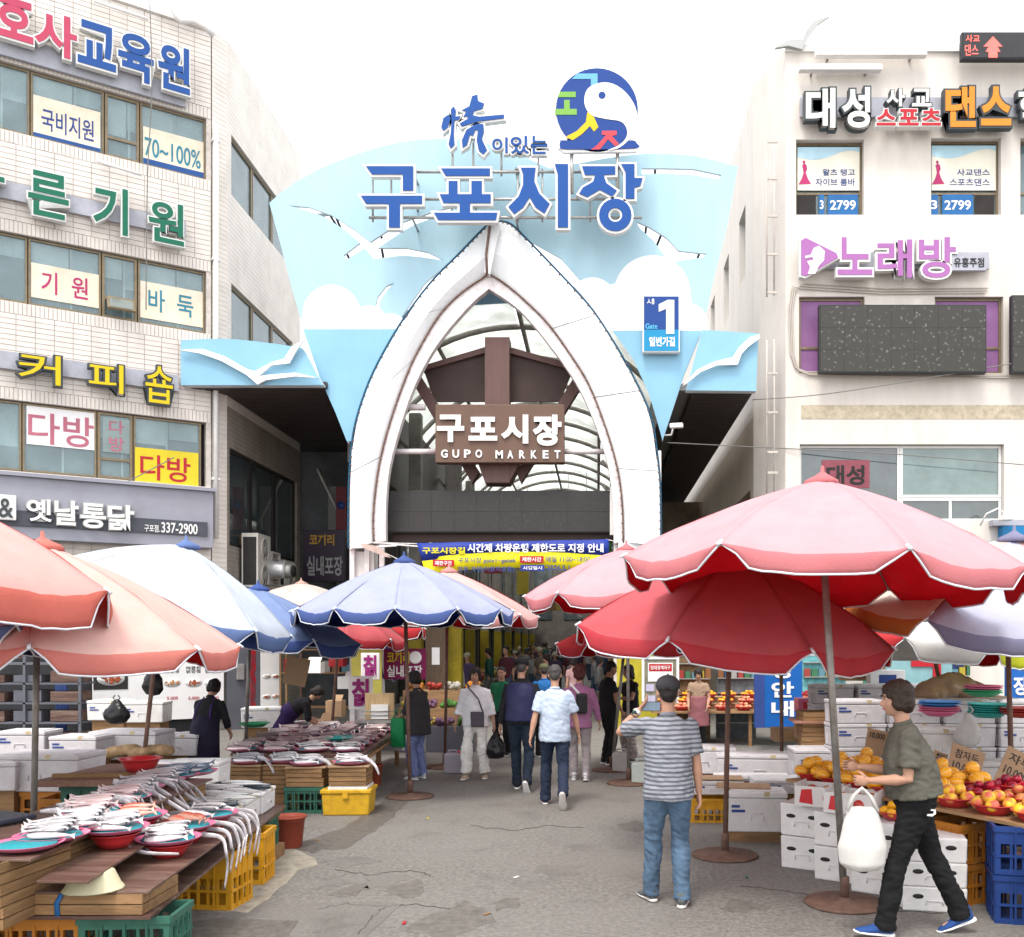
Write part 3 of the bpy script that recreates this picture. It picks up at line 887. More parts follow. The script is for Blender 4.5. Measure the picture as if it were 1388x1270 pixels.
# window films: dance school
m_sky = M('film_sky', (.42, .62, .72), .5, .1, 3)
m_crm2 = M('film_cream', (.74, .71, .60), .5, .04, 3)
m_sbl = M('film_blue', (.015, .11, .30), .45, .08, 3)
def dance(w, l1, l2, px0, dl, dx):
    b = (w[0] + .06, w[1] - .06, FR.hit(1120, 254)[1], w[3] - .1)
    o = MB().bb(b[0], b[1], .135, .15, b[2], b[3]).build('window_film', m_crm2, rb)
    n = 14; wv = []
    for i in range(n + 1):
        t = i / n; wv.append((b[0] + (b[1] - b[0]) * t, b[3] - .20 - .14 * sin(t * 5.2 + .4) * (.4 + .6 * t)))
    wv += [(b[1], b[3]), (b[0], b[3])]
    MB().prism(wv, .130, .134).build('wave', m_sky, o)
    # a dancer in a long pink dress
    cx = FR.hit(px0, 240)[0]; cz = FR.hit(px0, 246)[1]
    dr = [(-.13, 0), (.15, .01), (.08, .12), (.03, .26), (.06, .33), (.05, .42), (.0, .46), (-.05, .42), (-.03, .33), (-.02, .25), (-.06, .12)]
    MB().prism([(cx + x, cz + z) for x, z in dr], .126, .131).build('dancer', m_pinkp, o)
    MB().ell((cx - .01, .128, cz + .49), (.03, .004, .035)).build('dancer_head', m_pinkp, o)
    letter_mb(l1, fr(px0 + dl, 225, w[4] , 234), .128, .004, .012).build('lettering', m_navy, o)
    letter_mb(l2, fr(px0 + dl - dx, 238, w[4], 248), .128, .004, .012).build('lettering', m_navy, o)
dance((*W1, 1161), '왈츠 탱고', '자이브 룸바', 1092, 25, 10)
dance((*W2, 1345), '사교댄스', '스포츠댄스', 1274, 26, 10)
for (a, b_, s_) in ((1112, 1119, '3'), (1124, 1165, '2799'), (1263, 1274, '3'), (1280, 1322, '2799')):
    r_ = fr(a, 260, b_, 289); o = MB().bb(r_[0], r_[1], .125, .14, r_[2], r_[3]).build('window_film', m_sbl, rb)
    if len(s_) > 1: letter_mb(s_, fr(a + 3, 268, b_ - 3, 281), .119, .004, .02).build('lettering', m_film, o)
    else: letter_mb(s_, fr(a + 1, 268, b_ - 1, 280), .119, .004, .02).build('lettering', m_film, o)
for (a, b_) in ((1082, 1108), (1325, 1351)):
    r_ = fr(a, 260, b_, 289); MB().bb(r_[0], r_[1], .15, .155, r_[2], r_[3]).build('open_sash', m_core, rb)
# stained band, ledge, blue fascia
b = fr(1086, 549, 1500, 568)
MB().bb(b[0], 14, -.008, .0, b[2], b[3]).build('bare_cement_band', M('bare_cement', (.40, .35, .26), .9, .25, 7, .4, 40, dirt=.7, dcol=(.58, .50, .40), dscale=3), rb)
b = fr(1340, 706, 1500, 714); MB().bb(b[0], 14, -.25, 0, b[2], b[3]).build('ledge', m_rail, rb)
bf = sign('shop_fascia', 'bright blue shop fascia behind the right hand pink parasol', FR)
b = fr(1352, 715, 1500, 760); MB().bb(b[0], 14, -.3, -.02, b[2], b[3]).build('panel', M('cyan_fascia', (.01, .16, .36), .4, .06, 3), bf)
# corner conduits
m_cdt = M('painted_conduit', (.47, .43, .385), .6, .1, 5)
for x_ in (1043, 1052):
    for (ya, yb) in ((190, 395), (455, 665)):
        pa, pb = FR.hit(x_, ya, .25), FR.hit(x_, yb, .25)
        MB().tube([(pa[0], -.02 if x_ > 1050 else .08, pa[1]), (pb[0], -.02 if x_ > 1050 else .08, pb[1])], .022, 6).build('conduit', m_cdt, rb)
for y_ in (190, 240, 291, 343, 395, 505, 558, 612, 640):
    pa, pb = FR.hit(1041, y_, .1), FR.hit(1055, y_, .1)
    MB().bb(pa[0], pb[0], -.05, -.02, pa[1] - .025, pa[1] + .025).build('conduit_clip', m_cdt, rb)
def cable(name, pts, r=.012, mat_=None, label=None, cat='cable'):
    return solo(name, MB().tube(pts, r, 6), mat_ or m_black, label, cat)
loop = [(1340, 390), (1200, 391), (1090, 384), (1078, 392), (1074, 420), (1076, 480), (1083, 502), (1098, 508), (1240, 510), (1380, 512), (1470, 514)]
cq = [FR.hit(x, y, .05) for x, y in loop]
for d in (0, .055, .11):
    MB().tube([(x - d * .7, -.04, z - d * (1 if i < 3 else -.6)) for i, (x, z) in enumerate(cq)], .013, 6).build('wall_cable', m_cdt, rb)
# fluorescent fixtures
for r_ in ((1106, 64, 1257, 74), (1084, 86, 1196, 94)):
    b = fr(*r_, off=.3)
    o = MB().bb(b[0], b[1], -.3, -.14, b[2], b[3]).build('light_fixture', m_white, rb, bevel=.01)
    for x_ in (b[0] + .3, b[1] - .3): MB().bb(x_ - .02, x_ + .02, -.14, -.0, b[2] + .02, b[3] - .02).build('bracket', m_steel, o)
# gull ornament on the roof corner
gull = [(1050, 67), (1064, 57), (1080, 55), (1087, 56), (1092, 44), (1102, 31), (1124, 24), (1108, 35), (1099, 47), (1092, 58), (1087, 69), (1068, 64)]
gq = [FR.hit(x, y, .1) for x, y in gull]
m_wl2g = M('gull_metal', (.36, .37, .36), .4, .1, 4, metal=.2)
t = thing('gull_ornament', 'white metal gull ornament on the roof corner of the right building', 'ornament', FR.o)
MB().prism(gq, -.16, -.08).build('gull', m_wl2g, t)
# --- signs
s5 = sign('letter_sign', 'dance school letter sign in white red and orange under the roof of the right building', FR)
rail(FR, s5, (1083, 149), (1500, 149), .42)
m_wl2 = M('grey_white_letter', (.60, .61, .57), .5, .06, 4, dirt=.3, dcol=(.4, .4, .36), dscale=4)
m_org = M('orange_letter', (.58, .21, .02), .4, .05, 5)
def frl(*a): return fbox(FR, *a, .35)
letters(s5, [('대', frl(1092, 120, 1132, 174)), ('성', frl(1141, 119, 1179, 174)), ('사', frl(1201, 121, 1226, 145)), ('교', frl(1236, 121, 1262, 145)), ('학', frl(1380, 120, 1425, 172))], -.38, .16, m_wl2, m_drim, .03, .075)
letters(s5, [('스', frl(1187, 150, 1213, 172)), ('포', frl(1217, 150, 1244, 172)), ('츠', frl(1248, 149, 1274, 172))], -.42, .16, m_red, m_lrim, .03, .075)
letters(s5, [('댄', frl(1281, 118, 1322, 173)), ('스', frl(1329, 118, 1370, 171))], -.38, .16, m_org, m_drim, .035, .08)
s6 = sign('letter_sign', 'purple karaoke letter sign with triangular singer emblem on the right building', FR)
rail(FR, s6, (1100, 356), (1338, 356), .36)
m_pur = M('purple_letter', (.32, .12, .33), .4, .05, 5)
letters(s6, [('노', frl(1135, 322, 1182, 373)), ('래', frl(1189, 325, 1236, 377)), ('방', frl(1245, 322, 1295, 377))], -.38, .16, m_pur, m_lrim, .02, .065)
tri = [(1086, 326), (1092, 322), (1134, 343), (1136, 349), (1093, 374), (1086, 372)]
q = [FR.hit(x, y, .4) for x, y in tri]
o = MB().prism(q, -.40, -.38).build('emblem', m_pur, s6)
cx, cz = sum(a[0] for a in q) / 6, sum(a[1] for a in q) / 6
MB().prism([(cx + (a - cx) * 1.1, cz + (c - cz) * 1.1) for a, c in q], -.38, -.2).build('emblem_rim', m_lrim, o)
sg = [(1091, 347), (1099, 345), (1103, 336), (1110, 333), (1118, 340), (1117, 353), (1110, 360), (1105, 371), (1095, 371), (1098, 362), (1094, 354), (1103, 352), (1101, 348), (1092, 350)]
MB().prism([FR.hit(x, y, .41) for x, y in sg], -.41, -.40).build('singer', m_lrim, o)
o = MB().bb(*frl(1290, 345, 1337, 366)[:2], -.34, -.24, *frl(1290, 345, 1337, 366)[2:]).build('name_plate', m_rail, s6)
letter_mb('유흥주점', frl(1293, 349, 1334, 362), -.35, .008, .015).build('lettering', m_black, o)
# LED screens
def led_mat(name, col=(.035, .035, .03), speck=.16):
    if name in MATS: return MATS[name]
    m, t, p = new_mat(name); L = t.links.new
    tc = nn(t, 'ShaderNodeTexCoord'); vo = nn(t, 'ShaderNodeTexVoronoi'); vo.inputs['Scale'].default_value = 9
    L(tc.outputs['Object'], vo.inputs['Vector'])
    nz = nn(t, 'ShaderNodeTexNoise'); nz.inputs['Scale'].default_value = 22; nz.inputs['Detail'].default_value = 4; L(tc.outputs['Object'], nz.inputs['Vector'])
    ad_ = nn(t, 'ShaderNodeMath', operation='ADD'); L(vo.outputs[0], ad_.inputs[0]); L(nz.outputs[0], ad_.inputs[1])
    r = nn(t, 'ShaderNodeMapRange'); r.inputs['From Min'].default_value = .5; r.inputs['From Max'].default_value = .78; r.inputs['To Min'].default_value = 1; r.inputs['To Max'].default_value = 0
    L(ad_.outputs[0], r.inputs[0])
    mx = nn(t, 'ShaderNodeMix', data_type='RGBA'); L(r.outputs[0], mx.inputs[0]); mx.inputs[6].default_value = (*col, 1); mx.inputs[7].default_value = (speck, speck, speck * .9, 1)
    L(mx.outputs[2], p.inputs['Base Color']); p.inputs['Roughness'].default_value = .7
    wv = nn(t, 'ShaderNodeTexBrick'); wv.inputs['Scale'].default_value = 14; wv.offset = 0
    mp = nn(t, 'ShaderNodeMapping'); mp.inputs['Rotation'].default_value = (radians(90), 0, 0); L(tc.outputs['Object'], mp.inputs[0]); L(mp.outputs[0], wv.inputs['Vector'])
    b = nn(t, 'ShaderNodeBump'); b.inputs['Strength'].default_value = .4; b.inputs['Distance'].default_value = .01; L(wv.outputs['Fac'], b.inputs['Height']); L(b.outputs[0], p.inputs['Normal'])
    MATS[name] = m; return m
m_led = led_mat('led_panel'); m_led2 = led_mat('led_panel_arcade', (.028, .027, .026), .045)
m_ledf = M('led_frame', (.03, .03, .032), .5, .1, 5)
def led(label, b, y, parent_loc, mface, rows=3, cols=5):
    t = thing('led_screen', label, 'LED screen', parent_loc)
    MB().bb(b[0], b[1], y, y + .14, b[2], b[3]).build('housing', m_ledf, t, bevel=.01)
    w_ = (b[1] - b[0] - .06) / cols; h_ = (b[3] - b[2] - .06) / rows
    for i in range(cols):
        for j in range(rows):
            MB().bb(b[0] + .03 + i * w_ + .002, b[0] + .03 + (i + 1) * w_ - .002, y - .012, y, b[2] + .03 + j * h_ + .002, b[2] + .03 + (j + 1) * h_ - .002).build('module', mface, t)
    return t
led('large switched off LED screen mounted across the two purple windows', frl(1110, 413, 1337, 506), -.36, FR.o, m_led, 3, 7)
led('second dark LED screen at the right edge beside the purple windows', frl(1371, 400, 1480, 506), -.36, FR.o, m_led, 3, 3)
t = led('roof edge LED sign showing a red arrow', fbox(FR, 1303, 44, 1480, 81, .4), -.42, FR.o, M('led_off_face', (.035, .036, .04), .6), 1, 4)
m_lr = M('lit_red_pixels', (.75, .12, .10), .5, emit=.5)
ar = [(1346, 49), (1359, 63), (1352, 63), (1356, 70), (1352, 70), (1352, 78), (1340, 78), (1340, 70), (1336, 70), (1340, 63), (1333, 63)]
MB().prism([FR.hit(x, y, .44) for x, y in ar], -.44, -.433).build('red_arrow', m_lr, t)
letter_mb('사교', fbox(FR, 1309, 47, 1328, 57, .44), -.44, .006, .01).build('lettering', m_lr, t)
letter_mb('댄스', fbox(FR, 1308, 60, 1326, 75, .44), -.44, .006, .01).build('lettering', m_lr, t)
# small wall lamp on the ledge
wl = thing('wall_lamp', 'small white swan neck lamp above the blue fascia', 'lamp', tuple(W(1356, 704, 63)))
MB().tube([(-.35, .2, -.1), (-.3, 0, .12), (-.1, -.1, .22), (.06, -.12, .1)], .02, 6).build('arm', m_white, wl)
MB().lathe([(.04, .1), (.16, -.02), (.15, -.04)], (.06, -.12, 0), 12).build('shade', m_white, wl)
# ================================================================== the market gate
GY = 20.3; GS = F / GY
gate = thing('market_gate', 'tall pointed arch gate of white panels before a pale blue wall of gulls and clouds', 'gate', (-1.97, GY, 0))
def g(px, py, y=0.0):           # a photo pixel on the plane y metres behind the gate's front
    s = F / (GY + y)
    return ((px - PX) / s, 2 + (PY - py) / s)
def gl(pts, y=0.0): return [g(a, b, y) for a, b in pts]
def gb(x0, y0, x1, y1, y=0.0):
    a = g(x0, y0, y); b = g(x1, y1, y); return (a[0], b[0], b[1], a[1])
def gbuild(mb, name, mat_, parent=None, bevel=0, **k):   # built in world x,z with y relative to the gate front
    mb.v = [(x, y + GY, z) for x, y, z in mb.v]
    return mb.build(name, mat_, parent or gate, world=True, bevel=bevel, **k)
def smooth(pts, n=4, closed=False):
    out = []
    K = len(pts)
    for i in range(K if closed else K - 1):
        p = [Vector(pts[(i + d) % K] if closed else pts[min(max(i + d, 0), K - 1)]) for d in (-1, 0, 1, 2)]
        for j in range(n):
            t = j / n
            out.append(tuple(.5 * ((2 * p[1]) + (-p[0] + p[2]) * t + (2 * p[0] - 5 * p[1] + 4 * p[2] - p[3]) * t * t + (-p[0] + 3 * p[1] - 3 * p[2] + p[3]) * t ** 3)))
    if not closed: out.append(tuple(pts[-1]))
    return out
m_lb = M('pale_blue_panel', (.34, .515, .60), .45, .05, 1.2, .04, 20, stretch=(2.5, 2.5, .6), dirt=.3, dcol=(.42, .58, .64), dscale=.8)
m_mb = M('sea_blue_panel', (.215, .42, .56), .45, .06, 1.2, .04, 20, dirt=.25, dcol=(.22, .42, .55), dscale=.9)
m_db = M('deep_blue_edge', (.01, .07, .13), .4, .1, 4)
m_ed = M('panel_edge', (.55, .62, .66), .5, .1, 4)
# -- blue wall; it hangs .55 m behind the arch front; gull shapes are cut right through it
PYB = .55
top = smooth([(365, 275), (385, 258), (415, 238), (460, 217), (510, 200), (560, 190), (610, 188), (655, 193), (700, 208), (745, 228)], 4)
top2 = smooth([(745, 228), (780, 222), (830, 213), (880, 208), (930, 210), (965, 216), (1000, 226)], 4)
outer = top[:-1] + top2 + [(985, 310), (966, 385), (953, 446), (927, 510), (898, 598)]
archR = [(893, 560), (868, 500), (840, 450), (800, 395), (760, 350), (715, 325), (668, 318)]
archL = [(620, 345), (575, 385), (530, 450), (495, 520), (476, 580), (472, 601)]
outer += archR + archL + [(455, 560), (432, 508), (410, 440), (396, 392), (380, 330)]
gulls = [
    [(390, 278), (420, 281), (450, 292), (478, 310), (502, 328), (522, 315), (548, 300), (590, 286), (620, 279), (600, 290), (560, 305), (545, 314), (512, 336), (518, 336), (550, 336), (580, 342), (602, 353), (570, 348), (545, 346), (515, 350), (507, 351), (494, 336), (470, 352), (466, 346), (488, 329), (465, 310), (440, 294), (415, 285)],
    [(535, 383), (525, 392), (515, 408), (513, 430), (495, 432), (470, 447), (452, 474), (456, 458), (470, 438), (490, 426), (508, 418), (512, 402), (523, 388)],
    [(870, 228), (900, 228), (940, 229), (978, 237), (974, 243), (940, 237), (900, 235), (870, 236)],
    [(862, 300), (880, 308), (903, 322), (920, 340), (958, 344), (952, 349), (922, 353), (912, 357), (900, 345), (885, 325), (868, 310)],
]
mb = MB(); mb.prism([gl(outer, PYB)] + [gl(q, PYB) for q in gulls], PYB, PYB + .07, 0, 1)
gbuild(mb, 'blue_wall', [m_lb, m_ed])
# lower sea colour and clouds: thin sheets on the wall
sea = [(410.5, 446), (545, 446), (531, 470), (505, 515), (487, 560), (476, 598), (470, 598), (455, 560), (432, 508)]
g2 = [(513, 446), (495, 446), (470, 447.5), (456, 462), (452, 474), (456, 474)]
gbuild(MB().prism([gl(sea, PYB - .01)], PYB - .008, PYB - .002), 'sea_sheet', m_mb)
sea2 = [(830, 448), (952, 448), (926, 510), (898, 597), (892, 575), (880, 535), (860, 490), (845, 468)]
gbuild(MB().prism([gl(sea2, PYB - .01)], PYB - .008, PYB - .002), 'sea_sheet', m_mb)
m_cl = M('cloud_white', (.78, .79, .79), .5, .03, 3)
def blob(circs, base, y0, y1, nm):
    """outline of a row of overlapping circles standing on a straight base line"""
    xs0 = min(c[0] - c[2] for c in circs); xs1 = max(c[0] + c[2] for c in circs)
    pts = []
    for i in range(61):
        x = xs0 + (xs1 - xs0) * i / 60
        y = min([c[1] - sqrt(max(0, c[2] ** 2 - (x - c[0]) ** 2)) if abs(x - c[0]) <= c[2] else base for c in circs])
        pts.append((x, min(y, base)))
    loop_ = [(xs0, base)] + pts + [(xs1, base)]
    gbuild(MB().prism([gl(list(reversed(loop_)), y0)], y0, y1), nm, m_cl)
blob([(449, 425, 39), (500, 440, 26), (530, 447, 22)], 446, PYB - .008, PYB - .002, 'cloud')
blob([(803, 408, 32), (838, 412, 28), (884, 398, 52), (930, 440, 30)], 448, PYB - .008, PYB - .002, 'cloud')
# struts crossing the gull openings
for a, b in (((447, 291), (455, 304)), ((455, 294), (461, 308)), ((514, 310), (517, 322)), ((517, 336), (519, 348)), ((470, 344), (473, 350)), ((896, 318), (890, 333)), ((876, 305), (875, 316)), ((948, 343), (945, 351)), ((888, 228), (888, 236)), ((500, 427), (498, 434)), ((474, 437), (470, 444))):
    p, q = g(*a, PYB + .06), g(*b, PYB + .06)
    gbuild(MB().tube([(p[0], PYB + .1, p[1]), (q[0], PYB + .1, q[1])], .03, 6), 'strut', m_black)
# back frame behind the wall
for a, b in (((380, 300), (760, 240)), ((420, 420), (500, 440)), ((840, 430), (950, 430))):
    p, q = g(*a, 1), g(*b, 1)
    gbuild(MB().tube([(p[0], 1.0, p[1]), (q[0], 1.0, q[1])], .05, 6), 'back_rail', m_white)
# -- wings
wl_ = smooth([(245, 461), (300, 459), (350, 463), (408, 471)], 3) + [(412, 474), (425, 500), (438, 522), (245, 522)]
wr_ = [(905, 530), (950, 446), (1028, 452), (1026, 530)]
wr_ = [(930, 529), (952, 447), (1028, 452), (1025, 530)]
gbuild(MB().prism([gl(wl_, .2)], .2, .42, 0, 1), 'wing_panel', [m_mb, m_ed])
gbuild(MB().prism([gl(wr_, .2)], .2, .42, 0, 1), 'wing_panel', [m_mb, m_ed])
gwl = [(243, 474), (275, 473), (305, 483), (335, 500), (345, 503), (370, 490), (385, 486), (395, 470), (413, 459), (402, 474), (392, 492), (368, 495), (350, 510), (362, 508), (400, 505), (431, 512), (400, 510), (360, 515), (349, 521), (334, 508), (300, 489), (272, 479)]
gbuild(MB().prism([gl(gwl, .08)], .08, .14), 'gull', m_cl)
gwr = [(925, 523), (945, 501), (968, 490), (993, 484), (1002, 470), (1016, 457), (1030, 453), (1030, 458), (1014, 470), (1005, 480), (1000, 494), (972, 495), (950, 504), (931, 519)]
gbuild(MB().prism([gl(gwr, .08)], .08, .14), 'gull', m_cl)
gbuild(MB().prism([gl([(230, 463), (247, 462), (247, 472), (240, 474)], .5)], .45, .5), 'bracket', m_steel)
# -- soffits: ribbed dark metal running back between gate and buildings
m_sof = M('brown_soffit', (.055, .045, .042), .5, .15, 2, dirt=.3, dcol=(.09, .075, .065), dscale=1)
def soffit(x0, x1, y0, y1, z):
    mb = MB(); mb.bb(x0, x1, y0, y1, z + .04, z + .14)
    n = int((y1 - y0) / .16)
    for i in range(n):
        y = y0 + .16 * (i + .5)
        mb.bb(x0 + .02, x1 - .02, y - .055, y + .055, z, z + .045)
    o = gbuild(mb, 'soffit', m_sof); return o
zs = g(300, 522.5, .2)[1]
xl0, xl1 = g(246, 0, .2)[0], g(440, 0, .2)[0]
soffit(xl0, -5.86, .42, 14, zs); soffit(2.05, g(1024, 0, .2)[0], .42, 21, zs - .1)
for x0, x1, zz in ((xl0, -5.5, zs), (1.7, 3.42, zs - .1)):
    gbuild(MB().bb(x0, x1, .8, 14 if x0 < 0 else 21, zz + .15, zz + .3), 'canopy_roof', m_steel)
# dark side beams under the vault
gbuild(MB().bb(-5.5, -5.25, .8, 16, 5.9, 8.0), 'side_beam', m_sof)
gbuild(MB().bb(1.35, 1.6, .8, 24, 6.9, 8.0), 'side_beam', m_sof)
# -- arch: white panels, outer dark edge, inner pinkish frame, bolts
oL = smooth([(474, 745), (474, 700), (475, 650), (479, 600), (488, 558), (508, 505), (543, 442), (583, 387), (620, 349), (648, 320), (668, 300)], 4)
iL = smooth([(506, 735), (505.5, 695), (513, 632), (529, 569), (554, 500), (577, 455), (597, 424), (620, 400), (640, 385), (652, 377), (661, 370)], 4)
fL = smooth([(522, 733), (522, 690), (526, 640), (538, 590), (556, 535), (578, 488), (602, 452), (625, 425), (645, 404), (655, 396), (662, 390)], 4)
oR = smooth([(894, 739), (894, 700), (893, 655), (889, 615), (880, 563), (856, 510), (831, 466), (800, 419), (763, 378), (715, 328), (690, 304), (668, 300)], 4)
iR = smooth([(845, 735), (844, 690), (840, 650), (832, 614), (818, 570), (798, 520), (774, 481), (743, 438), (711, 406), (690, 388), (675, 377), (661, 370)], 4)
fR = smooth([(832, 736), (831, 690), (826, 640), (815, 598), (802, 562), (784, 524), (762, 490), (735, 454), (710, 425), (690, 408), (675, 398), (662, 390)], 4)
m_fab = M('arch_white', (.70, .72, .73), .45, .03, 1.5, .05, 6, dirt=.35, dcol=(.50, .50, .49), dscale=.8, stretch=(5, 5, .6))
m_frm = M('arch_frame', (.66, .62, .62), .5, .1, 6, .1, 30, dirt=.5, dcol=(.25, .14, .10), dscale=4)
m_rust = M('rusty_edge', (.16, .10, .08), .8, .4, 12, dirt=.6, dcol=(.05, .04, .04), dscale=8)
def arch_side(o_, i_, f_, sg):
    # split each leg in panels with a thin joint between them
    n = len(o_); cuts = [0, 9, 17, 25, n - 1]
    m_ = min(len(o_), len(i_))
    def at(l, t):
        q = t * (len(l) - 1); k = min(int(q), len(l) - 2); a = Vector(l[k]).lerp(Vector(l[k + 1]), q - k); return (a.x, a.y)
    T_ = [0, .22, .42, .62, 1.0]
    for k in range(4):
        t0, t1 = T_[k] + (.001 if k else 0), T_[k + 1] - .001
        N = 12
        rows = []
        for j in range(N + 1):
            t = t0 + (t1 - t0) * j / N
            A = at(o_, t); B = at(i_, t)
            row = []
            for u_ in (0, .06, .3, .6, .94, 1):
                px_ = A[0] + (B[0] - A[0]) * u_; py_ = A[1] + (B[1] - A[1]) * u_
                dep = .25 - .14 * sin(pi * u_)          # the sheet bulges forward
                q = g(px_, py_, dep)
                row.append((q[0], dep, q[1]))
            rows.append(row)
        mb = MB(); vs = [p for r_ in rows for p in r_]; c = 6
        fs = [(j * c + i, j * c + i + 1, (j + 1) * c + i + 1, (j + 1) * c + i) for j in range(N) for i in range(c - 1)]
        if sg > 0: fs = [tuple(reversed(f)) for f in fs]
        nb = len(vs)
        vs2 = [(x, .75, z) for x, y, z in vs]
        fs2 = [tuple(q + nb for q in reversed(f)) for f in fs]
        mb.add(vs + vs2, fs + fs2, 0, False)
        rim = []
        for j in range(N):
            a, b = j * c, (j + 1) * c; rim.append((a, b, b + nb, a + nb))
            a, b = j * c + c - 1, (j + 1) * c + c - 1; rim.append((b, a, a + nb, b + nb))
        for i in range(c - 1):
            rim.append((i + 1, i, i + nb, i + 1 + nb)); a = N * c + i; rim.append((a, a + 1, a + 1 + nb, a + nb))
        if sg > 0: rim = [tuple(reversed(f)) for f in rim]
        mb.add(vs + vs2, [], 0); 
        mb.v = mb.v[:2 * nb]
        for f in rim: mb.f.append(f); mb.m.append(0); mb.sm.append(False)
        gbuild(mb, 'arch_panel', m_fab)
    # outer edge strip
    P = [at(o_, t / 40) for t in range(41)]
    gbuild(MB().tube([(g(a + sg * 2, b - 1, .3)[0], .3, g(a + sg * 2, b - 1, .3)[1]) for a, b in P], .022, 6), 'edge_strip', m_db)
    P = [at(i_, t / 40) for t in range(41)]
    gbuild(MB().tube([(g(a, b, .16)[0], .2, g(a, b, .16)[1]) for a, b in P], .02, 6), 'rusty_seam', m_rust)
    # inner frame as a solid band
    a_ = [g(*at(i_, t / 40), .16) for t in range(41)]; b_ = [g(*at(f_, t / 40), .16) for t in range(41)]
    gbuild(MB().prism([[(p[0], p[1]) for p in a_] + [(p[0], p[1]) for p in reversed(b_)]], .22, .42), 'inner_frame', m_frm)
    mb = MB()
    for l, sg2 in ((o_, sg), (i_, -sg)):
        for k in range(44):
            q = at(l, (k + .5) / 44); p = g(q[0] + sg2 * 1.0, q[1], .12)
            mb.ell((p[0], .14, p[1]), .022, 6, 4)
    gbuild(mb, 'bolts', m_rust)['kind'] = 'stuff'
arch_side(oL, iL, fL, -1); arch_side(oR, iR, fR, 1)
# apex cap with stitched seam
cap = [(g(668, 300, .05)), (g(678, 308, .05)), (g(664, 372, .05)), (g(657, 370, .05)), (g(658, 312, .05))]
gbuild(MB().prism([list(reversed(cap))], .02, .2), 'apex_cap', m_fab)
gbuild(MB().tube([(g(664, 306)[0], .0, g(664, 306)[1]), (g(659, 345)[0], .0, g(659, 345)[1]), (g(660, 372)[0], .02, g(660, 372)[1])], .03, 6), 'apex_seam', m_rust)
# legs: straight posts below and between
for x in (477, 497, 517):
    a = g(x, 730, .3)[0]; gbuild(MB().bb(a - .05, a + .05, .3, .42, 0, g(0, 728)[1]), 'post', m_frm)
for x in (835, 862, 890):
    a = g(x, 738, .3)[0]; gbuild(MB().bb(a - .05, a + .05, .3, .42, 0, g(0, 735)[1]), 'post', m_frm)
a, b = g(480, 760, .3), g(505, 900, .3); gbuild(MB().bb(a[0], b[0], .43, .8, 0, g(0, 745)[1]), 'base_cladding', m_white)
a, b = g(838, 760, .3), g(893, 900, .3); gbuild(MB().bb(a[0], b[0], .2, .8, 3.2, g(0, 733)[1]), 'base_cladding', m_fab)
gbuild(MB().bb(a[0] - .03, b[0] + .03, .17, .83, 0, 3.2), 'yellow_wrap', M('yellow_wrap', (.42, .36, .03), .5, .15, 4, dirt=.3, dcol=(.2, .17, .03)))
a = g(474, 600)[0]; gbuild(MB().cyl((a - .04, .5, 0), (a - .04, .5, g(0, 600)[1]), .05), 'side_post', m_white)
a = g(894, 610)[0]; gbuild(MB().cyl((a + .02, .5, 0), (a + .02, .5, g(0, 605)[1]), .05), 'side_post', m_white)
# cross bars inside the arch
for y, x0, x1, r_ in ((612, 530, 592, .06), (612, 765, 822, .06), (552, 552, 570, .07)):
    p, q = g(x0, y, .6), g(x1, y, .6); gbuild(MB().tube([(p[0] - .1, .6, p[1]), (q[0] + .1, .6, q[1])], r_, 8), 'cross_bar', m_frm)
# blue triangle filler at the top of the opening
gbuild(MB().prism([gl([(662, 391), (636, 413), (690, 410)], .9)], .9, .95), 'apex_filler', m_mb)

# -- letters of the market on their frame
gs = thing('letter_sign', 'big blue market name letters on the blue gate wall', 'sign', (-1.97, GY, 0))
def gx(x0, y0, x1, y1, y=-.35): return gb(x0, y0, x1, y1, y)
m_gl = M('royal_blue_letter', (.006, .062, .26), .35, .05, 4)
def glet(parent, chars, y, face, rim, off, rimoff, thick=.12):
    for ch, r_ in chars:
        b_ = gb(*r_, y)
        o = gbuild(letter_mb(ch, b_, y, .03, off), 'letter', face, parent)
        gbuild(letter_mb(ch, b_, y + .02, thick, rimoff, off), 'letter_rim', rim, o)
def stroke(parent, loops, y, face, rim, w=3.2, nm='letter'):
    """letters drawn from their own outlines, a rim following each outline w pixels out"""
    o = None
    for l in loops:
        outl = l[0] if hasattr(l[0][0], '__len__') else l
        hol = l[1:] if hasattr(l[0][0], '__len__') else []
        n = len(outl)
        ar = sum(outl[i][0] * outl[(i + 1) % n][1] - outl[(i + 1) % n][0] * outl[i][1] for i in range(n))
        def offs(q, d):
            r_ = []
            n_ = len(q)
            for i in range(n_):
                a, b, c = Vector(q[i - 1]), Vector(q[i]), Vector(q[(i + 1) % n_])
                e1 = (b - a).normalized(); e2 = (c - b).normalized()
                n1 = Vector((e1.y, -e1.x)); n2 = Vector((e2.y, -e2.x))
                m_ = n1 + n2
                if m_.length < .2: m_ = n1
                m_.normalize(); k = d / max(.45, m_.dot(n1))
                r_.append(tuple(b + m_ * k))
            return r_
        sgn = 1 if ar > 0 else -1
        mbf = MB(); mbf.prism([gl(outl, y)] + [gl(h, y) for h in hol], y, y + .03)
        o2 = gbuild(mbf, nm, face, parent)
        mbr = MB(); mbr.prism([gl(offs(outl, w * sgn), y)] + [gl(offs(h, -w * .8 * (1 if sum(h[i][0] * h[(i + 1) % len(h)][1] - h[(i + 1) % len(h)][0] * h[i][1] for i in range(len(h))) > 0 else -1)), y) for h in hol], y + .02, y + .16)
        gbuild(mbr, nm + '_rim', rim, o2)
Y_ = -.35
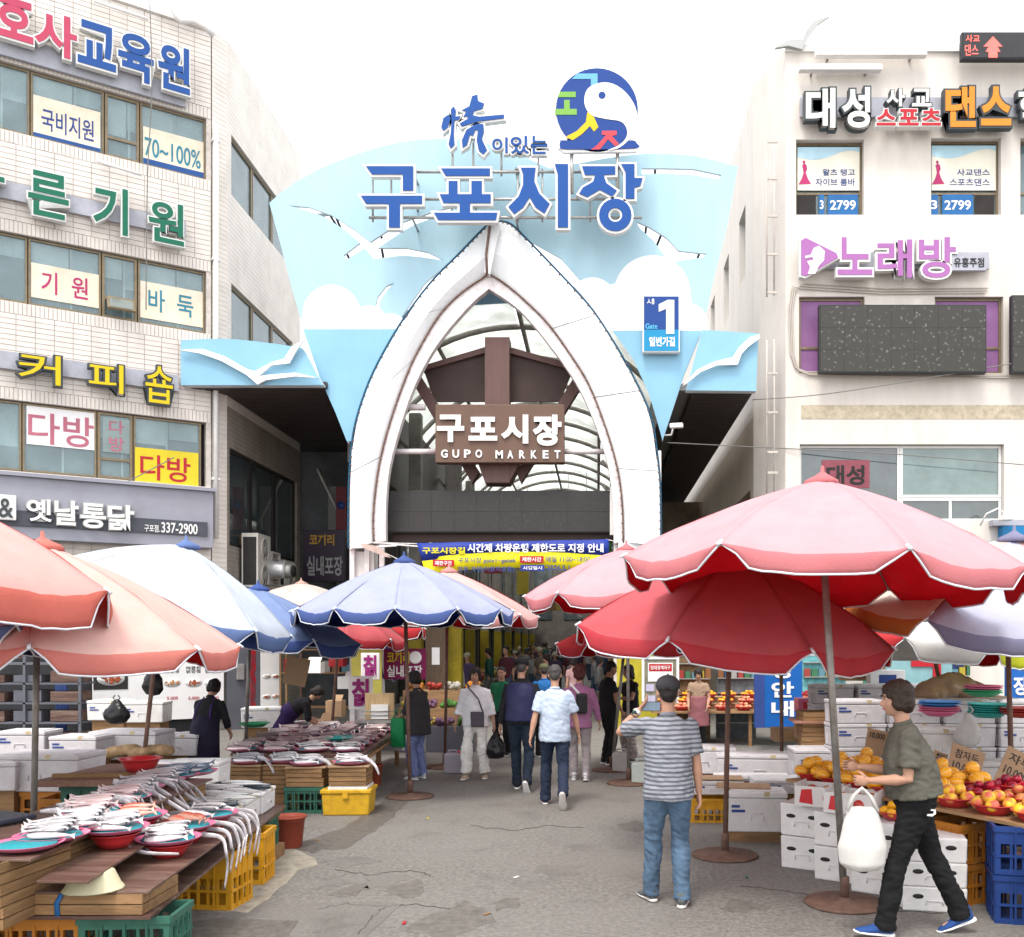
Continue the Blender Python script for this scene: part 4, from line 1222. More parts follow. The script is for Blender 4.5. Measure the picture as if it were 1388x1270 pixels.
def circ(cx, cy, r, n=24, rev=False):
    p = [(cx + r * cos(2 * pi * k / n), cy + r * sin(2 * pi * k / n)) for k in range(n)]
    return list(reversed(p)) if rev else p
GU = [[(496, 225), (560, 225), (560, 258), (546, 258), (546, 236), (504, 236)],
      [(489, 265), (572, 265), (572, 276), (542, 276), (542, 308), (527, 308), (527, 276), (496, 276)]]
PO = [[(598, 228), (664, 228), (664, 238), (604, 238)],
      [(608, 245), (620, 245), (620, 263), (639, 263), (639, 245), (653, 245), (653, 263), (665, 263), (665, 275), (637, 275), (637, 288), (674, 288), (672, 298), (594, 298), (588, 288), (623, 288), (623, 275), (601, 275), (596, 263), (608, 263)]]
SI = [[(706, 227), (726, 227), (724, 245), (731, 262), (745, 276), (738, 289), (726, 281), (718, 267), (709, 281), (697, 290), (689, 280), (703, 266), (709, 250), (709, 236)],
      [(752, 222), (770, 222), (770, 308), (756, 308), (756, 236)]]
JA = [[(789, 225), (834, 225), (834, 236), (818, 237), (822, 248), (836, 258), (830, 266), (813, 257), (796, 267), (785, 262), (790, 254), (804, 246), (807, 237), (793, 237)],
      [(842, 222), (860, 222), (860, 241), (871, 241), (868, 252), (860, 254), (860, 269), (848, 269), (848, 233)],
      [circ(834, 291, 22), circ(834, 291, 9.5, 18, True)]]
for L_ in (GU, PO, SI, JA): stroke(gs, L_, Y_, m_gl, m_lrim, 3.0)
# support rods of the letters
for a, b in (((500, 295), (870, 300)), ((560, 233), (800, 233)), ((560, 270), (860, 270))):
    p, q = g(*a, -.15), g(*b, -.15); gbuild(MB().tube([(p[0], -.15, p[1]), (q[0], -.15, p[1])], .03, 6), 'support_rod', m_steel, gs)
for x in (505, 530, 612, 645, 702, 735, 762, 800, 850):
    p = g(x, 228, -.15); q = g(x, 300, -.15); gbuild(MB().tube([(p[0], -.12, p[1]), (q[0], -.12, q[1])], .022, 6), 'support_rod', m_steel, gs)
for x in (560, 700, 850):
    for y in (233, 270, 298):
        p = g(x, y, 0); gbuild(MB().tube([(p[0], -.15, p[1]), (p[0], PYB, p[1])], .025, 6), 'support_rod', m_steel, gs)
# the brush written character and its tail
gc = thing('letter_sign', 'blue brush written character and small letters above the market name', 'sign', (-1.97, GY, 0))
BR = [[(598, 172), (601, 160), (608, 155), (611, 160), (607, 172), (601, 177)],
      [(611, 148), (615, 144), (618, 150), (617, 158), (624, 157), (622, 162), (616, 163), (615, 180), (616, 196), (611, 201), (608, 195), (611, 180), (612, 163)],
      [(640, 130), (647, 128), (648, 137), (656, 140), (654, 147), (643, 150), (640, 156), (650, 158), (683, 155), (683, 160), (650, 164), (626, 171), (623, 167), (634, 161), (633, 157), (628, 158), (632, 151), (626, 149), (636, 144)],
      [(632, 176), (645, 168), (655, 168), (656, 178), (653, 188), (660, 203), (655, 209), (649, 204), (646, 190), (648, 176), (644, 176), (641, 184), (637, 182), (633, 196), (627, 200), (626, 190)]]
stroke(gc, BR, -.35, m_gl, m_lrim, 2.6)
glet(gc, [('이', (667, 186, 688, 207)), ('있', (692, 184, 717, 208)), ('는', (719, 184, 742, 208))], -.35, m_gl, m_lrim, .015, .09)
for x in (614, 642, 680, 730):
    p, q = g(x, 195, -.1), g(x, 240, -.1); gbuild(MB().tube([(p[0], -.15, p[1]), (q[0], -.15, q[1])], .025, 6), 'support_rod', m_steel, gc)
# round emblem
ge = thing('emblem_sign', 'round blue market emblem with a white bird above the market name', 'emblem', (-1.97, GY, 0))
def z4(pts): return [(660 + x / 3.653, 60 + y / 3.653) for x, y in pts]
m_eb = M('emblem_blue', (.008, .045, .22), .35, .04, 4)
gbuild(MB().prism([gl(circ(809, 148, 58, 40), -.3)], -.30, -.18), 'backing', m_film, ge)
gbuild(MB().prism([gl(z4([(350, 470), (740, 465), (755, 500), (740, 530), (380, 535), (350, 510)]), -.3)], -.30, -.2), 'backing', m_film, ge)
gbuild(MB().prism([gl(circ(809, 148, 55.5, 40), -.31)], -.315, -.30), 'disc', m_eb, ge)
gbuild(MB().prism([gl(smooth(z4([(385, 475), (640, 485), (720, 475), (742, 490), (730, 515), (400, 520), (362, 505), (365, 482)]), 3, True), -.32)], -.319, -.316), 'base_bar', m_eb, ge)
bird = smooth(z4([(482, 275), (500, 218), (560, 190), (625, 195), (690, 240), (735, 310), (745, 385), (722, 450), (665, 505), (625, 520), (600, 523), (655, 498), (690, 460), (693, 420), (665, 382), (600, 370), (530, 355), (495, 325)]), 3, True)
gbuild(MB().prism([gl(bird, -.33)], -.326, -.320), 'bird', m_film, ge)
gbuild(MB().prism([gl(z4(circ(570, 252, 18, 16)), -.33)], -.332, -.326), 'bird_eye', m_eb, ge)
for pts, c, nm in (([(448, 145), (548, 145), (548, 195), (515, 212), (515, 172), (420, 172)], (.12, .36, .55), 'stroke'),
                   ([(362, 235), (440, 235), (440, 262), (350, 262)], (.16, .36, .06), 'stroke'),
                   ([(382, 276), (410, 276), (410, 320), (445, 320), (445, 349), (338, 349), (338, 320), (382, 320)], (.16, .36, .06), 'stroke'),
                   ([(497, 335), (530, 360), (552, 410), (530, 432), (510, 405), (470, 445), (425, 475), (390, 458), (445, 430), (490, 385)], (.62, .42, .01), 'stroke'),
                   ([(570, 428), (643, 428), (643, 448), (620, 455), (655, 495), (635, 505), (600, 470), (560, 520), (515, 522), (545, 500), (590, 450), (568, 448)], (.50, .05, .07), 'stroke')):
    gbuild(MB().prism([gl(z4(pts), -.32)], -.324, -.3155), nm, M('emblem_%d_%d' % (int(c[0] * 99), int(c[1] * 99)), c, .4, .04), ge)
for x in (775, 837):
    p, q = g(x, 205, -.2), g(x, 262, -.2); gbuild(MB().tube([(p[0], -.2, p[1]), (q[0], -.2, q[1])], .045, 6), 'support_post', m_steel, ge)
# gate number plate
gn = thing('gate_number_plate', 'blue and cyan plate with a white figure one on the gate wall', 'sign', (-1.97, GY, 0))
b = gb(873, 401, 920, 475, .3)
gbuild(MB().bb(b[0] - .03, b[1] + .03, .34, .5, b[2] - .03, b[3] + .03), 'rim', m_lrim, gn, bevel=.02)
zc = g(0, 446, .3)[1]
gbuild(MB().bb(b[0], b[1], .33, .4, zc, b[3]), 'top_panel', m_navy if False else M('plate_blue', (.01, .05, .22), .4, .05), gn)
gbuild(MB().bb(b[0], b[1], .33, .4, b[2], zc - .002), 'bottom_panel', M('plate_cyan', (.01, .22, .42), .4, .05), gn)
gbuild(MB().prism([gl([(905, 406), (914, 406), (914, 452), (903, 452), (903, 418), (893, 422), (893, 412)], .3)], .318, .33), 'figure', m_film, gn)
gbuild(letter_mb('Gate', gb(875, 438, 891, 445, .3), .322, .008, .005), 'lettering', M('plate_cyan2', (.1, .5, .75), .4), gn)
gbuild(letter_mb('일번가길', gb(880, 456, 915, 469, .3), .322, .008, .03), 'lettering', m_film, gn)
gbuild(letter_mb('ㅅ8', gb(877, 404, 887, 412, .3), .322, .008, .01), 'lettering', m_film, gn)

# -- hanging brown sign
m_brn = M('brown_metal', (.115, .065, .058), .55, .12, 2.5, .1, 20, dirt=.25, dcol=(.08, .045, .04), dscale=2, stretch=(6, 6, 1))
m_brn2 = M('brown_sign_face', (.125, .075, .055), .5, .08, 2.5)
m_brd = M('dark_brown_metal', (.05, .032, .028), .6, .15, 2)
hs = thing('hanging_sign', 'brown market sign with white letters hung on a brown post inside the arch', 'sign', (-1.97, GY, 0))
b = gb(590, 548, 765, 627, .35)
gbuild(MB().bb(b[0], b[1], .35, .62, b[2], b[3]), 'board', m_brn2, hs, bevel=.015)
b2_ = gb(658, 459, 691, 655, .75)
gbuild(MB().bb(b2_[0], b2_[1], .64, 1.1, b2_[2], b2_[3]), 'post', m_brn, hs)
for pts in ([(574, 499), (658, 477), (658, 546), (590, 546)], [(691, 477), (778, 500), (765, 532), (765, 546), (691, 546)]):
    gbuild(MB().prism([gl(list(reversed(pts)), 1.1)], 1.0, 1.05), 'fin', m_brd, hs)
for pts in ([(560, 520), (572, 512), (650, 640), (640, 655)], [(790, 520), (778, 512), (700, 640), (706, 655)]):
    gbuild(MB().prism([gl(pts, 1.0)], .95, 1.25), 'brace', m_brn, hs)
gbuild(MB().prism([gl([(648, 628), (704, 628), (690, 655), (658, 655)], .7)], .66, 1.2), 'collar', m_brn, hs)
gbuild(MB().prism([gl([(578, 496), (658, 472), (658, 480), (574, 504)], 1.)], .9, 1.3), 'top_rail', m_brn, hs)
gbuild(MB().prism([gl([(691, 472), (778, 496), (778, 504), (691, 480)], 1.)], .9, 1.3), 'top_rail', m_brn, hs)
for (ch, r_) in (('구', (592, 562, 629, 599)), ('포', (635, 565, 674, 597)), ('시', (679, 562, 716, 601)), ('장', (722, 562, 761, 604))):
    gbuild(letter_mb(ch, gb(*r_, .3), .30, .045, .045), 'letter', m_film, hs)
for i, ch in enumerate('GUPO'):
    x = 597.5 + i * 15.6; gbuild(letter_mb(ch, gb(x, 609, x + 9, 620, .3), .325, .02, .03), 'letter', m_film, hs)
for i, ch in enumerate('MARKET'):
    x = 671.5 + i * 16; gbuild(letter_mb(ch, gb(x, 610, x + (10 if ch == 'M' else 8), 621, .3), .325, .02, .03), 'letter', m_film, hs)
# -- LED display in the gate
led('long dark LED screen spanning the arch opening above the banner', gb(522, 665, 832, 722, .7), .7, (0, GY, 0), m_led2, 2, 10)
gbuild(MB().bb(g(520, 0)[0], g(838, 0)[0], .85, .95, g(0, 735, .9)[1], g(0, 722, .9)[1]), 'lintel', m_brd)
gbuild(MB().bb(g(840, 0)[0] - .2, g(840, 0)[0], .5, .75, g(0, 726, .7)[1], g(0, 662, .7)[1]), 'bracket', m_white)
# -- banner
bn = thing('banner', 'blue and yellow traffic notice banner stretched under the arch', 'banner', (-1.97, GY, 0))
m_bnb = M('banner_blue', (.03, .06, .36), .5, .06, 3, trans=.35)
m_bny = M('banner_yellow', (.88, .80, .02), .5, .05, 3, trans=.35)
BY = -.22
def bz(px_, t):      # banner sags a little: t=0 top edge, 1 bottom edge
    u_ = (px_ - 565) / 257
    topy = 736 - 5 * u_; boty = 779 - 8 * sin(pi * min(1, max(0, u_))) + (6 if u_ < .1 else 0) - 3 * u_
    return topy + (boty - topy) * t
def bstrip(t0, t1, mat_, nm, y, curve=0):
    vs = []; fs = []; n = 26
    for i in range(n + 1):
        px_ = 565 + 260 * i / n
        if i == 0: pass
        for t in (t0, t1):
            tt = t + (curve * sin(pi * i / n) if (t == t0 and t0 > 0) or (t == t1 and t1 < 1) else 0)
            q = g(px_ + (14 * tt if i < 3 else 0), bz(px_, tt), BY); vs.append((q[0], y + .03 * sin(i * .9), q[1]))
    for i in range(n): fs.append((2 * i + 1, 2 * i + 3, 2 * i + 2, 2 * i))
    mb = MB(); mb.add(vs, fs, 0, True); o = gbuild(mb, nm, mat_, bn)
    s_ = o.modifiers.new('s', 'SOLIDIFY'); s_.thickness = .006
    return o
bstrip(0, .5, m_bnb, 'blue_cloth', BY, -.1); bstrip(.5, 1, m_bny, 'yellow_cloth', BY, -.1)
def btext(s_, r_, m_, off=.03): gbuild(letter_mb(s_, gb(*r_, BY), BY - .05, .004, off), 'lettering', m_, bn)
btext('구포시장길', (573, 742, 631, 751), m_bny); btext('시간제 차량운행 제한도로 지정 안내', (634, 737, 818, 749), m_film, .025)
for s_, r_, m_ in (('제한구간', (587, 759, 616, 768), m_red), ('제한시간', (705, 754, 737, 763), m_red), ('시행일시', (706, 766, 738, 774), m_bnb)):
    b = gb(*r_, BY); gbuild(MB().bb(b[0], b[1], BY - .054, BY - .048, b[2], b[3]), 'badge', m_, bn, bevel=.02)
    gbuild(letter_mb(s_, gb(r_[0] + 3, r_[1] + 1.5, r_[2] - 3, r_[3] - 1.5, BY), BY - .062, .004, .02), 'lettering', m_film, bn)
btext('구포시장 gate1~gate6', (621, 756, 699, 764), m_navy, .012); btext('매일 11:00~18:00', (740, 754, 800, 762), m_navy, .012)
btext('모든 차량(이륜차포함)', (621, 768, 697, 776), m_navy, .012); btext('2026.5.1', (741, 766, 772, 773), m_navy, .012)
for (a, b) in (((565, 737), (520, 742)), ((575, 775), (521, 748)), ((822, 731), (838, 742))):
    p, q = g(*a, BY), g(*b, 1.2); gbuild(MB().tube([(p[0], BY, p[1]), (q[0], .1, q[1])], .01, 5), 'tie_rope', m_white, bn)
# bracket arms and folded awning on the left leg
gbuild(MB().tube([(g(476, 742)[0], .1, g(0, 742)[1]), (g(540, 741)[0], -.2, g(0, 741)[1])], .02, 6), 'bracket_arm', m_white)
gbuild(MB().tube([(g(505, 735)[0], .1, g(0, 735)[1]), (g(575, 742)[0], -.1, g(0, 742)[1])], .02, 6), 'bracket_arm', m_white)
gbuild(MB().prism([gl([(492, 738), (515, 742), (532, 757), (525, 756), (500, 746)], 0)], -.3, -.1), 'folded_flap', M('rusty_flap', (.45, .34, .30), .7, .3, 5))
# security camera
cc = thing('security_camera', 'white security camera under the right wing of the gate', 'camera', tuple(W(917, 577, 63)), radians(-15))
MB().bb(-.14, .14, -.06, .06, -.05, .05).build('housing', m_white, cc, bevel=.015)
MB().cyl((-.145, 0, 0), (-.16, 0, 0), .035).build('lens', m_black, cc)
MB().tube([(-.08, 0, -.05), (-.12, .05, -.18), (-.28, .15, -.16)], .02, 6).build('arm', m_white, cc)
# ================================================================== the covered street behind the gate
XC = -1.97
m_poly = M('arcade_roof_sheet', (.78, .80, .77), .5, .08, 1.5, trans=.85, dirt=.3, dcol=(.25, .26, .23), dscale=1.2)
m_rib = M('arcade_steel', (.31, .285, .26), .6, .25, 5, dirt=.5, dcol=(.10, .06, .045), dscale=3)
roof = thing('arcade_roof', 'vaulted translucent roof on steel ribs over the covered market street', 'roof', (XC, 21.5, 0))
VR, VZ = 4.45, 9.78
VC = VZ - VR
def vault(a, r=VR): return (XC + r * sin(a), VC + r * cos(a))
AM = radians(54)
YS = [21.3 + 2.6 * k for k in range(22)]
for i, y in enumerate(YS):
    n = 20
    P = [(vault(-AM + 2 * AM * k / n)[0], y, vault(-AM + 2 * AM * k / n)[1]) for k in range(n + 1)]
    MB().tube(P, .07, 7).build('rib', m_rib, roof, world=True)
    if i < len(YS) - 1:
        segs = 4
        for k in range(segs):
            a0 = -AM + 2 * AM * k / segs; a1 = a0 + 2 * AM / segs
            mb = MB(); vs = []; m_ = 5
            for yy in (y + .04, YS[i + 1] - .04):
                for q in range(m_ + 1):
                    x, z = vault(a0 + .008 + (a1 - a0 - .016) * q / m_, VR + .13); vs.append((x, yy, z))
            for q in range(m_): mb_f = (q, q + 1, m_ + 2 + q, m_ + 1 + q); mb.f.append(mb_f); mb.m.append(0); mb.sm.append(True)
            mb.v = vs
            o = mb.build('roof_sheet', m_poly, roof, world=True)
            o.modifiers.new('s', 'SOLIDIFY').thickness = .02
for a in (-AM, -AM / 2, 0.02, AM / 2, AM):
    x, z = vault(a, VR + .02); MB().tube([(x, 21.3, z), (x, YS[-1], z)], .06, 6).build('purlin', m_rib, roof, world=True)
m_pg = M('pillar_grey', (.20, .19, .17), .7, .25, 3, dirt=.5, dcol=(.08, .07, .06))
m_py = M('pillar_yellow', (.27, .205, .012), .6, .2, 5, dirt=.4, dcol=(.16, .12, .03), dscale=3)
pil0 = thing('arcade_pillar', 'grey arcade pillar with yellow wrapped foot in the left row of the covered street', 'pillar', (0, 0, 0), 0, 'left pillars of the covered street')
MB().bb(-.16, .16, -.16, .16, 0, 8.0).build('shaft', m_pg, pil0, bevel=.02)
MB().bb(-.175, .175, -.175, .175, .1, 2.35).build('yellow_wrap', m_py, pil0, bevel=.02)
MB().tube([(-.16, 0, 7.0), (-.9, 0, 7.9)], .05, 6).build('brace', m_rib, pil0)
MB().tube([(.16, 0, 7.0), (.9, 0, 7.9)], .05, 6).build('brace', m_rib, pil0)
ys = [25.6, 31.7, 36.5, 41.2, 46.6, 52, 58, 64, 71]
pil0.location = (-4.85, ys[0], 0)
for i, y in enumerate(ys[1:]):
    copy_thing(pil0, (-4.85, y, 0), 0)
for i, y in enumerate(ys):
    copy_thing(pil0, (1.05, y, 0), 0, 'grey arcade pillar with yellow wrapped foot in the right row of the covered street', 'right pillars of the covered street')
# shop fronts either side: darker, with plain coloured boards
cols = [(.30, .05, .04), (.04, .10, .22), (.36, .28, .03), (.05, .16, .08), (.30, .30, .28), (.22, .10, .04), (.10, .22, .26)]
m_cols = [M('shop_board_%d' % i, c, .6, .15, 3) for i, c in enumerate(cols)]
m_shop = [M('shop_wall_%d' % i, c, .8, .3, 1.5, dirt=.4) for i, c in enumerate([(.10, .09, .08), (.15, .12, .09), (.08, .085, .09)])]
side_ = {-1: 'left', 1: 'right'}
for sdx, X0 in ((-1, -6.2), (1, 2.2)):
    y = 29.5 if sdx < 0 else 33
    k = 0
    while y < 78:
        w_ = R.uniform(4, 6.5)
        h_ = R.uniform(6.3, 8.2)
        t = thing('arcade_shop', 'dark two storey shop along the %s side of the covered street' % side_[sdx], 'shop', (X0, y, 0), 0, 'shops on the %s of the covered street' % side_[sdx])
        x1 = X0 + sdx * 5 if sdx < 0 else X0 + 5
        MB().bb(X0, x1, y, y + w_ - .05, 0, h_).build('wall', m_shop[(k + (sdx > 0)) % 3], t, world=True)
        MB().bb(X0 - sdx * .02, X0 - sdx * .3, y + .2, y + w_ - .3, 2.6, 3.5).build('sign_board', m_cols[(k * 3 + (sdx > 0)) % 7], t, world=True)
        MB().bb(X0 - sdx * .02, X0 - sdx * .05, y + .3, y + w_ - .4, .0, 2.5).build('shop_opening', m_core, t, world=True)
        for q in range(3): MB().bb(X0 - sdx * .0, X0 - sdx * .06, y + .4 + q * w_ / 3, y + w_ / 3 * (q + 1) - .1, 4.4, 5.8).build('window', m_glB, t, world=True)
        MB().box((X0 - sdx * .7, y + w_ / 2, 3.75), (1.4, w_ - .5, .06), tilt=(0, sdx * radians(14), 0)).build('awning', m_cols[(k * 2 + 3) % 7], t, world=True)
        y += w_; k += 1
eb = thing('end_building', 'dim building closing the far end of the covered street', 'building', (-2, 80, 0))
MB().bb(-9, 6, 80, 82, 0, 9.5).build('wall', m_shop[0], eb, world=True)
for i in range(5):
    for j in range(2): MB().bb(-8 + i * 2.6, -6.4 + i * 2.6, 79.94, 80, 3.6 + 2.8 * j, 5.2 + 2.8 * j).build('window', m_glB, eb, world=True)
# hanging boards and lamps in the street
for i, (x, y, z, w_, h_, c) in enumerate([(-3.9, 27, 5.2, .7, .35, 1), (-3.6, 33, 4.7, .6, .9, 0), (-.8, 38, 4.2, .9, .4, 1), (-3.2, 41, 4.4, .5, 1.0, 2), (-.1, 44, 4.0, .8, .5, 6),
        (-3.0, 49, 4.2, 1.1, .5, 4), (-1.9, 56, 4.0, 1.0, .6, 2), (.2, 30, 4.6, .5, 1.0, 3), (-2.8, 64, 4.2, 1.6, .6, 5), (-1.0, 50, 4.4, .7, .7, 2)]):
    t = thing('hanging_board', ['blue', 'red', 'blue', 'yellow', 'teal', 'pale grey', 'yellow', 'green', 'brown', 'yellow'][i] + ' blank board hanging at %s of the covered street' % ['the near left', 'the left beside a pillar', 'the middle', 'the left middle', 'the right middle', 'the far left', 'the far middle', 'the near right', 'the far end', 'the far right'][i], 'board', (x, y, z))
    MB().bb(-w_ / 2, w_ / 2, -.04, .04, -h_ / 2, h_ / 2).build('panel', m_cols[c], t)
    for d in (-1, 1): MB().cyl((d * w_ * .4, 0, h_ / 2), (d * w_ * .4, 0, 8.6 - z), .012, 5).build('hanger', m_rib, t)
# produce stalls inside, heaps of colour; beyond telling apart one by one
m_heap = [M('heap_%d' % i, c, .7, .5, 24, .5, 30) for i, c in enumerate([(.35, .14, .02), (.06, .16, .03), (.32, .04, .03), (.36, .28, .05), (.35, .33, .28), (.14, .07, .12)])]
for sdx, X0 in ((-1, -4.3), (1, .6)):
    for k in range(9):
        y = 25.5 + k * 4.3 + (0 if sdx < 0 else 2)
        t = thing('produce_stand', 'low produce stand with heaps on the %s inside the covered street' % side_[sdx], 'market stand', (X0, y, 0), 0, 'produce stands on the %s inside the covered street' % side_[sdx])
        MB().bb(-.65, .65, -1.5, 1.5, 0, .55).build('counter', m_shop[1], t)
        for q in range(5):
            mb = MB()
            for _ in range(26):
                mb.ell((R.uniform(-.5, .5), -1.25 + q * .62 + R.uniform(-.2, .2), .6 + R.uniform(-.02, .14)), R.uniform(.05, .1), 6, 4)
            mb.build('produce_heap', m_heap[(q + k) % 6], t)['kind'] = 'stuff'
# dark wall of the next house in the left passage, with signs
nb_ = thing('side_building', 'dark narrow house behind the left wing of the gate with pipes and signs', 'building', (-8.2, 29, 0))
MB().bb(-13, -7.0, 27.2, 29.3, 0, 7.3).build('wall', m_shop[2], nb_, world=True)
MB().bb(-7.6, -7.15, 27.05, 27.2, 3.6, 6.3).build('panel', M('grey_panel', (.18, .18, .17), .6), nb_, world=True)
MB().tube([(-7.9, 27.1, 6.8), (-7.2, 27.0, 5.4), (-7.3, 27.0, 3.5)], .05, 6).build('pipe', m_rib, nb_, world=True)
sg2 = thing('shop_sign', 'upright purple black pub sign with yellow and white letters behind the left wing', 'sign', tuple(W(440, 750, 51)))
MB().bb(-.55, .55, -.08, .08, -.75, .62).build('box', M('purple_black', (.025, .015, .03), .4), sg2, bevel=.01)
letter_mb('코끼리', (-.38, .28, .2, .5), -.09, .01, .03).build('lettering', M('amber_print', (.45, .25, .03), .5), sg2)
letter_mb('실내포장', (-.45, .5, -.6, -.08), -.09, .01, .02).build('lettering', M('dim_white_print', (.3, .3, .3), .5), sg2)
sg3 = thing('shop_sign', 'narrow red upright sign beside the left gate leg', 'sign', tuple(W(463, 690, 50)))
MB().bb(-.14, .14, -.05, .05, -.9, .6).build('panel', M('dim_red', (.14, .02, .03), .5), sg3)
MB().lathe([(0, 0), (.11, 0), (.11, .02)], (0, 0, 0), 16).build('disc', m_navy, sg3, loc=(0, -.055, .1), rot=(radians(90), 0, 0))
ln = thing('lantern', 'small glowing red lantern in the dark side window', 'lantern', tuple(W(367, 654, 51)))
MB().ell((0, 0, 0), (.09, .09, .17), 10, 8).build('shade', M('lantern_red', (.8, .03, .02), .5, emit=1.0), ln)
MB().cyl((0, 0, .17), (0, 0, .3), .012, 5).build('cord', m_black, ln)
# neighbour signs near the left stalls
cg = thing('shop_sign', 'magenta pub sign with yellow and white letters behind the dark clothed shopper', 'sign', tuple(W(549, 899, 66)))
MB().bb(-.43, .43, -.05, .05, -.33, .3).build('panel', M('magenta_panel', (.18, .012, .07), .4), cg, bevel=.01)
letter_mb('코끼리', (-.36, .1, .0, .24), -.06, .01, .02).build('lettering', m_yel, cg)
letter_mb('실내포장', (-.36, .36, -.28, -.04), -.06, .01, .02).build('lettering', m_film, cg)
MB().lathe([(.10, 0), (.13, 0), (.13, .01), (.10, .01)], (0, 0, 0), 16).build('logo_ring', m_film, cg, loc=(.22, -.05, .12), rot=(radians(90), 0, 0))
for i, (px_, py_, s_, w_, h_, lab) in enumerate(((502, 903, 72, .34, .50, 'upper white arrowroot sign with purple letters on the juice stand'), (489, 939, 76, .42, .60, 'lower larger white arrowroot sign with purple letters on the juice stand'))):
    t = thing('arrowroot_sign', lab, 'sign', tuple(W(px_, py_, s_)), 0, 'white signs of the juice stand')
    MB().bb(-w_ / 2, w_ / 2, -.04, .04, -h_ / 2, h_ / 2).build('panel', m_film, t, bevel=.012)
    letter_mb('칡', (-w_ * .36, w_ * .36, -h_ * .4, h_ * .42), -.055, .012, .035).build('letter', M('purple_print', (.28, .02, .16), .5), t)
yb = MB(); yb.bb(-.30, .30, -.03, .03, -.55, .45)
solo('yellow_board', yb, M('pale_yellow', (.55, .50, .10), .5), 'plain yellow upright board behind the white arrowroot signs', 'board', loc=tuple(W(497, 905, 68)))
for i, (px_, y0_, s_) in enumerate(((526, 0, 61), (590, 0, 58), (601, 0, 53))):
    pass
wd = MB(); wd.bb(-.25, .25, -.08, .08, 0, 2.7); 
o = solo('storage_cabinet', wd, M('brown_cabinet', (.11, .075, .05), .6, .2, 3, stretch=(6, 6, 1)), 'brown upright cabinet beside the magenta pub sign', 'cabinet', loc=((592 - 810) / 58, F / 58, 0))
MB().bb(-.1, .08, -.09, -.08, 1.4, 1.8).build('paper', m_film, o)
yp = thing('arcade_pillar', 'square pillar with yellow printed wrap beside the left fruit stand', 'pillar', ((617 - 810) / 57, F / 57, 0), 0)
MB().bb(-.17, .17, -.17, .17, 0, 2.35).build('yellow_wrap', m_py, yp, bevel=.02)
MB().bb(-.14, .14, -.14, .14, 2.34, 7.2).build('shaft', m_pg, yp)
# ================================================================== parasols
def cloth(name, col, trans=.35):
    return M(name, col, .85, .07, 4, .35, 90, trans=trans, dirt=.35, dcol=tuple(min(1, c * .8 + .05) for c in col), dscale=3)
C_ = {  # tops paler, valances and undersides deeper: fading plus skylight put into the colours
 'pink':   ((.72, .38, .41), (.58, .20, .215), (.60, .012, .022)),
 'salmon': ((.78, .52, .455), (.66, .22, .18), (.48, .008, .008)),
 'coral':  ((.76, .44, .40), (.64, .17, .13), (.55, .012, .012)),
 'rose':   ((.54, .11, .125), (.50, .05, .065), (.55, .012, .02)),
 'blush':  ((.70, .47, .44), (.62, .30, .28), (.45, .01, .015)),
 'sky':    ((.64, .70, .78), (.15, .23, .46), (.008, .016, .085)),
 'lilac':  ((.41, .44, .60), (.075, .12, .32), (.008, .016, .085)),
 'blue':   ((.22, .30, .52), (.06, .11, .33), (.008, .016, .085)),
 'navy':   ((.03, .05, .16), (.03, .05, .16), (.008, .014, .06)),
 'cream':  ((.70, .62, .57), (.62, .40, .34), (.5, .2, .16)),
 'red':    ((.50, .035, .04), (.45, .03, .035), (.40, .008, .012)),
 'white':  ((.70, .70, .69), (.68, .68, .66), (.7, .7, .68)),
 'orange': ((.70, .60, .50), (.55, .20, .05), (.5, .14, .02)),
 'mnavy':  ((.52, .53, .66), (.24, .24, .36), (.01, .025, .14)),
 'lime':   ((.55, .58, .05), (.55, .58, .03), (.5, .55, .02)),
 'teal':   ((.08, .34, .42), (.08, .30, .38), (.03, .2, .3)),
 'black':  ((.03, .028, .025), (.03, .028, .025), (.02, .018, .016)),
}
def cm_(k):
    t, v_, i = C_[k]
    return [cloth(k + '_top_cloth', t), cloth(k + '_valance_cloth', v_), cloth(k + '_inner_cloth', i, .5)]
m_trim = M('white_piping', (.62, .66, .70), .6, .05, 5)
m_pole = M('parasol_pole', (.26, .25, .23), .45, .2, 12, metal=.5, dirt=.7, dcol=(.14, .07, .04), dscale=7)
m_poler = M('rusty_pole', (.15, .085, .065), .6, .3, 12, dirt=.6, dcol=(.05, .03, .02), dscale=7)
m_base = M('rusty_base_plate', (.13, .075, .055), .75, .3, 10, .3, 40, dirt=.5, dcol=(.06, .04, .03), dscale=6)
m_ribw = M('rib_metal', (.30, .29, .28), .4, .1, 6, metal=.4)
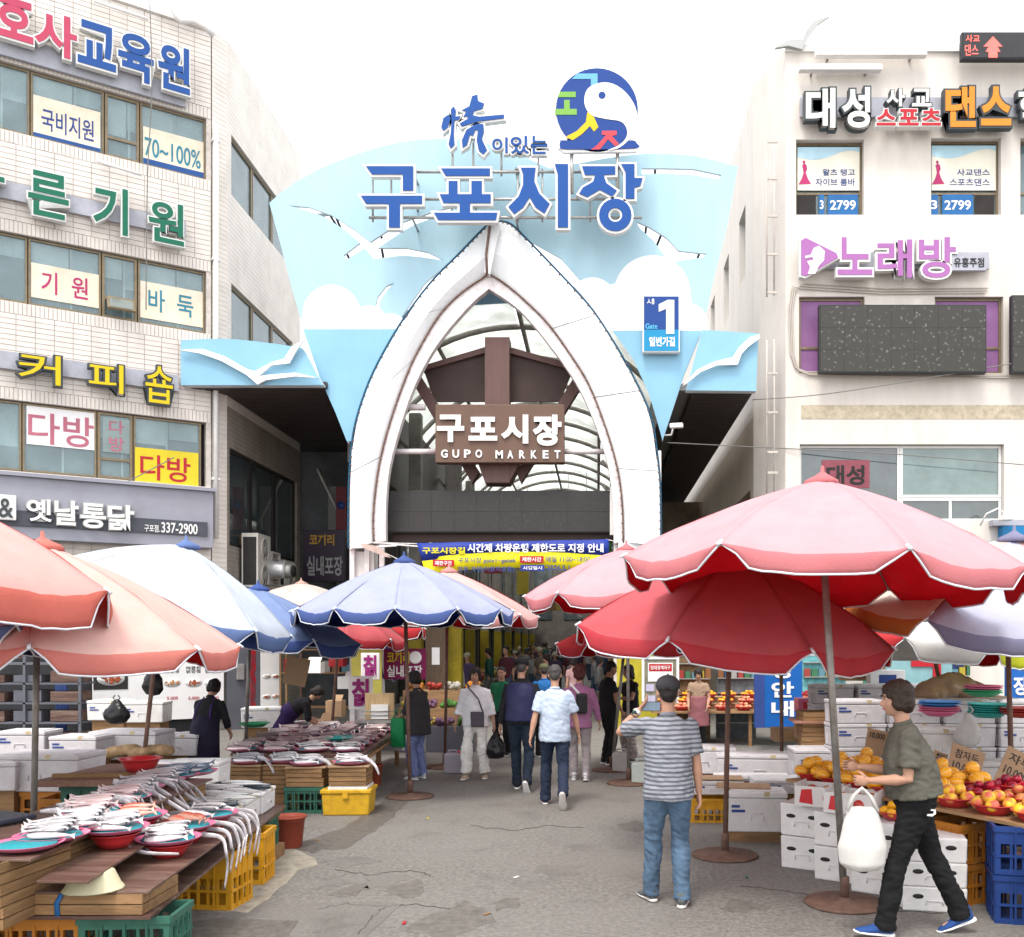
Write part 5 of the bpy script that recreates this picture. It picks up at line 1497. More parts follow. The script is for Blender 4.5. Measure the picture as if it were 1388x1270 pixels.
def umbrella(label, loc, Rr, zr, za, val, cols, n=8, phase=0, tilt=(0, 0), off=(0, 0), pole=None, conv=.42, base=True, sag=.05, seed=0, pole_r=.024, tuft=None, curl=0.0, hang=0, zfoot=0):
    """pole foot at loc; canopy centre offset by off, tilted by tilt (rotation about x, y)"""
    t = thing('parasol', label, 'parasol', loc, 0, 'market parasols')
    pm = pole or m_pole
    ctr = Vector((off[0], off[1], 0))
    TM = Matrix.Translation((off[0], off[1], zr)) @ Euler((tilt[0], tilt[1], 0)).to_matrix().to_4x4() @ Matrix.Translation((0, 0, -zr))
    rr = random.Random(seed + 11)
    MB().tube([(0, 0, zfoot), (off[0] * .96, off[1] * .96, za - .04)], pole_r, 10).build('pole', pm, t)
    if base:
        b = MB(); b.lathe([(.30, 0), (.305, .012), (.29, .022), (.05, .03), (.045, .05)], (0, 0, 0.002), 28); b.lathe([(.036, .03), (.036, .2), (.03, .21)], (0, 0, 0), 12)
        b.build('base_plate', m_base, t)
    def surf(a0, a1, u_, v_):
        q0 = Vector((cos(a0), sin(a0), 0)); q1 = Vector((cos(a1), sin(a1), 0))
        d = q0.lerp(q1, u_)
        f = v_ if v_ <= 1 else 1
        z = za - (za - zr) * ((1 - conv) * f + conv * f * f)
        s_ = sin(pi * u_)
        p = d * (Rr * f); p.z = z - sag * s_ * f * f * 1.3
        # soft wrinkles radiating from rib tips
        w = noise.noise(Vector((a0 * 3 + u_ * 2.4, f * 2.2, seed * 1.7))) * .026 * f + noise.noise(Vector((a0 * 5 + u_ * 9, f * 4, seed))) * .011 * f - abs(noise.noise(Vector((a0 * 7 + u_ * 13 - f * 3, f * 5 + u_ * 4, seed * 2)))) * .014 * f
        p.z += w
        return p
    U, V, VV = 12, 8, 4
    for i in range(n):
        a0 = phase + 2 * pi * i / n; a1 = phase + 2 * pi * (i + 1) / n
        key = cols[i % len(cols)]
        mats = cm_(key)
        vs = []; fs = []; ms = []
        fl_ = [rr.uniform(-.25, .35) for _ in range(3)]
        bottom = []
        for j in range(V + VV + 1):
            for k in range(U + 1):
                u_ = k / U
                if j <= V: p = surf(a0, a1, u_, (j / V))
                else:
                    p = surf(a0, a1, u_, 1)
                    e = min(u_, 1 - u_)
                    s_ = min(1, max(0, (e - .015) / .16)); s_ = s_ * s_ * (3 - 2 * s_)
                    L_ = val * (.05 + .95 * s_)
                    q = (j - V) / VV
                    out = Vector((cos((a0 + a1) / 2), sin((a0 + a1) / 2), 0))
                    lean = .12 + curl + .25 * noise.noise(Vector((i * 2.1 + u_ * 2.5, seed, 3)))
                    p = p + Vector((0, 0, -L_ * q)) + out * (L_ * q * lean + .012 * sin(q * pi))
                    p += Vector((-sin((a0 + a1) / 2), cos((a0 + a1) / 2), 0)) * (.015 * sin(u_ * 14 + i + q * 2) * q)
                if j == V + VV: bottom.append(TM @ p)
                vs.append(TM @ p)
        for j in range(V + VV):
            for k in range(U):
                a = j * (U + 1) + k
                fs.append((a, a + U + 1, a + U + 2, a + 1)); ms.append(0 if j < V else 1)
        me = bpy.data.meshes.new('canopy_panel'); me.from_pydata([tuple(v) for v in vs], [], fs)
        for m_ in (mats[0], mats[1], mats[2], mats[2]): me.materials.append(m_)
        me.polygons.foreach_set('material_index', ms); me.polygons.foreach_set('use_smooth', [True] * len(fs)); me.update()
        o = link('canopy_panel', me, t)
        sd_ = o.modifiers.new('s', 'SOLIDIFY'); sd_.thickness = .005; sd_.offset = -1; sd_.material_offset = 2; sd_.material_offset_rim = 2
        MB().tube(bottom, .0075, 5).build('piping', m_trim, o)
        # rib under the seam and its white tip
        P = [TM @ (surf(a0, a1, 0, f) + Vector((0, 0, -.02))) for f in (.04, .25, .5, .75, 1.0)]
        rb_ = MB().tube(P, .008, 5).build('rib', m_ribw, t)
        tip = TM @ surf(a0, a1, 0, 1.0); d_ = (tip - P[3]).normalized()
        MB().tube([tip - d_ * .03, tip + d_ * .03], .013, 6).build('tip', m_trim, rb_)
        mid = TM @ (surf(a0, a1, 0, .5) + Vector((0, 0, -.03))); hub = Vector((off[0] * .9, off[1] * .9, zr + (za - zr) * .25))
        MB().tube([hub, mid], .007, 5).build('strut', m_ribw, t)
    MB().lathe([(.04, -.03), (.04, .04)], (off[0] * .9, off[1] * .9, zr + (za - zr) * .25), 10).build('runner', m_ribw, t)
    c = TM @ Vector((0, 0, za))
    tf = tuft or cm_(cols[0])[1]
    mb = MB()
    mb.lathe([(.14, -.045), (.12, .0), (.05, .035), (.015, .06), (.012, .1), (0, .11)], tuple(c), 12, wob=.16)
    mb.build('top_cap', tf, t)
    return t
def UB(px, s): return ((px - PX) / s, F / s, 0)
def zz(py, s): return 2 + (PY - py) / s
H8 = pi / 8
# nearest right, large faded pink
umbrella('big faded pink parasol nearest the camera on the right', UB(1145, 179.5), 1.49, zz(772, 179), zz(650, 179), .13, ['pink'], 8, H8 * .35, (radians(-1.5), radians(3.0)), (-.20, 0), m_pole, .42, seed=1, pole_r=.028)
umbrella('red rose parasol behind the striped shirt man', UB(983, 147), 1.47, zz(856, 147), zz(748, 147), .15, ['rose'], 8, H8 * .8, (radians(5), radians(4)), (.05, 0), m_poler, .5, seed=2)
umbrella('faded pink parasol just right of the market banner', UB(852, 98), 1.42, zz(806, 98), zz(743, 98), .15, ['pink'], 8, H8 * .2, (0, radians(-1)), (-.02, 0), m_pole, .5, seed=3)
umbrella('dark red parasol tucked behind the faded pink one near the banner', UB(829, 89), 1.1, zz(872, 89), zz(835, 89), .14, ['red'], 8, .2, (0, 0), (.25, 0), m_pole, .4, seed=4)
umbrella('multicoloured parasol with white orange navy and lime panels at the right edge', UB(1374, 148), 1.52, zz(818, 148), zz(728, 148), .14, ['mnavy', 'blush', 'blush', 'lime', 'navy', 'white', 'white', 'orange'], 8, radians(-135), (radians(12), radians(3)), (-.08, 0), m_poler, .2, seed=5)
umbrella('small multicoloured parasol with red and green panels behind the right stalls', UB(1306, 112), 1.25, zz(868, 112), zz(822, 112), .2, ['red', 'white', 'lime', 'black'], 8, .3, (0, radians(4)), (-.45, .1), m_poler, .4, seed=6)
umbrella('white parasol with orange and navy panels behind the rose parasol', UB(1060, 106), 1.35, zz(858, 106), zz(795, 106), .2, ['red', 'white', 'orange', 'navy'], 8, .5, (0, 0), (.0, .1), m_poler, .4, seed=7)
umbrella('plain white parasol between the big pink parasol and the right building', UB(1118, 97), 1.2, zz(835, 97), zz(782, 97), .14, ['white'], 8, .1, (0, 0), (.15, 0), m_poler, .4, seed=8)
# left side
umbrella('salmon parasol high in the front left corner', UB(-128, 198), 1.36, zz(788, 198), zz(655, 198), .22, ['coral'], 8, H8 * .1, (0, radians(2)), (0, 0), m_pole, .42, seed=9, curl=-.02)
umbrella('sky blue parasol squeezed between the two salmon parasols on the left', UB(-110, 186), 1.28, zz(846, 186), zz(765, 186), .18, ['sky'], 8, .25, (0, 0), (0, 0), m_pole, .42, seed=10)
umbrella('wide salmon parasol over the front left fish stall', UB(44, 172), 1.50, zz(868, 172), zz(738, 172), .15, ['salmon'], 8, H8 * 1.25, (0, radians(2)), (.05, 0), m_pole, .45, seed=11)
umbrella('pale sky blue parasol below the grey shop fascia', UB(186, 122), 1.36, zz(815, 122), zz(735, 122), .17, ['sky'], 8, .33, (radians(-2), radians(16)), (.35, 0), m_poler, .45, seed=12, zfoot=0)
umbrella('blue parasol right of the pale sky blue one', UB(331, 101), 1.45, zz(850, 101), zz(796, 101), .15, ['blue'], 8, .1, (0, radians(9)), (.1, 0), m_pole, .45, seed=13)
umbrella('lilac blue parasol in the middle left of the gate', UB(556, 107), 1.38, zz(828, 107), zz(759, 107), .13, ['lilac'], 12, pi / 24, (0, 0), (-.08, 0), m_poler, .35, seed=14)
umbrella('blush white parasol with red underside behind the lilac blue one', UB(603, 87), 1.42, zz(833, 87), zz(773, 87), .13, ['blush'], 8, .2, (0, radians(1)), (.05, 0), m_poler, .4, seed=15)
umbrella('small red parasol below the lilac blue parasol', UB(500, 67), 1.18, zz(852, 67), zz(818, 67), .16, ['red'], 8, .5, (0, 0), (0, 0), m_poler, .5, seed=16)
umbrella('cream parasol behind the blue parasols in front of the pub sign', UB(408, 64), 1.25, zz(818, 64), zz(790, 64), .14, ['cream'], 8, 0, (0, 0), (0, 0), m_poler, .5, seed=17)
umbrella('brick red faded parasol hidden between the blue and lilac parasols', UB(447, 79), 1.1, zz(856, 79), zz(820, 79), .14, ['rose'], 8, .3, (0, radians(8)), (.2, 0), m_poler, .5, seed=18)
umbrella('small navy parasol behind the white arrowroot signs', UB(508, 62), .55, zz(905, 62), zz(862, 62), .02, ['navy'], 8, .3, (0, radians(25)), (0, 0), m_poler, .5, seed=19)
# ================================================================== stall goods: prototypes and copies
class Proto:
    """the first put() builds the thing, later ones copy it with all its parts"""
    def __init__(s, fn): s.fn = fn; s.o = None
    def put(s, loc, rz, label, group=None, scale=None, tilt=(0, 0)):
        if s.o is None:
            s.o = s.fn()
            o = s.o
            o.location = loc; o.rotation_euler = (tilt[0], tilt[1], rz)
            if scale is not None: o.scale = (scale,) * 3 if not hasattr(scale, '__len__') else scale
            o['label'] = label
            if group: o['group'] = group
            return o
        c = copy_thing(s.o, loc, rz, label, group, scale if scale is not None else (1, 1, 1), tilt)
        if not group and 'group' in c: del c['group']
        return c
m_foam = M('styrofoam', (.68, .67, .655), .75, .06, 3, .45, 160, dirt=.5, dcol=(.45, .40, .36), dscale=5, rnd=.05)
m_foamp = M('tinted_styrofoam', (.56, .54, .555), .75, .08, 3, .45, 160, dirt=.5, dcol=(.36, .32, .34), dscale=5, rnd=.05)
m_ply = wood('dark_wet_plywood', (.10, .055, .042), .3, 3, 0, .9, (.27, .19, .15))
m_plye = wood('plywood_edge', (.33, .20, .10), .7, 3, 0, .4)
m_wood = wood('crate_wood', (.25, .145, .068), .75, 3, 0, .7, (.09, .05, .025))
m_card = M('cardboard', (.36, .235, .14), .8, .12, 6, .1, 60, dirt=.25, dcol=(.22, .14, .08), rnd=.1)
def crate_fn(matname, col, w=.50, d=.34, h=.30, mark=None):
    def f():
        m = M(matname, col, .45, .15, 8, .05, 40, dirt=.35, dcol=tuple(c * .35 for c in col), dscale=6, rnd=.12)
        t = thing('plastic_crate', '', 'crate')
        mb = MB()
        mb.prism([[(-w / 2, 0), (w / 2, 0), (w / 2, .02), (-w / 2, .02)]], -d / 2, d / 2)
        mb.build('base', m, t)
        def side(W_, y, rz, off):
            mb = MB()
            n = max(4, int(W_ / .075)); cw = (W_ - .05) / n
            holes = []
            rows = [(.04, .13), (.15, .23)] 
            for i in range(n):
                for (a, b) in rows:
                    x = -W_ / 2 + .025 + i * cw
                    holes.append([(x + .009, a), (x + cw - .009, a), (x + cw - .009, b), (x + .009, b)])
            mb.prism([[(-W_ / 2, 0), (W_ / 2, 0), (W_ / 2, h - .035), (-W_ / 2, h - .035)]] + holes, -.006, .006)
            mb.bb(-W_ / 2 - .008, W_ / 2 + .008, -.016, .008, h - .04, h)
            mb.bb(-W_ / 2, W_ / 2, -.013, .0, .132, .148)
            for q in range(1, 4): mb.bb(-W_ / 2 + W_ * q / 4 - .007, -W_ / 2 + W_ * q / 4 + .007, -.014, 0, .0, h - .04)
            o = mb.build('side', m, t, loc=off, rot=(0, 0, rz)); return o
        side(w, 0, 0, (0, -d / 2, 0)); side(w, 0, pi, (0, d / 2, 0))
        side(d, 0, pi / 2, (w / 2, 0, 0)); side(d, 0, -pi / 2, (-w / 2, 0, 0))
        if mark: MB().bb(-.05, .05, -d / 2 - .018, -d / 2 - .012, .08, .18).build('white_stamp', m_film, t)
        return t
    return f
cr_green = Proto(crate_fn('green_plastic', (.035, .12, .085)))
cr_yellow = Proto(crate_fn('yellow_plastic', (.55, .27, .015), h=.42))
cr_orange = Proto(crate_fn('orange_plastic', (.38, .14, .015)))
cr_navy = Proto(crate_fn('navy_plastic', (.012, .04, .17), w=.52, d=.4, h=.36, mark=True))
def foam_fn(w, d, h, tint=False, lid=True, holes=False):
    def f():
        m = m_foamp if tint else m_foam
        t = thing('foam_box', '', 'foam box')
        hl = .045 if lid else 0
        mb = MB(); mb.box((0, 0, (h - hl) / 2), (w, d, h - hl), taper=.97)
        mb.build('body', m, t, bevel=.012)
        if lid:
            MB().bb(-w / 2 - .004, w / 2 + .004, -d / 2 - .004, d / 2 + .004, h - hl + .003, h).build('lid', m, t, bevel=.010)
            MB().bb(-w / 2 + .05, w / 2 - .05, -d / 2 + .05, d / 2 - .05, h - .002, h + .008).build('lid_pad', m, t, bevel=.004)
        for x in (-w / 2, w / 2):
            for q in range(3): MB().box((x * .995, -d / 4 + q * d / 4, (h - hl) * .35), (.016, .022, (h - hl) * .6)).build('rib', m, t)
        if holes:
            for x in (-w / 4, w / 4):
                MB().lathe([(0, 0), (.045, 0), (.04, .012)], (0, 0, 0), 10, sx=1, sy=.45).build('hand_hole', m_core, t, loc=(x, -d / 2 + .012, h * .62), rot=(radians(90), 0, 0))
        MB().tube([(-.06, -d / 2 - .001, h * .30), (-.055, -d / 2 - .001, h * .46), (.055, -d / 2 - .001, h * .46), (.06, -d / 2 - .001, h * .30)], .005, 5).build('grip_mark', m, t)
        if w > .5:
            for q in range(2): MB().bb(-w * .42, -w * .42 + .13 - q * .05, -d / 2 - .003, -d / 2 + .003, h * .5 + q * .035, h * .5 + .02 + q * .035).build('print', m_navy, t)
        if lid: MB().bb(w * .12, w * .12 + .05, -d / 2 - .0065, d / 2 + .0065, h - .03, h + .0025).build('tape', m_tape, t)
        return t
    return f
m_tape = M('parcel_tape', (.50, .40, .24), .25, .1, 8)
fb_s = Proto(foam_fn(.44, .32, .24)); fb_m = Proto(foam_fn(.58, .40, .30)); fb_l = Proto(foam_fn(.80, .48, .33, True))
fb_p = Proto(foam_fn(.55, .40, .26, True)); fb_h = Proto(foam_fn(.36, .34, .28, False, False, True)); fb_f = Proto(foam_fn(.60, .42, .15)); fb_o = Proto(foam_fn(.46, .34, .18, False, False, True))
def wcrate_fn(w=.42, d=.34, h=.105):
    def f():
        t = thing('wooden_crate', '', 'wooden crate')
        n = 2; sh = h / n
        for k in range(n):
            z0 = k * sh + .003; z1 = (k + 1) * sh - .003
            for y in (-d / 2, d / 2): MB().bb(-w / 2, w / 2, y - .006, y + .006, z0, z1).build('slat', m_wood, t)
            for x in (-w / 2 + .006, w / 2 - .006): MB().bb(x - .006, x + .006, -d / 2 + .007, d / 2 - .007, z0, z1).build('slat', m_wood, t)
        MB().bb(-w / 2 + .012, w / 2 - .012, -d / 2 + .007, d / 2 - .007, .002, .012).build('bottom', m_wood, t)
        return t
    return f
wc = Proto(wcrate_fn()); wc_l = Proto(wcrate_fn(.62, .45, .12))
def board(name, label, poly, z, th=.014, m=None, cat='board'):
    mb = MB(); mb.vprism(poly, z - th, z)
    o = solo(name, mb, m or m_ply, label, cat, bevel=.002)
    return o
# plates, bowls, basins
m_platep = M('pink_plastic', (.62, .16, .28), .3, .06, 5, coat=.3)
m_net = M('cyan_net', (.02, .23, .27), .5, .25, 60, .3, 90)
m_redp = M('red_plastic', (.50, .03, .035), .3, .08, 5, coat=.3)
m_brick = M('brick_red_plastic', (.27, .055, .03), .5, .12, 6, dirt=.3, dcol=(.14, .04, .03))
def dish_fn():
    t = thing('fish_dish', '', 'dish')
    MB().lathe([(.11, 0), (.16, .012), (.20, .035), (.205, .04), (.195, .038), (.155, .02), (0, .014)], (0, 0, 0), 24).build('plate', m_platep, t)
    MB().lathe([(.165, .026), (.16, .034), (.0, .036)], (0, 0, 0), 20).build('net', m_net, t)
    return t
dish = Proto(dish_fn)
def bowl_fn(r=.17, h=.075, m=None, name='plastic_bowl', cat='bowl'):
    def f():
        t = thing(name, '', cat)
        MB().lathe([(r * .62, 0), (r * .8, h * .5), (r * .97, h), (r * 1.04, h + .004), (r * 1.03, h - .006), (r * .94, h - .008), (r * .76, h * .5), (r * .55, .012), (0, .01)], (0, 0, 0), 24).build('shell', m or m_redp, t)
        MB().lathe([(r * .60, -.002), (r * .62, .008), (r * .58, .008)], (0, 0, 0), 20).build('foot_ring', m or m_redp, t)
        return t
    return f
bowl = Proto(bowl_fn()); basin = Proto(bowl_fn(.17, .11, None, 'plastic_basin', 'basin'))
stackp = {}
def stack(px, py, s, n, col, label, r=.2):
    """a pile of identical flat basins, each a thing"""
    if col not in stackp: stackp[col] = Proto(bowl_fn(r, .05, M('basin_%s' % col, {'pink': (.62, .14, .26), 'teal': (.03, .36, .32), 'red': (.42, .04, .03), 'blue': (.05, .2, .5), 'green': (.03, .35, .15)}[col], .35, .06), 'plastic_basin', 'basin'))
    p = W(px, py, s)
    for k in range(n): stackp[col].put((p.x + R.uniform(-.008, .008), p.y, p.z + k * .022), R.uniform(0, 6), label, label[:50])
# --- fish
def fishmat(name, back, belly, k=22):
    m, t, p = new_mat(name); L = t.links.new
    tc = nn(t, 'ShaderNodeTexCoord'); sp = nn(t, 'ShaderNodeSeparateXYZ'); L(tc.outputs['Object'], sp.inputs[0])
    nz = nn(t, 'ShaderNodeTexNoise'); nz.inputs['Scale'].default_value = 30; L(tc.outputs['Object'], nz.inputs['Vector'])
    ma = nn(t, 'ShaderNodeMath', operation='MULTIPLY_ADD'); L(nz.outputs[0], ma.inputs[0]); ma.inputs[1].default_value = .03; L(sp.outputs['Y'], ma.inputs[2])
    r = nn(t, 'ShaderNodeMapRange'); r.inputs['From Min'].default_value = .010; r.inputs['From Max'].default_value = .026; L(ma.outputs[0], r.inputs[0])
    mx = nn(t, 'ShaderNodeMix', data_type='RGBA'); L(r.outputs[0], mx.inputs[0]); mx.inputs[6].default_value = (*belly, 1); mx.inputs[7].default_value = (*back, 1)
    oi = nn(t, 'ShaderNodeObjectInfo'); r2 = nn(t, 'ShaderNodeMapRange'); r2.inputs['To Min'].default_value = .75; r2.inputs['To Max'].default_value = 1.2; L(oi.outputs['Random'], r2.inputs[0])
    sc2 = nn(t, 'ShaderNodeVectorMath', operation='SCALE'); L(mx.outputs[2], sc2.inputs[0]); L(r2.outputs[0], sc2.inputs['Scale'])
    L(sc2.outputs[0], p.inputs['Base Color']); p.inputs['Roughness'].default_value = .28; p.inputs['Metallic'].default_value = .25; p.inputs['Coat Weight'].default_value = .5
    return m
def fishmesh(L_, H_, T_, name, bend=0):
    mb = MB(); n = 8
    ts = [0, .04, .12, .25, .42, .6, .76, .88, .94]
    hs = [.12, .5, .85, 1.0, .98, .78, .48, .22, .16]
    vs = []
    for t_, h_ in zip(ts, hs):
        for k in range(n):
            a = 2 * pi * k / n
            vs.append((L_ * (t_ - .45), H_ * h_ * .5 * cos(a) + bend * (t_ - .45) ** 2, T_ * (.3 + .7 * h_) * .5 * sin(a) + T_ * .5))
    fs = [(i * n + k, (i + 1) * n + k, (i + 1) * n + (k + 1) % n, i * n + (k + 1) % n) for i in range(len(ts) - 1) for k in range(n)]
    fs.append(tuple(range(n)))
    mb.add(vs, fs, 0, True)
    mb.ell((-L_ * .385, H_ * .12, T_ * .80), (.007, .007, .006), 6, 4, 1)
    b = bend * .25
    x = L_ * .46
    mb.prism([(x, -.004), (x + L_ * .12, -H_ * .5), (x + L_ * .085, 0), (x + L_ * .12, H_ * .5), (x, .004)], 0, .004)
    nv = 10
    mb.v[-nv:] = [(q[0], q[2] + b, q[1] + T_ * .5 - .002) for q in mb.v[-nv:]]
    return mb
KF = {}
def fish_put(kind, loc, rz, label, group, tilt=(0, 0), sc=1):
    if kind not in KF:
        spec = {'silver': (.27, .07, .035, 'silver_fish', fishmat('silver_fish_skin', (.12, .12, .135), (.60, .58, .58))),
                'mackerel': (.36, .085, .05, 'mackerel', fishmat('mackerel_skin', (.02, .032, .045), (.48, .48, .46))),
                'pink': (.26, .075, .035, 'croaker', fishmat('croaker_skin', (.26, .17, .18), (.60, .47, .46))),
                'red': (.24, .08, .04, 'red_fish', fishmat('red_fish_skin', (.50, .12, .08), (.62, .36, .28))),
                'dark': (.25, .07, .035, 'dried_fish', fishmat('dried_fish_skin', (.15, .10, .105), (.42, .29, .28))),
                'blue': (.28, .06, .035, 'herring', fishmat('herring_skin', (.09, .14, .20), (.58, .61, .63)))}[kind]
        mb = fishmesh(spec[0], spec[1], spec[2], spec[3], R.uniform(-.1, .25))
        o = mb.build('fish', [spec[4], m_black]); tag(o, label, 'fish', group); KF[kind] = o
        me = o.data
    else:
        o = KF[kind].copy(); COL.objects.link(o); tag(o, label, 'fish', group)
    o.location = loc; o.rotation_euler = (tilt[0], tilt[1], rz); o.scale = (sc, sc * R.uniform(.9, 1.1), sc)
    return o
FISHN = [0]
def fish_on(p, kind, n, ang, what, spread=.30, sc=1.0, r=.0):
    """n fish laid side by side across a plate at p"""
    lab = what
    for k in range(n):
        u_ = (k - (n - 1) / 2)
        a = ang + R.uniform(-.12, .12) + u_ * .05 + (0 if kind in ('mackerel', 'red') or k % 3 == 0 else pi)
        px_ = -sin(ang) * u_ * spread / max(n, 1) ; py_ = cos(ang) * u_ * spread / max(n, 1)
        fish_put(kind, (p[0] + px_ + R.uniform(-.012, .012), p[1] + py_, p[2] + .045 + .009 * (k % 3) + .004 * k), a, lab, 'fish: ' + lab[:60], ((1 if not (kind in ('mackerel', 'red') or k % 3 == 0) else -1) * R.uniform(-.75, -.45), R.uniform(-.05, .05)), sc * R.uniform(.92, 1.06)); FISHN[0] += 1
def dish_fish(px, py, z, kind, n, ang, where, word, sc=1.0, red=0, dsc=1.0):
    p = G(px, py, z)
    if red:
        basin.put((p.x, p.y, p.z), 0, 'red basin under the dish ' + where, scale=(.85, .85, .75)); p.z += .085
    dish.put((p.x, p.y, p.z), R.uniform(0, 3), 'pink rimmed dish ' + where, None, (dsc, dsc, 1))
    if n: fish_on(p, kind, n, ang, word + ' on the dish ' + where, .30 * dsc, sc)
    return p
# ------------------------------------------------------------------ front left fish stall
board('stall_board', 'lowest long plywood board of the front left fish stall', [(-4.4, 5.36), (-2.5, 5.36), (-2.91, 8.95), (-4.6, 8.95)], .45, .02)
board('stall_board', 'dark wet plywood board near the front corner of the fish stall', [(-3.15, 5.36), (-2.52, 5.38), (-2.62, 6.5), (-2.74, 7.55), (-3.3, 7.5)], .585)
board('stall_board', 'short plywood board propped on a cream bowl in the fish stall', [(-3.02, 5.16), (-2.73, 5.14), (-2.92, 6.45), (-3.2, 6.4)], .70)
board('stall_board', 'upper plywood board on the left stack of wooden crates', [(-3.8, 5.15), (-3.05, 5.16), (-3.27, 8.15), (-3.95, 8.2)], .815)
b = MB(); b.lathe([(.10, .105), (.11, .10), (.15, .012), (.165, .0), (.16, .004), (.095, .09)], (0, 0, 0), 28)
solo('cream_bowl', b, M('cream_plastic', (.50, .46, .30), .45, .08), 'upturned cream bowl carrying the short plywood board', 'bowl', loc=(-2.85, 5.42, .588))
wc_l.put((-2.86, 5.6, .452), 0, 'long wooden crate with a blue strap at the front corner of the fish stall')
st = MB(); st.tube([(-3.02, 5.362, .45), (-3.025, 5.362, .52), (-2.995, 5.36, .575), (-2.96, 5.5, .59)], [(.004, .016)] * 4, 6)
solo('strap', st, m_sbl, 'light blue strap over the long wooden crate', 'strap')
for j, y in enumerate((5.4, 5.85, 6.4, 7.1, 7.75)):
    for k in range(3):
        lab = ['bottom', 'middle', 'top'][k] + ' wooden crate of the ' + ['first', 'second', 'third', 'fourth', 'last'][j] + ' stack from the front under the upper board'
        wc_l.put((-3.38 - .04 * j, y, .452 + k * .119), radians(-92 + R.uniform(-2, 2)), lab)
for i, (x, y, nm, pr) in enumerate(((-2.70, 5.62, 'green crate at the very front under the fish stall corner', cr_green), (-3.2, 5.6, 'orange crate at the front left under the fish stall', cr_orange), (-2.93, 7.25, 'bright yellow crate under the street side of the fish stall', cr_yellow),
        (-2.98, 7.95, 'yellow crate behind the bright one under the street side of the fish stall', cr_yellow), (-3.2, 8.7, 'green crate at the far end under the fish stall', cr_green), (-3.75, 5.6, 'orange crate at the left edge under the fish stall', cr_orange))):
    pr.put((x, y, .0 if pr is cr_yellow else .12 if i in (0, 1, 5) else .1), radians(4 if i != 2 else -6), nm)
    if i == 1: pass
# second layer so boards rest on something
for i, (x, y) in enumerate(((-2.70, 5.62), (-3.2, 5.6), (-3.75, 5.6), (-3.1, 8.75))):
    q = MB(); q.bb(-.2, .2, -.14, .14, 0, .118)
    solo('wooden_block', q, m_wood, 'wooden block under the %s crate of the fish stall' % ['front green', 'front orange', 'left edge orange', 'far green'][i], 'wooden block', loc=(x, y, 0))
# dishes
dish_fish(36, 1151, .82, 'silver', 0, 0, 'empty at the left front edge of the upper board', '', dsc=.95)
dish_fish(70, 1139, .82, 'silver', 6, .35, 'first behind the empty dish on the upper board', 'silver grey fish', .95)
dish_fish(108, 1124, .82, 'silver', 6, .35, 'second behind the empty dish on the upper board', 'silver grey fish', .95)
dish_fish(155, 1147, .705, 'silver', 6, .25, 'on the short propped board', 'pale fish', 1, 1)
dish_fish(183, 1128, .705, 'red', 4, .5, 'just behind the short propped board', 'red scaled fish', .95, 1)
dish_fish(228, 1160, .59, 'silver', 6, .3, 'nearest the street corner of the stall', 'pale fish', 1, 1)
dish_fish(250, 1141, .59, 'red', 4, -.6, 'on the street side behind the nearest one', 'red scaled fish', 1, 1)
dish_fish(284, 1124, .59, 'silver', 4, -.3, 'on the street side below the mackerel', 'pale fish', 1, 1)
dish_fish(247, 1101, .62, 'silver', 0, 0, 'empty in the middle of the fish stall', '', dsc=1.0)
for i, (x, y, kd, n) in enumerate(((125, 1104, 'pink', 6), (165, 1086, 'pink', 5), (185, 1073, 'silver', 6), (215, 1063, 'silver', 6), (236, 1055, 'blue', 6), (262, 1050, 'blue', 5))):
    dish_fish(x, y, .82, kd, n, .3, ['third', 'fourth', 'fifth', 'sixth', 'seventh', 'last'][i] + ' from the front on the upper board', {'pink': 'pinkish fish', 'silver': 'silver fish', 'blue': 'bluish fish'}[kd] + '', 1.05)
# foam boxes with mackerel
for i, (x, y) in enumerate(((-3.1, 7.75), (-3.12, 8.2), (-3.14, 8.65), (-3.62, 8.35), (-3.6, 7.9))):
    fb_s.put((x, y, .452), radians(95), 'white foam box under the mackerel, ' + ['nearest', 'middle', 'farthest of the street side row', 'back inner', 'front inner'][i], scale=(1, 1.1, .8))
for i in range(16):
    p = Vector((-3.02 - .09 * (i % 4) - .05 * (i // 8), 7.65 + .095 * i * .8, .655 + .008 * (i % 3)))
    fish_put('mackerel', p, R.uniform(-.25, .25) + (pi if i % 3 == 0 else 0), 'dark backed mackerel laid on the white foam boxes', 'mackerel on the foam boxes', (R.uniform(0, .3), 0), 1.0)
# hairtails: long silver ribbons, bundled and hanging over the edge
m_tail = M('hairtail_skin', (.50, .48, .50), .3, .35, 14, metal=.1, coat=.5, stretch=(1, 1, 1), rnd=.12)
def ribbon_fish(pts, label, group, w=.024):
    P = smooth([tuple(p) for p in pts], 4)
    n = len(P); rr = [(.0045, w * (.35 + .65 * min(1, (k + .5) / 3)) * (1 - .75 * (k / n) ** 2.2)) for k in range(n)]
    return tag(MB().tube(P, rr, 8).build('hairtail_fish', m_tail), label, 'fish', group)
def smooth_unused(pts, n=4, closed=False):
    out = []; K = len(pts)
    for i in range(K if closed else K - 1):
        p = [Vector(pts[(i + d) % K] if closed else pts[min(max(i + d, 0), K - 1)]) for d in (-1, 0, 1, 2)]
        for j in range(n):
            t = j / n
            out.append(tuple(.5 * ((2 * p[1]) + (-p[0] + p[2]) * t + (2 * p[0] - 5 * p[1] + 4 * p[2] - p[3]) * t * t + (-p[0] + 3 * p[1] - 3 * p[2] + p[3]) * t ** 3)))
    if not closed: out.append(tuple(pts[-1]))
    return out
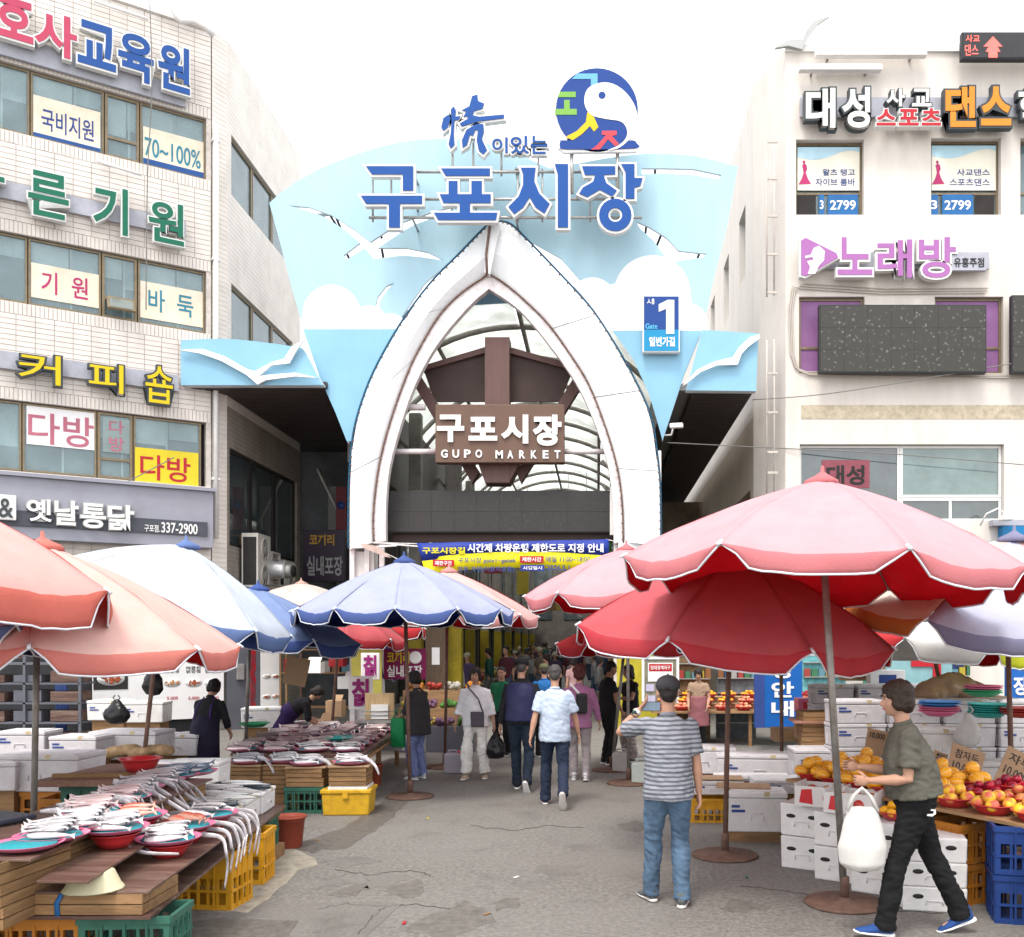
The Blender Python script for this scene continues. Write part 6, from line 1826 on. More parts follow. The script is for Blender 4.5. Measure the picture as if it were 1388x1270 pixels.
for i in range(8):
    y = 6.62 + i * .13 + R.uniform(-.03, .03)
    x0 = -3.0 + R.uniform(-.05, .05); dz = .012 * (i % 3); j1 = R.uniform(-.07, .07); j2 = R.uniform(-.05, .05)
    xe = -2.60 - (y - 6.5) * .11
    drop = R.uniform(.02, .20)
    ribbon_fish([(x0 - .35, y + .22 + j1, .655 + dz), (x0 - .1, y + .12 - j1, .665 + dz), (xe - .13, y + .02 + j2, .655 + dz), (xe + .02, y - .01, .63 + dz), (xe + .07, y - .02 + j2, .54), (xe + .075 + j2 * .5, y - .03 - j2, .60 - drop), (xe + .06 - j1 * .4, y - .05 + j1, .58 - drop - .12)],
        'long silver hairtail hanging over the street edge of the fish stall', 'hairtails hanging over the stall edge', .018)
for i in range(15):
    y = 6.15 + i * .115; x0 = -3.35 - i * .006; j1 = R.uniform(-.09, .09); j2 = R.uniform(-.08, .08); e_ = R.uniform(.25, .55)
    ribbon_fish([(x0 - .35, y + .25 + j1, .855 + .01 * (i % 2)), (x0 - .12, y + .16 - j1, .865 + .01 * (i % 3)), (x0 + .08, y + .05 + j2, .85), (x0 + .20, y - .04, .79), (x0 + .20 + e_ * .5, y - .12 + j1, .675), (x0 + .2 + e_, y - .2 + j2, .655)],
        'silver hairtail sliding off the upper board', 'hairtails sliding off the upper board', .024)
mp = MB(); mp.vprism([(-3.72, 5.4), (-3.45, 5.36), (-3.3, 5.75), (-3.62, 5.9)], 0, .03)
solo('dark_plastic_bag', mp, M('dark_sheet_plastic', (.03, .035, .05), .25, .2, 5, .6, 14), 'dark plastic sheet lying left of the empty dish', 'plastic sheet', loc=(-.35, .5, .83), bevel=.01)
# crates and boxes behind
for i in range(2):
    cr_green.put((-4.13, 8.12 + .36 * 0, .16 + .31 * i), radians(0), ['lower', 'upper'][i] + ' green crate under the chopping board with the red basin', scale=(1.25, 1, 1.05))
    cr_green.put((-4.13, 8.5, .16 + .31 * i), radians(0), ['lower', 'upper'][i] + ' green crate behind the chopping board crates', scale=(1.25, 1, 1.05))
q = MB(); q.bb(-.34, .34, -.42, .42, 0, .158); solo('wooden_block', q, m_wood, 'low wooden base under the green crates on the left', 'wooden block', loc=(-4.13, 8.3, 0))
q = MB(); q.vprism([(-4.58, 7.75), (-3.72, 7.8), (-3.78, 8.8), (-4.5, 8.85)], 0, .05)
solo('chopping_board', q, wood('chopping_wood', (.17, .09, .06), .5, 3, 1, .5, (.30, .18, .12)), 'thick blood stained chopping board on green crates', 'chopping board', loc=(0, 0, .80), bevel=.004)
q = MB(); q.bb(-.3, .3, -.02, .02, 0, .035); solo('wood_strip', q, m_wood, 'loose wooden strip on the chopping board', 'wood strip', loc=(-4.2, 7.95, .852), rz=.1)
basin.put((-3.98, 8.35, .852), 0, 'bright red basin on the chopping board')
for i, (x, y, z) in enumerate(((-5.0, 8.9, 0), (-5.0, 8.9, .31), (-5.55, 8.9, 0), (-5.55, 8.9, .31), (-4.62, 8.5, 0), (-4.62, 8.5, .31))):
    cr_orange.put((x, y, z), radians(2), ['lower', 'upper'][i % 2] + ' orange crate of the ' + ['middle', 'left', 'right'][i // 2] + ' stack under the big foam box')
FB = [(fb_l, 68, 1068, 146, 0, 'long grey white foam box with writing on orange crates'), (fb_p, -5, 1068, 148, 0, 'foam box cut by the left edge of the picture'),
      (fb_p, 112, 1027, 118, 0, 'foam box behind the long one under the rusty pole'), (fb_l, 180, 1027, 114, 0, 'large closed foam box behind the brown paper'),
      (fb_p, 205, 1066, 127, 0, 'white foam box right of the red basin'), (fb_m, 268, 1068, 125, 0, 'bright white foam box with yellow strips on its lid'),
      (fb_p, 248, 1022, 106, 0, 'foam box in front of the aproned vendor'), (fb_s, 266, 1018, 104, 0, 'small foam box beside the aproned vendor'),
      (fb_m, 200, 978, 92, 0, 'foam box behind the black bag'), (fb_m, 152, 975, 88, 0, 'foam box piled under the menu board'),
      (fb_m, 357, 985, 88, 0, 'foam box with marker writing left of the bending vendor'), (fb_p, 40, 1020, 118, 0, 'foam box in the shade behind the long one')]
FBH = {id(fb_l): .33, id(fb_p): .26, id(fb_m): .30, id(fb_s): .24}
for i, (pr, x, y, s_, rz, lab) in enumerate(FB):
    p = W(x, y, s_); pr.put((p.x, p.y, p.z), radians(R.uniform(-5, 8)), lab)
    if p.z > .2:      # each stands on a low wooden trestle or crate
        q = MB(); hh = p.z - .005
        q.bb(-.24, .24, -.15, .15, 0, hh)
        solo('trestle_box', q, m_wood, 'plain wooden box under the ' + lab, 'wooden box', loc=(p.x, p.y + .02, 0))
letter_mb('Si A', (-.3, -.08, .08, .2), -.252, .004, .01)
pb = MB()
for k in range(7): pb.ell((-.3 + .1 * k, R.uniform(-.04, .04), .06 + R.uniform(-.01, .03)), (.1, .13, .07), 8, 6)
pbm = remesh(pb, .02, 'paper_heap', 1, .02, 9)
pbm.materials.append(M('brown_paper', (.26, .17, .09), .7, .2, 7, .5, 20)); o = link('paper_bag_heap', pbm); o.location = tuple(W(190, 1026, 121)); tag(o, 'crumpled brown paper heap between the foam boxes', 'paper')
# bucket and tubs
def bucket(label, px, py, r, h, m, cat='bucket', name='bucket'):
    p = G(px, py); t = thing(name, label, cat, (p.x, p.y, 0))
    MB().lathe([(r * .72, 0), (r * .76, .01), (r * .95, h - .02), (r * 1.06, h - .015), (r * 1.06, h), (r * .97, h), (r * .74, .02), (0, .018)], (0, 0, 0), 24).build('shell', m, t)
    MB().lathe([(r * .93, h * .86), (r * .965, h * .88), (r * .95, h * .9)], (0, 0, 0), 24).build('rim_band', m, t)
    return t
bucket('large brick red bucket on the ground between the two fish stalls', 392, 1148, .155, .30, m_brick)
bucket('smaller brick red bucket at the far end of the yellow tub', 506, 1064, .13, .28, m_brick)
bucket('brown red tub on crates behind the middle fish stall', 345, 1010, .18, .2, m_brick, 'tub', 'tub')
# ------------------------------------------------------------------ middle fish stall
yt = thing('fish_tub', 'yellow insulated tub with a latch under the middle fish stall', 'tub', (-2.86, 11.05, 0), radians(3))
m_yt = M('yellow_tub', (.56, .33, .02), .5, .15, 8, .1, 20, dirt=.6, dcol=(.25, .13, .02), dscale=9)
MB().box((0, 0, .125), (.54, .42, .25), taper=.94).build('body', m_yt, yt, bevel=.015)
MB().bb(-.285, .285, -.225, .225, .25, .295).build('lid', m_yt, yt, bevel=.01)
MB().bb(-.03, .03, -.24, -.222, .2, .28).build('latch', m_yt, yt)
MB().bb(-.2, .24, -.2, .2, .296, .325).build('foam_sheet', m_foam, yt)
cr_green.put((-3.36, 11.15, 0), radians(2), 'grey green crate left of the yellow tub', scale=(.9, 1, 1.0))
wnames = ['leftmost', 'second', 'third', 'fourth']
for i, (x, y, zb) in enumerate(((-4.12, 11.3, .2), (-3.70, 11.35, .2), (-3.36, 11.15, .305), (-2.84, 11.05, .33))):
    for k in range(2 if i > 1 else 3):
        wc.put((x, y, zb + k * .107), radians(R.uniform(-4, 4)), ['bottom', 'middle', 'top'][k if i < 2 else k * 2] + ' wooden crate of the ' + wnames[i] + ' stack from the left under the middle fish stall')
    if i < 2: q = MB(); q.bb(-.2, .2, -.16, .16, 0, .198); solo('wooden_block', q, m_wood, 'wooden block under the %s stack of the middle fish stall' % wnames[i], 'wooden block', loc=(x, y, 0))
    z = zb + (2 if i > 1 else 3) * .107
    q = MB(); q.bb(-.23, .23, -.2, .2, 0, .012); solo('cardboard_sheet', q, m_card, 'cardboard sheet under the fish dish on the %s stack' % wnames[i], 'cardboard', loc=(x, y, z + .001), rz=R.uniform(-.1, .1))
    z += .015
    dish.put((x, y, z), 0, 'pink rimmed fish dish on the %s stack of the middle stall' % wnames[i], scale=(1.05, 1.05, 1))
    fish_on((x, y, z), 'silver', 7, .15, 'silver fish on the dish of the %s stack in the middle stall' % wnames[i], .34, 1.05)
    ribs = 4
    for q in range(2):
        ribbon_fish([(x - .2, y + .1 - q * .06, z + .07), (x, y + .06 - q * .06, z + .085), (x + .2, y - .02 - q * .06, z + .06), (x + .31, y - .12 - q * .05, z + .0), (x + .36, y - .15 - q * .03, z - .10)], 'silver hairtail draped from the middle stall dishes', 'hairtails draped from the middle stall dishes', .02)
tb = thing('market_table', 'low wooden table of the far fish stall covered in fish dishes', 'table', (-3.8, 13.3, 0))
tbp = [(-4.5, 11.75), (-2.85, 11.55), (-3.1, 15.4), (-5.1, 15.4)]
MB().vprism(tbp, .56, .60).build('top', m_ply, tb, world=True)
for (a, b) in zip(tbp, tbp[1:]):
    MB().tube([(a[0], a[1], .52), (b[0], b[1], .52)], [(.04, .02)] * 2, 6).build('apron', m_wood, tb, world=True)
for (x, y) in ((-4.35, 11.95), (-2.98, 11.75), (-3.18, 15.2), (-4.9, 15.2), (-3.06, 13.4)): MB().bb(x - .03, x + .03, y - .03, y + .03, 0, .56).build('leg', m_wood, tb, world=True)
rw = ['front', 'second', 'third', 'fourth', 'fifth', 'back']; cw_ = ['nearest the street', 'second from the street', 'third from the street', 'farthest from the street']
kinds = ['silver', 'pink', 'dark', 'dark', 'pink', 'dark']
for r_ in range(6):
    for c in range(4):
        y = 11.95 + r_ * .60; x = -3.12 - c * .43 - r_ * .045
        kd = kinds[(r_ + (c > 1)) % 6]
        w_ = '%s, %s row, far fish stall' % (cw_[c], rw[r_])
        dish.put((x, y, .602), 0, 'pink dish ' + w_, scale=(1.05, 1.2, 1))
        fish_on((x, y, .602), kd, 5, R.uniform(-.2, .5), {'silver': 'silver', 'pink': 'pinkish', 'dark': 'brown'}[kd] + ' fish on the dish ' + w_, .36, 1.15)
# orange things on a blue tray, green tray on tub
stack(345, 985, 100, 1, 'green', 'green basin rim under the brown red tub')
stack(462, 1004, 103, 1, 'teal', 'teal basin lying empty among the far fish dishes')
# ------------------------------------------------------------------ clutter behind on the left
sh = thing('display_shelf', 'dark metal shelf with flat goods in the shade at the far left', 'shelf', (-9.3, 15.8, 0))
for z in (.3, .62, .94, 1.26, 1.58): MB().bb(-.9, .9, -.25, .25, z, z + .03).build('shelf_board', m_gdoor, sh)
for x in (-.9, -.0, .9): MB().bb(x - .02, x + .02, -.25, -.21, 0, 1.9).build('upright', m_gdoor, sh)
for z in (.34, .66, .98, 1.3):
    for k in range(3): MB().bb(-.8 + k * .6, -.35 + k * .6, -.2, .2, z, z + R.uniform(.06, .2)).build('tray', m_gdoor if k % 2 else m_ply, sh)
bk = MB(); bk.bb(-1.6, 1.6, -.05, .05, 0, 1.9)
solo('tarpaulin', bk, M('black_tarp', (.018, .019, .022), .5, .3, 3, .5, 6), 'black tarpaulin closing the stall behind the shelf', 'tarpaulin', loc=(-10.9, 17.6, 0))
bt = MB()
for k in range(5): bt.tube([(k * .035, 0, 1.6), (k * .04 + .02, .02, .8), (k * .03 + .01, 0, .05)], .035, 7)
solo('blue_curtain', bt, M('blue_curtain_cloth', (.012, .03, .11), .7, .2, 4), 'dark blue rolled curtain hanging behind the rusty pole at the left', 'curtain', loc=(tuple(G(76, 1018).xy) + (0,)))
def plastic_bag(label, p, w, h, m, cat='bag', knot=True, name='plastic_bag', seed=0, parent=None):
    t = thing(name, label, cat, p)
    mb = MB(); mb.lathe([(0, 0), (w * .35, .01), (w * .5, h * .25), (w * .45, h * .5), (w * .22, h * .75), (.012, h * .92)], (0, 0, 0), 12, sy=.55)
    me = remesh(mb, .02, 'sack', 1, .02, 8, seed=seed); me.materials.append(m); link('sack', me, t)
    for d in (-1, 1): MB().tube([(d * .012, 0, h * .86), (d * .05, 0, h * .97), (d * .02, 0, h * 1.08)], .008, 5).build('handle', m, t)
    return t
m_bagk = M('black_bag', (.012, .012, .014), .25, .3, 6, .3, 20)
m_bagw = M('white_bag', (.62, .62, .60), .35, .06, 6, .3, 20, trans=.3)
plastic_bag('black bag hung on the rusty pole in front of the menu board', tuple(W(207, 943, 112)), .26, .40, m_bagk, seed=3)
plastic_bag('black knotted bag standing on a foam box under the menu board', tuple(W(158, 981, 100)), .36, .36, m_bagk, seed=5)
# juice stand
js = thing('juice_stand', 'steel juice stand holding a wooden crate board behind the far fish stall', 'market stand', tuple(G(552, 1042).xy) + (0,))
MB().bb(-.75, .35, -.25, .3, .72, .76).build('top', m_steel, js)
for x in (-.7, .3): MB().bb(x - .02, x + .02, -.2, -.16, 0, .72).build('leg', m_steel, js)
MB().bb(-.7, .3, -.18, -.15, .3, .7).build('panel', M('pale_tile_panel', (.45, .43, .45), .5), js)
MB().bb(-.62, -.18, -.12, -.06, .77, 1.17).build('wooden_back', wood('pale_plank', (.50, .36, .20), .7, 3, 2, .2), js)
MB().bb(-.52, -.26, -.16, -.13, .78, 1.0).build('price_card', m_film, js)
for z in (.84, .9): MB().cyl((-.66, -.17, z), (-.14, -.17, z), .008, 5).build('wire', m_steel, js)
tr_ = MB(); tr_.bb(-.3, .3, -.2, .2, 0, .05)
o = solo('red_tray', tr_, m_redp, 'red tray of goods on the ground below the juice stand', 'tray', loc=tuple(G(543, 1010, .25).xy) + (.25,))
for i, (px_, py_, s_, w_, h_, c, lab) in enumerate(((438, 985, 78, .42, .26, 0, 'open carton behind the bending vendor'), (420, 905, 70, .5, .2, 1, 'white carton on the top shelf of the dry goods'), (455, 960, 72, .3, .3, 2, 'upright brown carton beside the lower arrowroot sign'),
        (458, 890, 66, .3, .4, 3, 'red carton near the yellow board'), (470, 925, 66, .3, .25, 1, 'white carton near the yellow board'))):
    t = thing('carton', lab, 'carton', tuple(W(px_, py_, s_)))
    MB().box((0, 0, 0), (w_, .3, h_)).build('box', [m_card, m_film, m_card, m_redp][c], t, bevel=.004)
    MB().box((w_ * .2, -.05, h_ / 2 + .03), (w_ * .5, .25, .008), tilt=(.6, 0, 0)).build('flap', [m_card, m_film, m_card, m_redp][c], t)
sf = thing('goods_rack', 'wooden rack carrying cartons behind the far fish stall', 'rack', tuple(G(440, 990).xy) + (0,))
for z in (.5, 1.25, 1.75): MB().bb(-.9, .9, -.2, .2, z, z + .03).build('shelf_board', m_plye, sf)
for x in (-.9, .9):
    for y in (-.2, .2): MB().bb(x - .02, x + .02, y - .02, y + .02, 0, 2.1).build('upright', m_plye, sf)
for k in range(8):
    MB().bb(-.85 + k * .21, -.68 + k * .21, -.15, .12, 1.285, 1.285 + R.uniform(.1, .3)).build('packet', m_cols[k % 7], sf)
pc = MB(); pc.bb(-.16, .16, -.005, .005, -.2, .2)
o = solo('price_card', pc, m_card, 'brown cardboard price card hung on a pole at the middle fish stall', 'price card', loc=tuple(W(402, 910, 95)), rz=.1); o.rotation_euler[1] = radians(12)
# left fruit stand deeper in
fs_ = thing('fruit_stand', 'tiered fruit and vegetable stand behind the dark clothed shopper', 'market stand', tuple(G(595, 1015).xy) + (0,))
for k, (y, z) in enumerate(((-.35, .45), (0, .75), (.4, 1.05))): MB().bb(-.7, .7, y - .2, y + .2, 0, z).build('tier', m_plye if k else m_gdoor, fs_)
for k, (y, z) in enumerate(((-.35, .45), (0, .75), (.4, 1.05))):
    for q in range(4):
        mb = MB()
        for _ in range(18): mb.ell((-.52 + q * .35 + R.uniform(-.14, .14), y + R.uniform(-.15, .15), z + .04 + R.uniform(0, .08)), R.uniform(.035, .055), 7, 5)
        mb.build('produce_heap', m_heap[(q * 2 + k * 3 + (0 if k else 1)) % 6], fs_)['kind'] = 'stuff'
# ------------------------------------------------------------------ right: melons and stone fruit
FT = Vector((1.77, 8.84, 0)); FRZ = atan2(-2.14, 1.19); FM = Matrix.Translation(FT) @ Matrix.Rotation(FRZ, 4, 'Z')
def ft(x, y, z): return tuple(FM @ Vector((x, y, z)))
ftb = thing('fruit_table', 'long plank fruit table on trestles along the right side', 'table', tuple(FT), FRZ)
MB().bb(-.05, 3.6, 0, .34, .68, .705).build('plank', m_plye, ftb); MB().bb(-.05, 3.6, .345, .68, .68, .705).build('plank', m_plye, ftb); MB().bb(-.05, 3.6, .685, 1.05, .68, .705).build('plank', m_plye, ftb)
for x in (.05, 1.2, 2.3): MB().bb(x, x + .06, .35, .9, 0, .68).build('trestle', m_wood, ftb)
def fruitmat(name, c1, c2, sc_=3, rough=.35, kind=None):
    m = M(name, c1, rough, .12, 6, coat=.2)
    if name + '_2' in MATS: return m
    MATS[name + '_2'] = m
    t = m.node_tree; p = t.nodes['Principled BSDF']; L = t.links.new
    tc = nn(t, 'ShaderNodeTexCoord'); old = p.inputs['Base Color'].links[0].from_socket
    if kind == 'ribs':
        sp = nn(t, 'ShaderNodeSeparateXYZ'); L(tc.outputs['Object'], sp.inputs[0])
        a = nn(t, 'ShaderNodeMath', operation='ARCTAN2'); L(sp.outputs['Y'], a.inputs[0]); L(sp.outputs['Z'], a.inputs[1])
        b = nn(t, 'ShaderNodeMath', operation='MULTIPLY'); L(a.outputs[0], b.inputs[0]); b.inputs[1].default_value = 9
        c = nn(t, 'ShaderNodeMath', operation='SINE'); L(b.outputs[0], c.inputs[0])
        r = nn(t, 'ShaderNodeMapRange'); r.inputs['From Min'].default_value = .75; r.inputs['From Max'].default_value = .95; L(c.outputs[0], r.inputs[0]); f = r.outputs[0]
    else:
        nz = nn(t, 'ShaderNodeTexNoise'); nz.inputs['Scale'].default_value = sc_ * 5
        oi = nn(t, 'ShaderNodeObjectInfo'); va = nn(t, 'ShaderNodeVectorMath', operation='ADD'); L(tc.outputs['Object'], va.inputs[0]); L(oi.outputs['Location'], va.inputs[1]); L(va.outputs[0], nz.inputs['Vector'])
        r = nn(t, 'ShaderNodeMapRange'); r.inputs['From Min'].default_value = .42; r.inputs['From Max'].default_value = .6; L(nz.outputs[0], r.inputs[0]); f = r.outputs[0]
    mx = nn(t, 'ShaderNodeMix', data_type='RGBA'); L(f, mx.inputs[0]); L(old, mx.inputs[6]); mx.inputs[7].default_value = (*c2, 1)
    L(mx.outputs[2], p.inputs['Base Color'])
    return m
FRU = {'melon': (fruitmat('melon_skin', (.80, .34, .005), (.70, .55, .20), kind='ribs'), (.076, .055, .055), 'melon', 'striped melons', 'striped melon'),
       'plum': (fruitmat('plum_skin', (.42, .012, .03), (.16, .006, .025)), (.036, .036, .035), 'plum', 'red plums', 'red plum'),
       'apple': (fruitmat('apple_skin', (.42, .03, .025), (.50, .22, .06)), (.043, .043, .04), 'apple', 'red apples', 'red apple'),
       'peach': (fruitmat('peach_skin', (.80, .52, .03), (.62, .12, .08)), (.048, .048, .045), 'peach', 'yellow peaches', 'yellow peach'),
       'orange': (fruitmat('orange_skin', (.80, .34, .005), (.75, .40, .02)), (.038, .038, .036), 'orange', 'orange fruit', 'orange fruit'),
       'pale': (fruitmat('pale_apple_skin', (.72, .38, .20), (.60, .10, .07)), (.042, .042, .04), 'apple', 'pale apples', 'pale apple')}
FP = {}
def fruit(kind, loc, label, group, rz=0, sc=1):
    m, r, cat = FRU[kind][:3]
    if kind not in FP:
        mb = MB(); mb.ell((0, 0, 0), r, 12, 9)
        if kind != 'melon': mb.v = [(x, y, z - .25 * r[2] * math.exp(-((x * x + y * y) / (r[0] * .35) ** 2)) * (1 if z > 0 else -.6)) for x, y, z in mb.v]
        o = mb.build(cat, m); FP[kind] = o; tag(o, label, cat, group)
    else:
        o = FP[kind].copy(); COL.objects.link(o); tag(o, label, cat, group)
    o.location = loc; o.rotation_euler = (R.uniform(-.3, .3), R.uniform(-.3, .3), rz); o.scale = (sc,) * 3
    return o
NB = [0]
def fruit_bowl(loc, kind, n, where, sc=1.0, bs=1.0):
    bowl.put(loc, R.uniform(0, 3), 'red bowl of ' + FRU[kind][3] + ', ' + where, None, (bs, bs, bs))
    r = FRU[kind][1][0]
    lab = FRU[kind][4] + ' in the bowl ' + where
    k = 0
    R2 = .115 * bs; zt = loc[2] + .055 * bs
    lay = [(0, 0)] if kind == 'melon' else []
    ring = [(6 if kind != 'melon' else 4, R2, 0), (4 if kind != 'melon' else 2, R2 * .5, r * 1.25)] + ([(1, 0, r * 2.3)] if kind != 'melon' else [])
    for (m_, rr_, dz) in ring:
        for q in range(m_):
            if k >= n: break
            a = 2 * pi * q / m_ + R.uniform(-.2, .2) + dz * 9
            fruit(kind, (loc[0] + rr_ * cos(a), loc[1] + rr_ * sin(a), zt + dz * .8 + r * .45), lab, 'fruit ' + where, a, sc * R.uniform(.93, 1.06)); k += 1
    NB[0] += k
ordn = ['first', 'second', 'third', 'fourth', 'fifth', 'sixth']
for row in range(3):
    for c in range(5):
        x = .12 + c * .30 + .05 * row; y = .17 + row * .27
        z = .706
        fruit_bowl(ft(x, y, z + .03 * row), 'melon', 6 if row == 0 else 5, '%s from the far end, %s row of melons' % (ordn[c], ['front', 'middle', 'back'][row]), 1.0, .92)
for row, (kd) in enumerate((('peach', 'peach', 'peach', 'peach'), ('plum', 'apple', 'plum', 'peach'), ('plum', 'plum', 'apple', 'plum'))):
    for c in range(4):
        x = 1.72 + c * .36 + .04 * row; y = .18 + row * .28
        fruit_bowl(ft(x, y, .706 + .035 * row), kd[c], 9 if row == 0 else 8, '%s after the melons, %s row of stone fruit' % (ordn[c], ['front', 'middle', 'back'][row]), 1.05, 1.0)
def price_sign(label, px, py, s_, w_, h_, tilt, lines):
    t = thing('price_sign', label, 'price sign', tuple(W(px, py, s_)), radians(-10))
    t.rotation_euler = (radians(-18), tilt, radians(-8))
    MB().bb(-w_ / 2, w_ / 2, -.004, .004, -h_ / 2, h_ / 2).build('card', m_card, t)
    z = h_ * .38
    for tx in lines:
        letter_mb(tx, (-w_ * .36, w_ * .34, z - h_ * .25, z), -.009, .004, .005).build('lettering', m_black, t); z -= h_ * .36
    MB().cyl((0, .01, -h_ / 2), (0, .01, -h_ / 2 - .12), .006, 5).build('stick', m_wood, t)
price_sign('cardboard price sign for plums left of the edge one', 1308, 1037, 150, .30, .33, radians(18), ['참자두', '10,000'])
price_sign('cardboard price sign at the right picture edge', 1378, 1045, 152, .30, .36, radians(28), ['자두', '10,000', '원'])
price_sign('cardboard price sign behind the melons beside the walking woman', 1188, 1007, 130, .22, .28, radians(12), ['10,000'])
price_sign('small cardboard price sign tucked behind the walking woman', 1272, 1032, 148, .13, .18, radians(22), ['5'])
# boxes under and around
def fbx(pr, x, y, z, rz, lab, **k): pr.put((x, y, z), rz, lab, **k)
for i, (x, y) in enumerate(((1.86, 8.45), (2.06, 8.03), (2.26, 7.63))):
    for k in range(2): fbx(fb_h, x, y, k * .285, FRZ + radians(90) - radians(62) + R.uniform(-.03, .03), ['lower', 'upper'][k] + ' white foam box with dark hand holes, ' + ['far', 'middle', 'near'][i] + ' stack before the melon table', scale=(1.1, 1, 1))
for k in range(3): fbx(fb_o, 2.50, 7.18, k * .182, radians(-12), ['bottom', 'middle', 'top'][k] + ' white foam box of the pile behind the walking woman')
for i, (x, y) in enumerate(((2.60, 7.72), (2.84, 7.42))):
    for k in range(2): cr_orange.put((x, y, k * .31), FRZ + pi / 2, ['lower', 'upper'][k] + ' orange brown crate of the ' + ['far', 'near'][i] + ' stack under the plum display')
for k in range(2):
    cr_navy.put((3.1, 6.88, k * .345), radians(-14), ['lower', 'upper'][k] + ' navy blue crate with white stamp at the right edge', scale=(1, 1, .94))
    cr_navy.put((3.25, 6.5, k * .345), radians(-14), ['lower', 'upper'][k] + ' navy blue crate just outside toward the camera', scale=(1, 1, .94))
def apple_box(label, x, y, z, rz):
    t = thing('fruit_carton', label, 'carton', (x, y, z), rz)
    m = M('white_carton', (.62, .60, .58), .5, .06, 4)
    w, d, h = .42, .30, .17
    for a in (-1, 1):
        MB().bb(-w / 2, w / 2, a * d / 2 - .006, a * d / 2 + .006, 0, h).build('side', m, t)
        MB().bb(a * w / 2 - .006, a * w / 2 + .006, -d / 2 + .007, d / 2 - .007, 0, h + .02).build('side', m, t)
    MB().bb(-w / 2 + .006, w / 2 - .006, -d / 2 + .006, d / 2 - .006, 0, .01).build('bottom', m, t)
    MB().prism([[(-.17, .03), (-.05, .02), (-.06, .15), (-.15, .14)]], -d / 2 - .009, -d / 2 - .0065).build('red_print', m_redp, t)
    MB().lathe([(0, 0), (.045, 0), (.045, .002)], (0, 0, 0), 14).build('printed_apple', fruitmat('apple_skin', (0, 0, 0), (0, 0, 0)), t, loc=(.08, -d / 2 - .0065, .08), rot=(radians(90), 0, 0))
    for k in range(6): 
        fruit('apple', (x + cos(rz) * (-.13 + .13 * (k % 3)) - sin(rz) * (-.06 + .12 * (k // 3)), y + sin(rz) * (-.13 + .13 * (k % 3)) + cos(rz) * (-.06 + .12 * (k // 3)), z + .12), 'red apple inside the ' + label, 'apples in ' + label[:40])
apple_box('white fruit carton on the far foam stack', 1.95, 8.25, .575, FRZ + radians(30))
apple_box('white fruit carton with apple print on the middle foam stack', 2.12, 7.92, .575, FRZ + radians(30))
fruit_bowl((2.36, 7.60, .575), 'orange', 8, 'on the nearest foam stack before the melon table', 1, .8)
# foam boxes left of the melon table
fbx(fb_m, 1.58, 9.62, .10, radians(-4), 'large closed white foam box with stained lid beside the rose parasol pole', scale=(1.02, 1, 1.3))
q = MB(); q.bb(-.3, .3, -.2, .2, 0, .098); solo('wooden_pallet', q, m_wood, 'wooden pallet under the large closed foam box', 'pallet', loc=(1.6, 9.65, 0), rz=radians(-4))
q = MB(); q.bb(-.27, .27, -.17, .17, 0, .012); solo('cardboard_sheet', q, m_card, 'flat brown cardboard on the closed foam boxes by the striped shirt man', 'cardboard', loc=(1.48, 9.75, .502), rz=radians(-9))
cr_yellow.put((1.28, 10.6, 0), radians(-3), 'yellow crate between the striped shirt man and the foam boxes', scale=(1, 1, .62))
fbx(fb_f, 1.30, 10.65, .30, radians(-3), 'thin foam box on the yellow crate')
q = MB(); q.bb(-.24, .24, -.16, .16, 0, .012); solo('cardboard_sheet', q, m_card, 'brown cardboard on the thin foam box', 'cardboard', loc=(1.36, 10.6, .46), rz=radians(-4))
for i, (x, y, z, pr, sc_) in enumerate(((2.0, 11.9, .25, fb_l, 1.3), (1.35, 12.3, .3, fb_l, 1), (2.15, 10.4, .35, fb_f, 1.6), (1.75, 10.9, .3, fb_f, 1.4), (2.7, 11.2, .4, fb_l, 1.1), (2.45, 9.75, .45, fb_f, 1.3))):
    nm = ['big white foam box behind the flat lids', 'white foam box beside the apple bowls', 'wide flat foam lid near the melons', 'flat foam lid beside the cardboard', 'foam box behind the melon display', 'flat foam box touching the melon table'][i]
    fbx(pr, x, y, z, radians(-6 + 3 * i % 7), nm, scale=(sc_, 1, 1))
    q = MB(); q.bb(-.25, .25, -.16, .16, 0, z - .003); solo('wooden_block', q, m_wood, 'wooden base under the ' + nm, 'wooden block', loc=(x, y, 0))
# back fruit display: oranges and apples
at = thing('fruit_table', 'long back table of apples and oranges right of the striped shirt man', 'table', tuple(G(955, 1010).xy) + (0,))
ax, ay = at.location.x, at.location.y
MB().bb(-1.0, 2.6, -.3, .9, .62, .66).build('top', m_plye, at)
for x in (-.9, .8, 2.5): MB().bb(x, x + .06, -.2, -.14, 0, .62).build('leg', m_wood, at)
for row in range(3):
    for c in range(9):
        kd = [['pale', 'pale', 'pale', 'pale', 'apple', 'apple'], ['orange', 'orange', 'pale', 'peach', 'apple', 'pale'], ['orange', 'orange', 'orange', 'orange', 'plum', 'apple']][row][(c * 5 // 8) % 6]
        fruit_bowl((ax - .82 + c * .385 + .1 * row, ay - .08 + row * .34, .662 + row * .10), kd, 8, '%s from the left, %s row of the back table' % ((ordn + ['seventh', 'eighth', 'ninth'])[c], ['front', 'middle', 'back'][row]), 1.0, .95)
    MB().bb(-.98, 2.55, row * .34 - .02, row * .34 + .5, .66, .662 + row * .10 - .001).build('step', m_card, at) if row else None
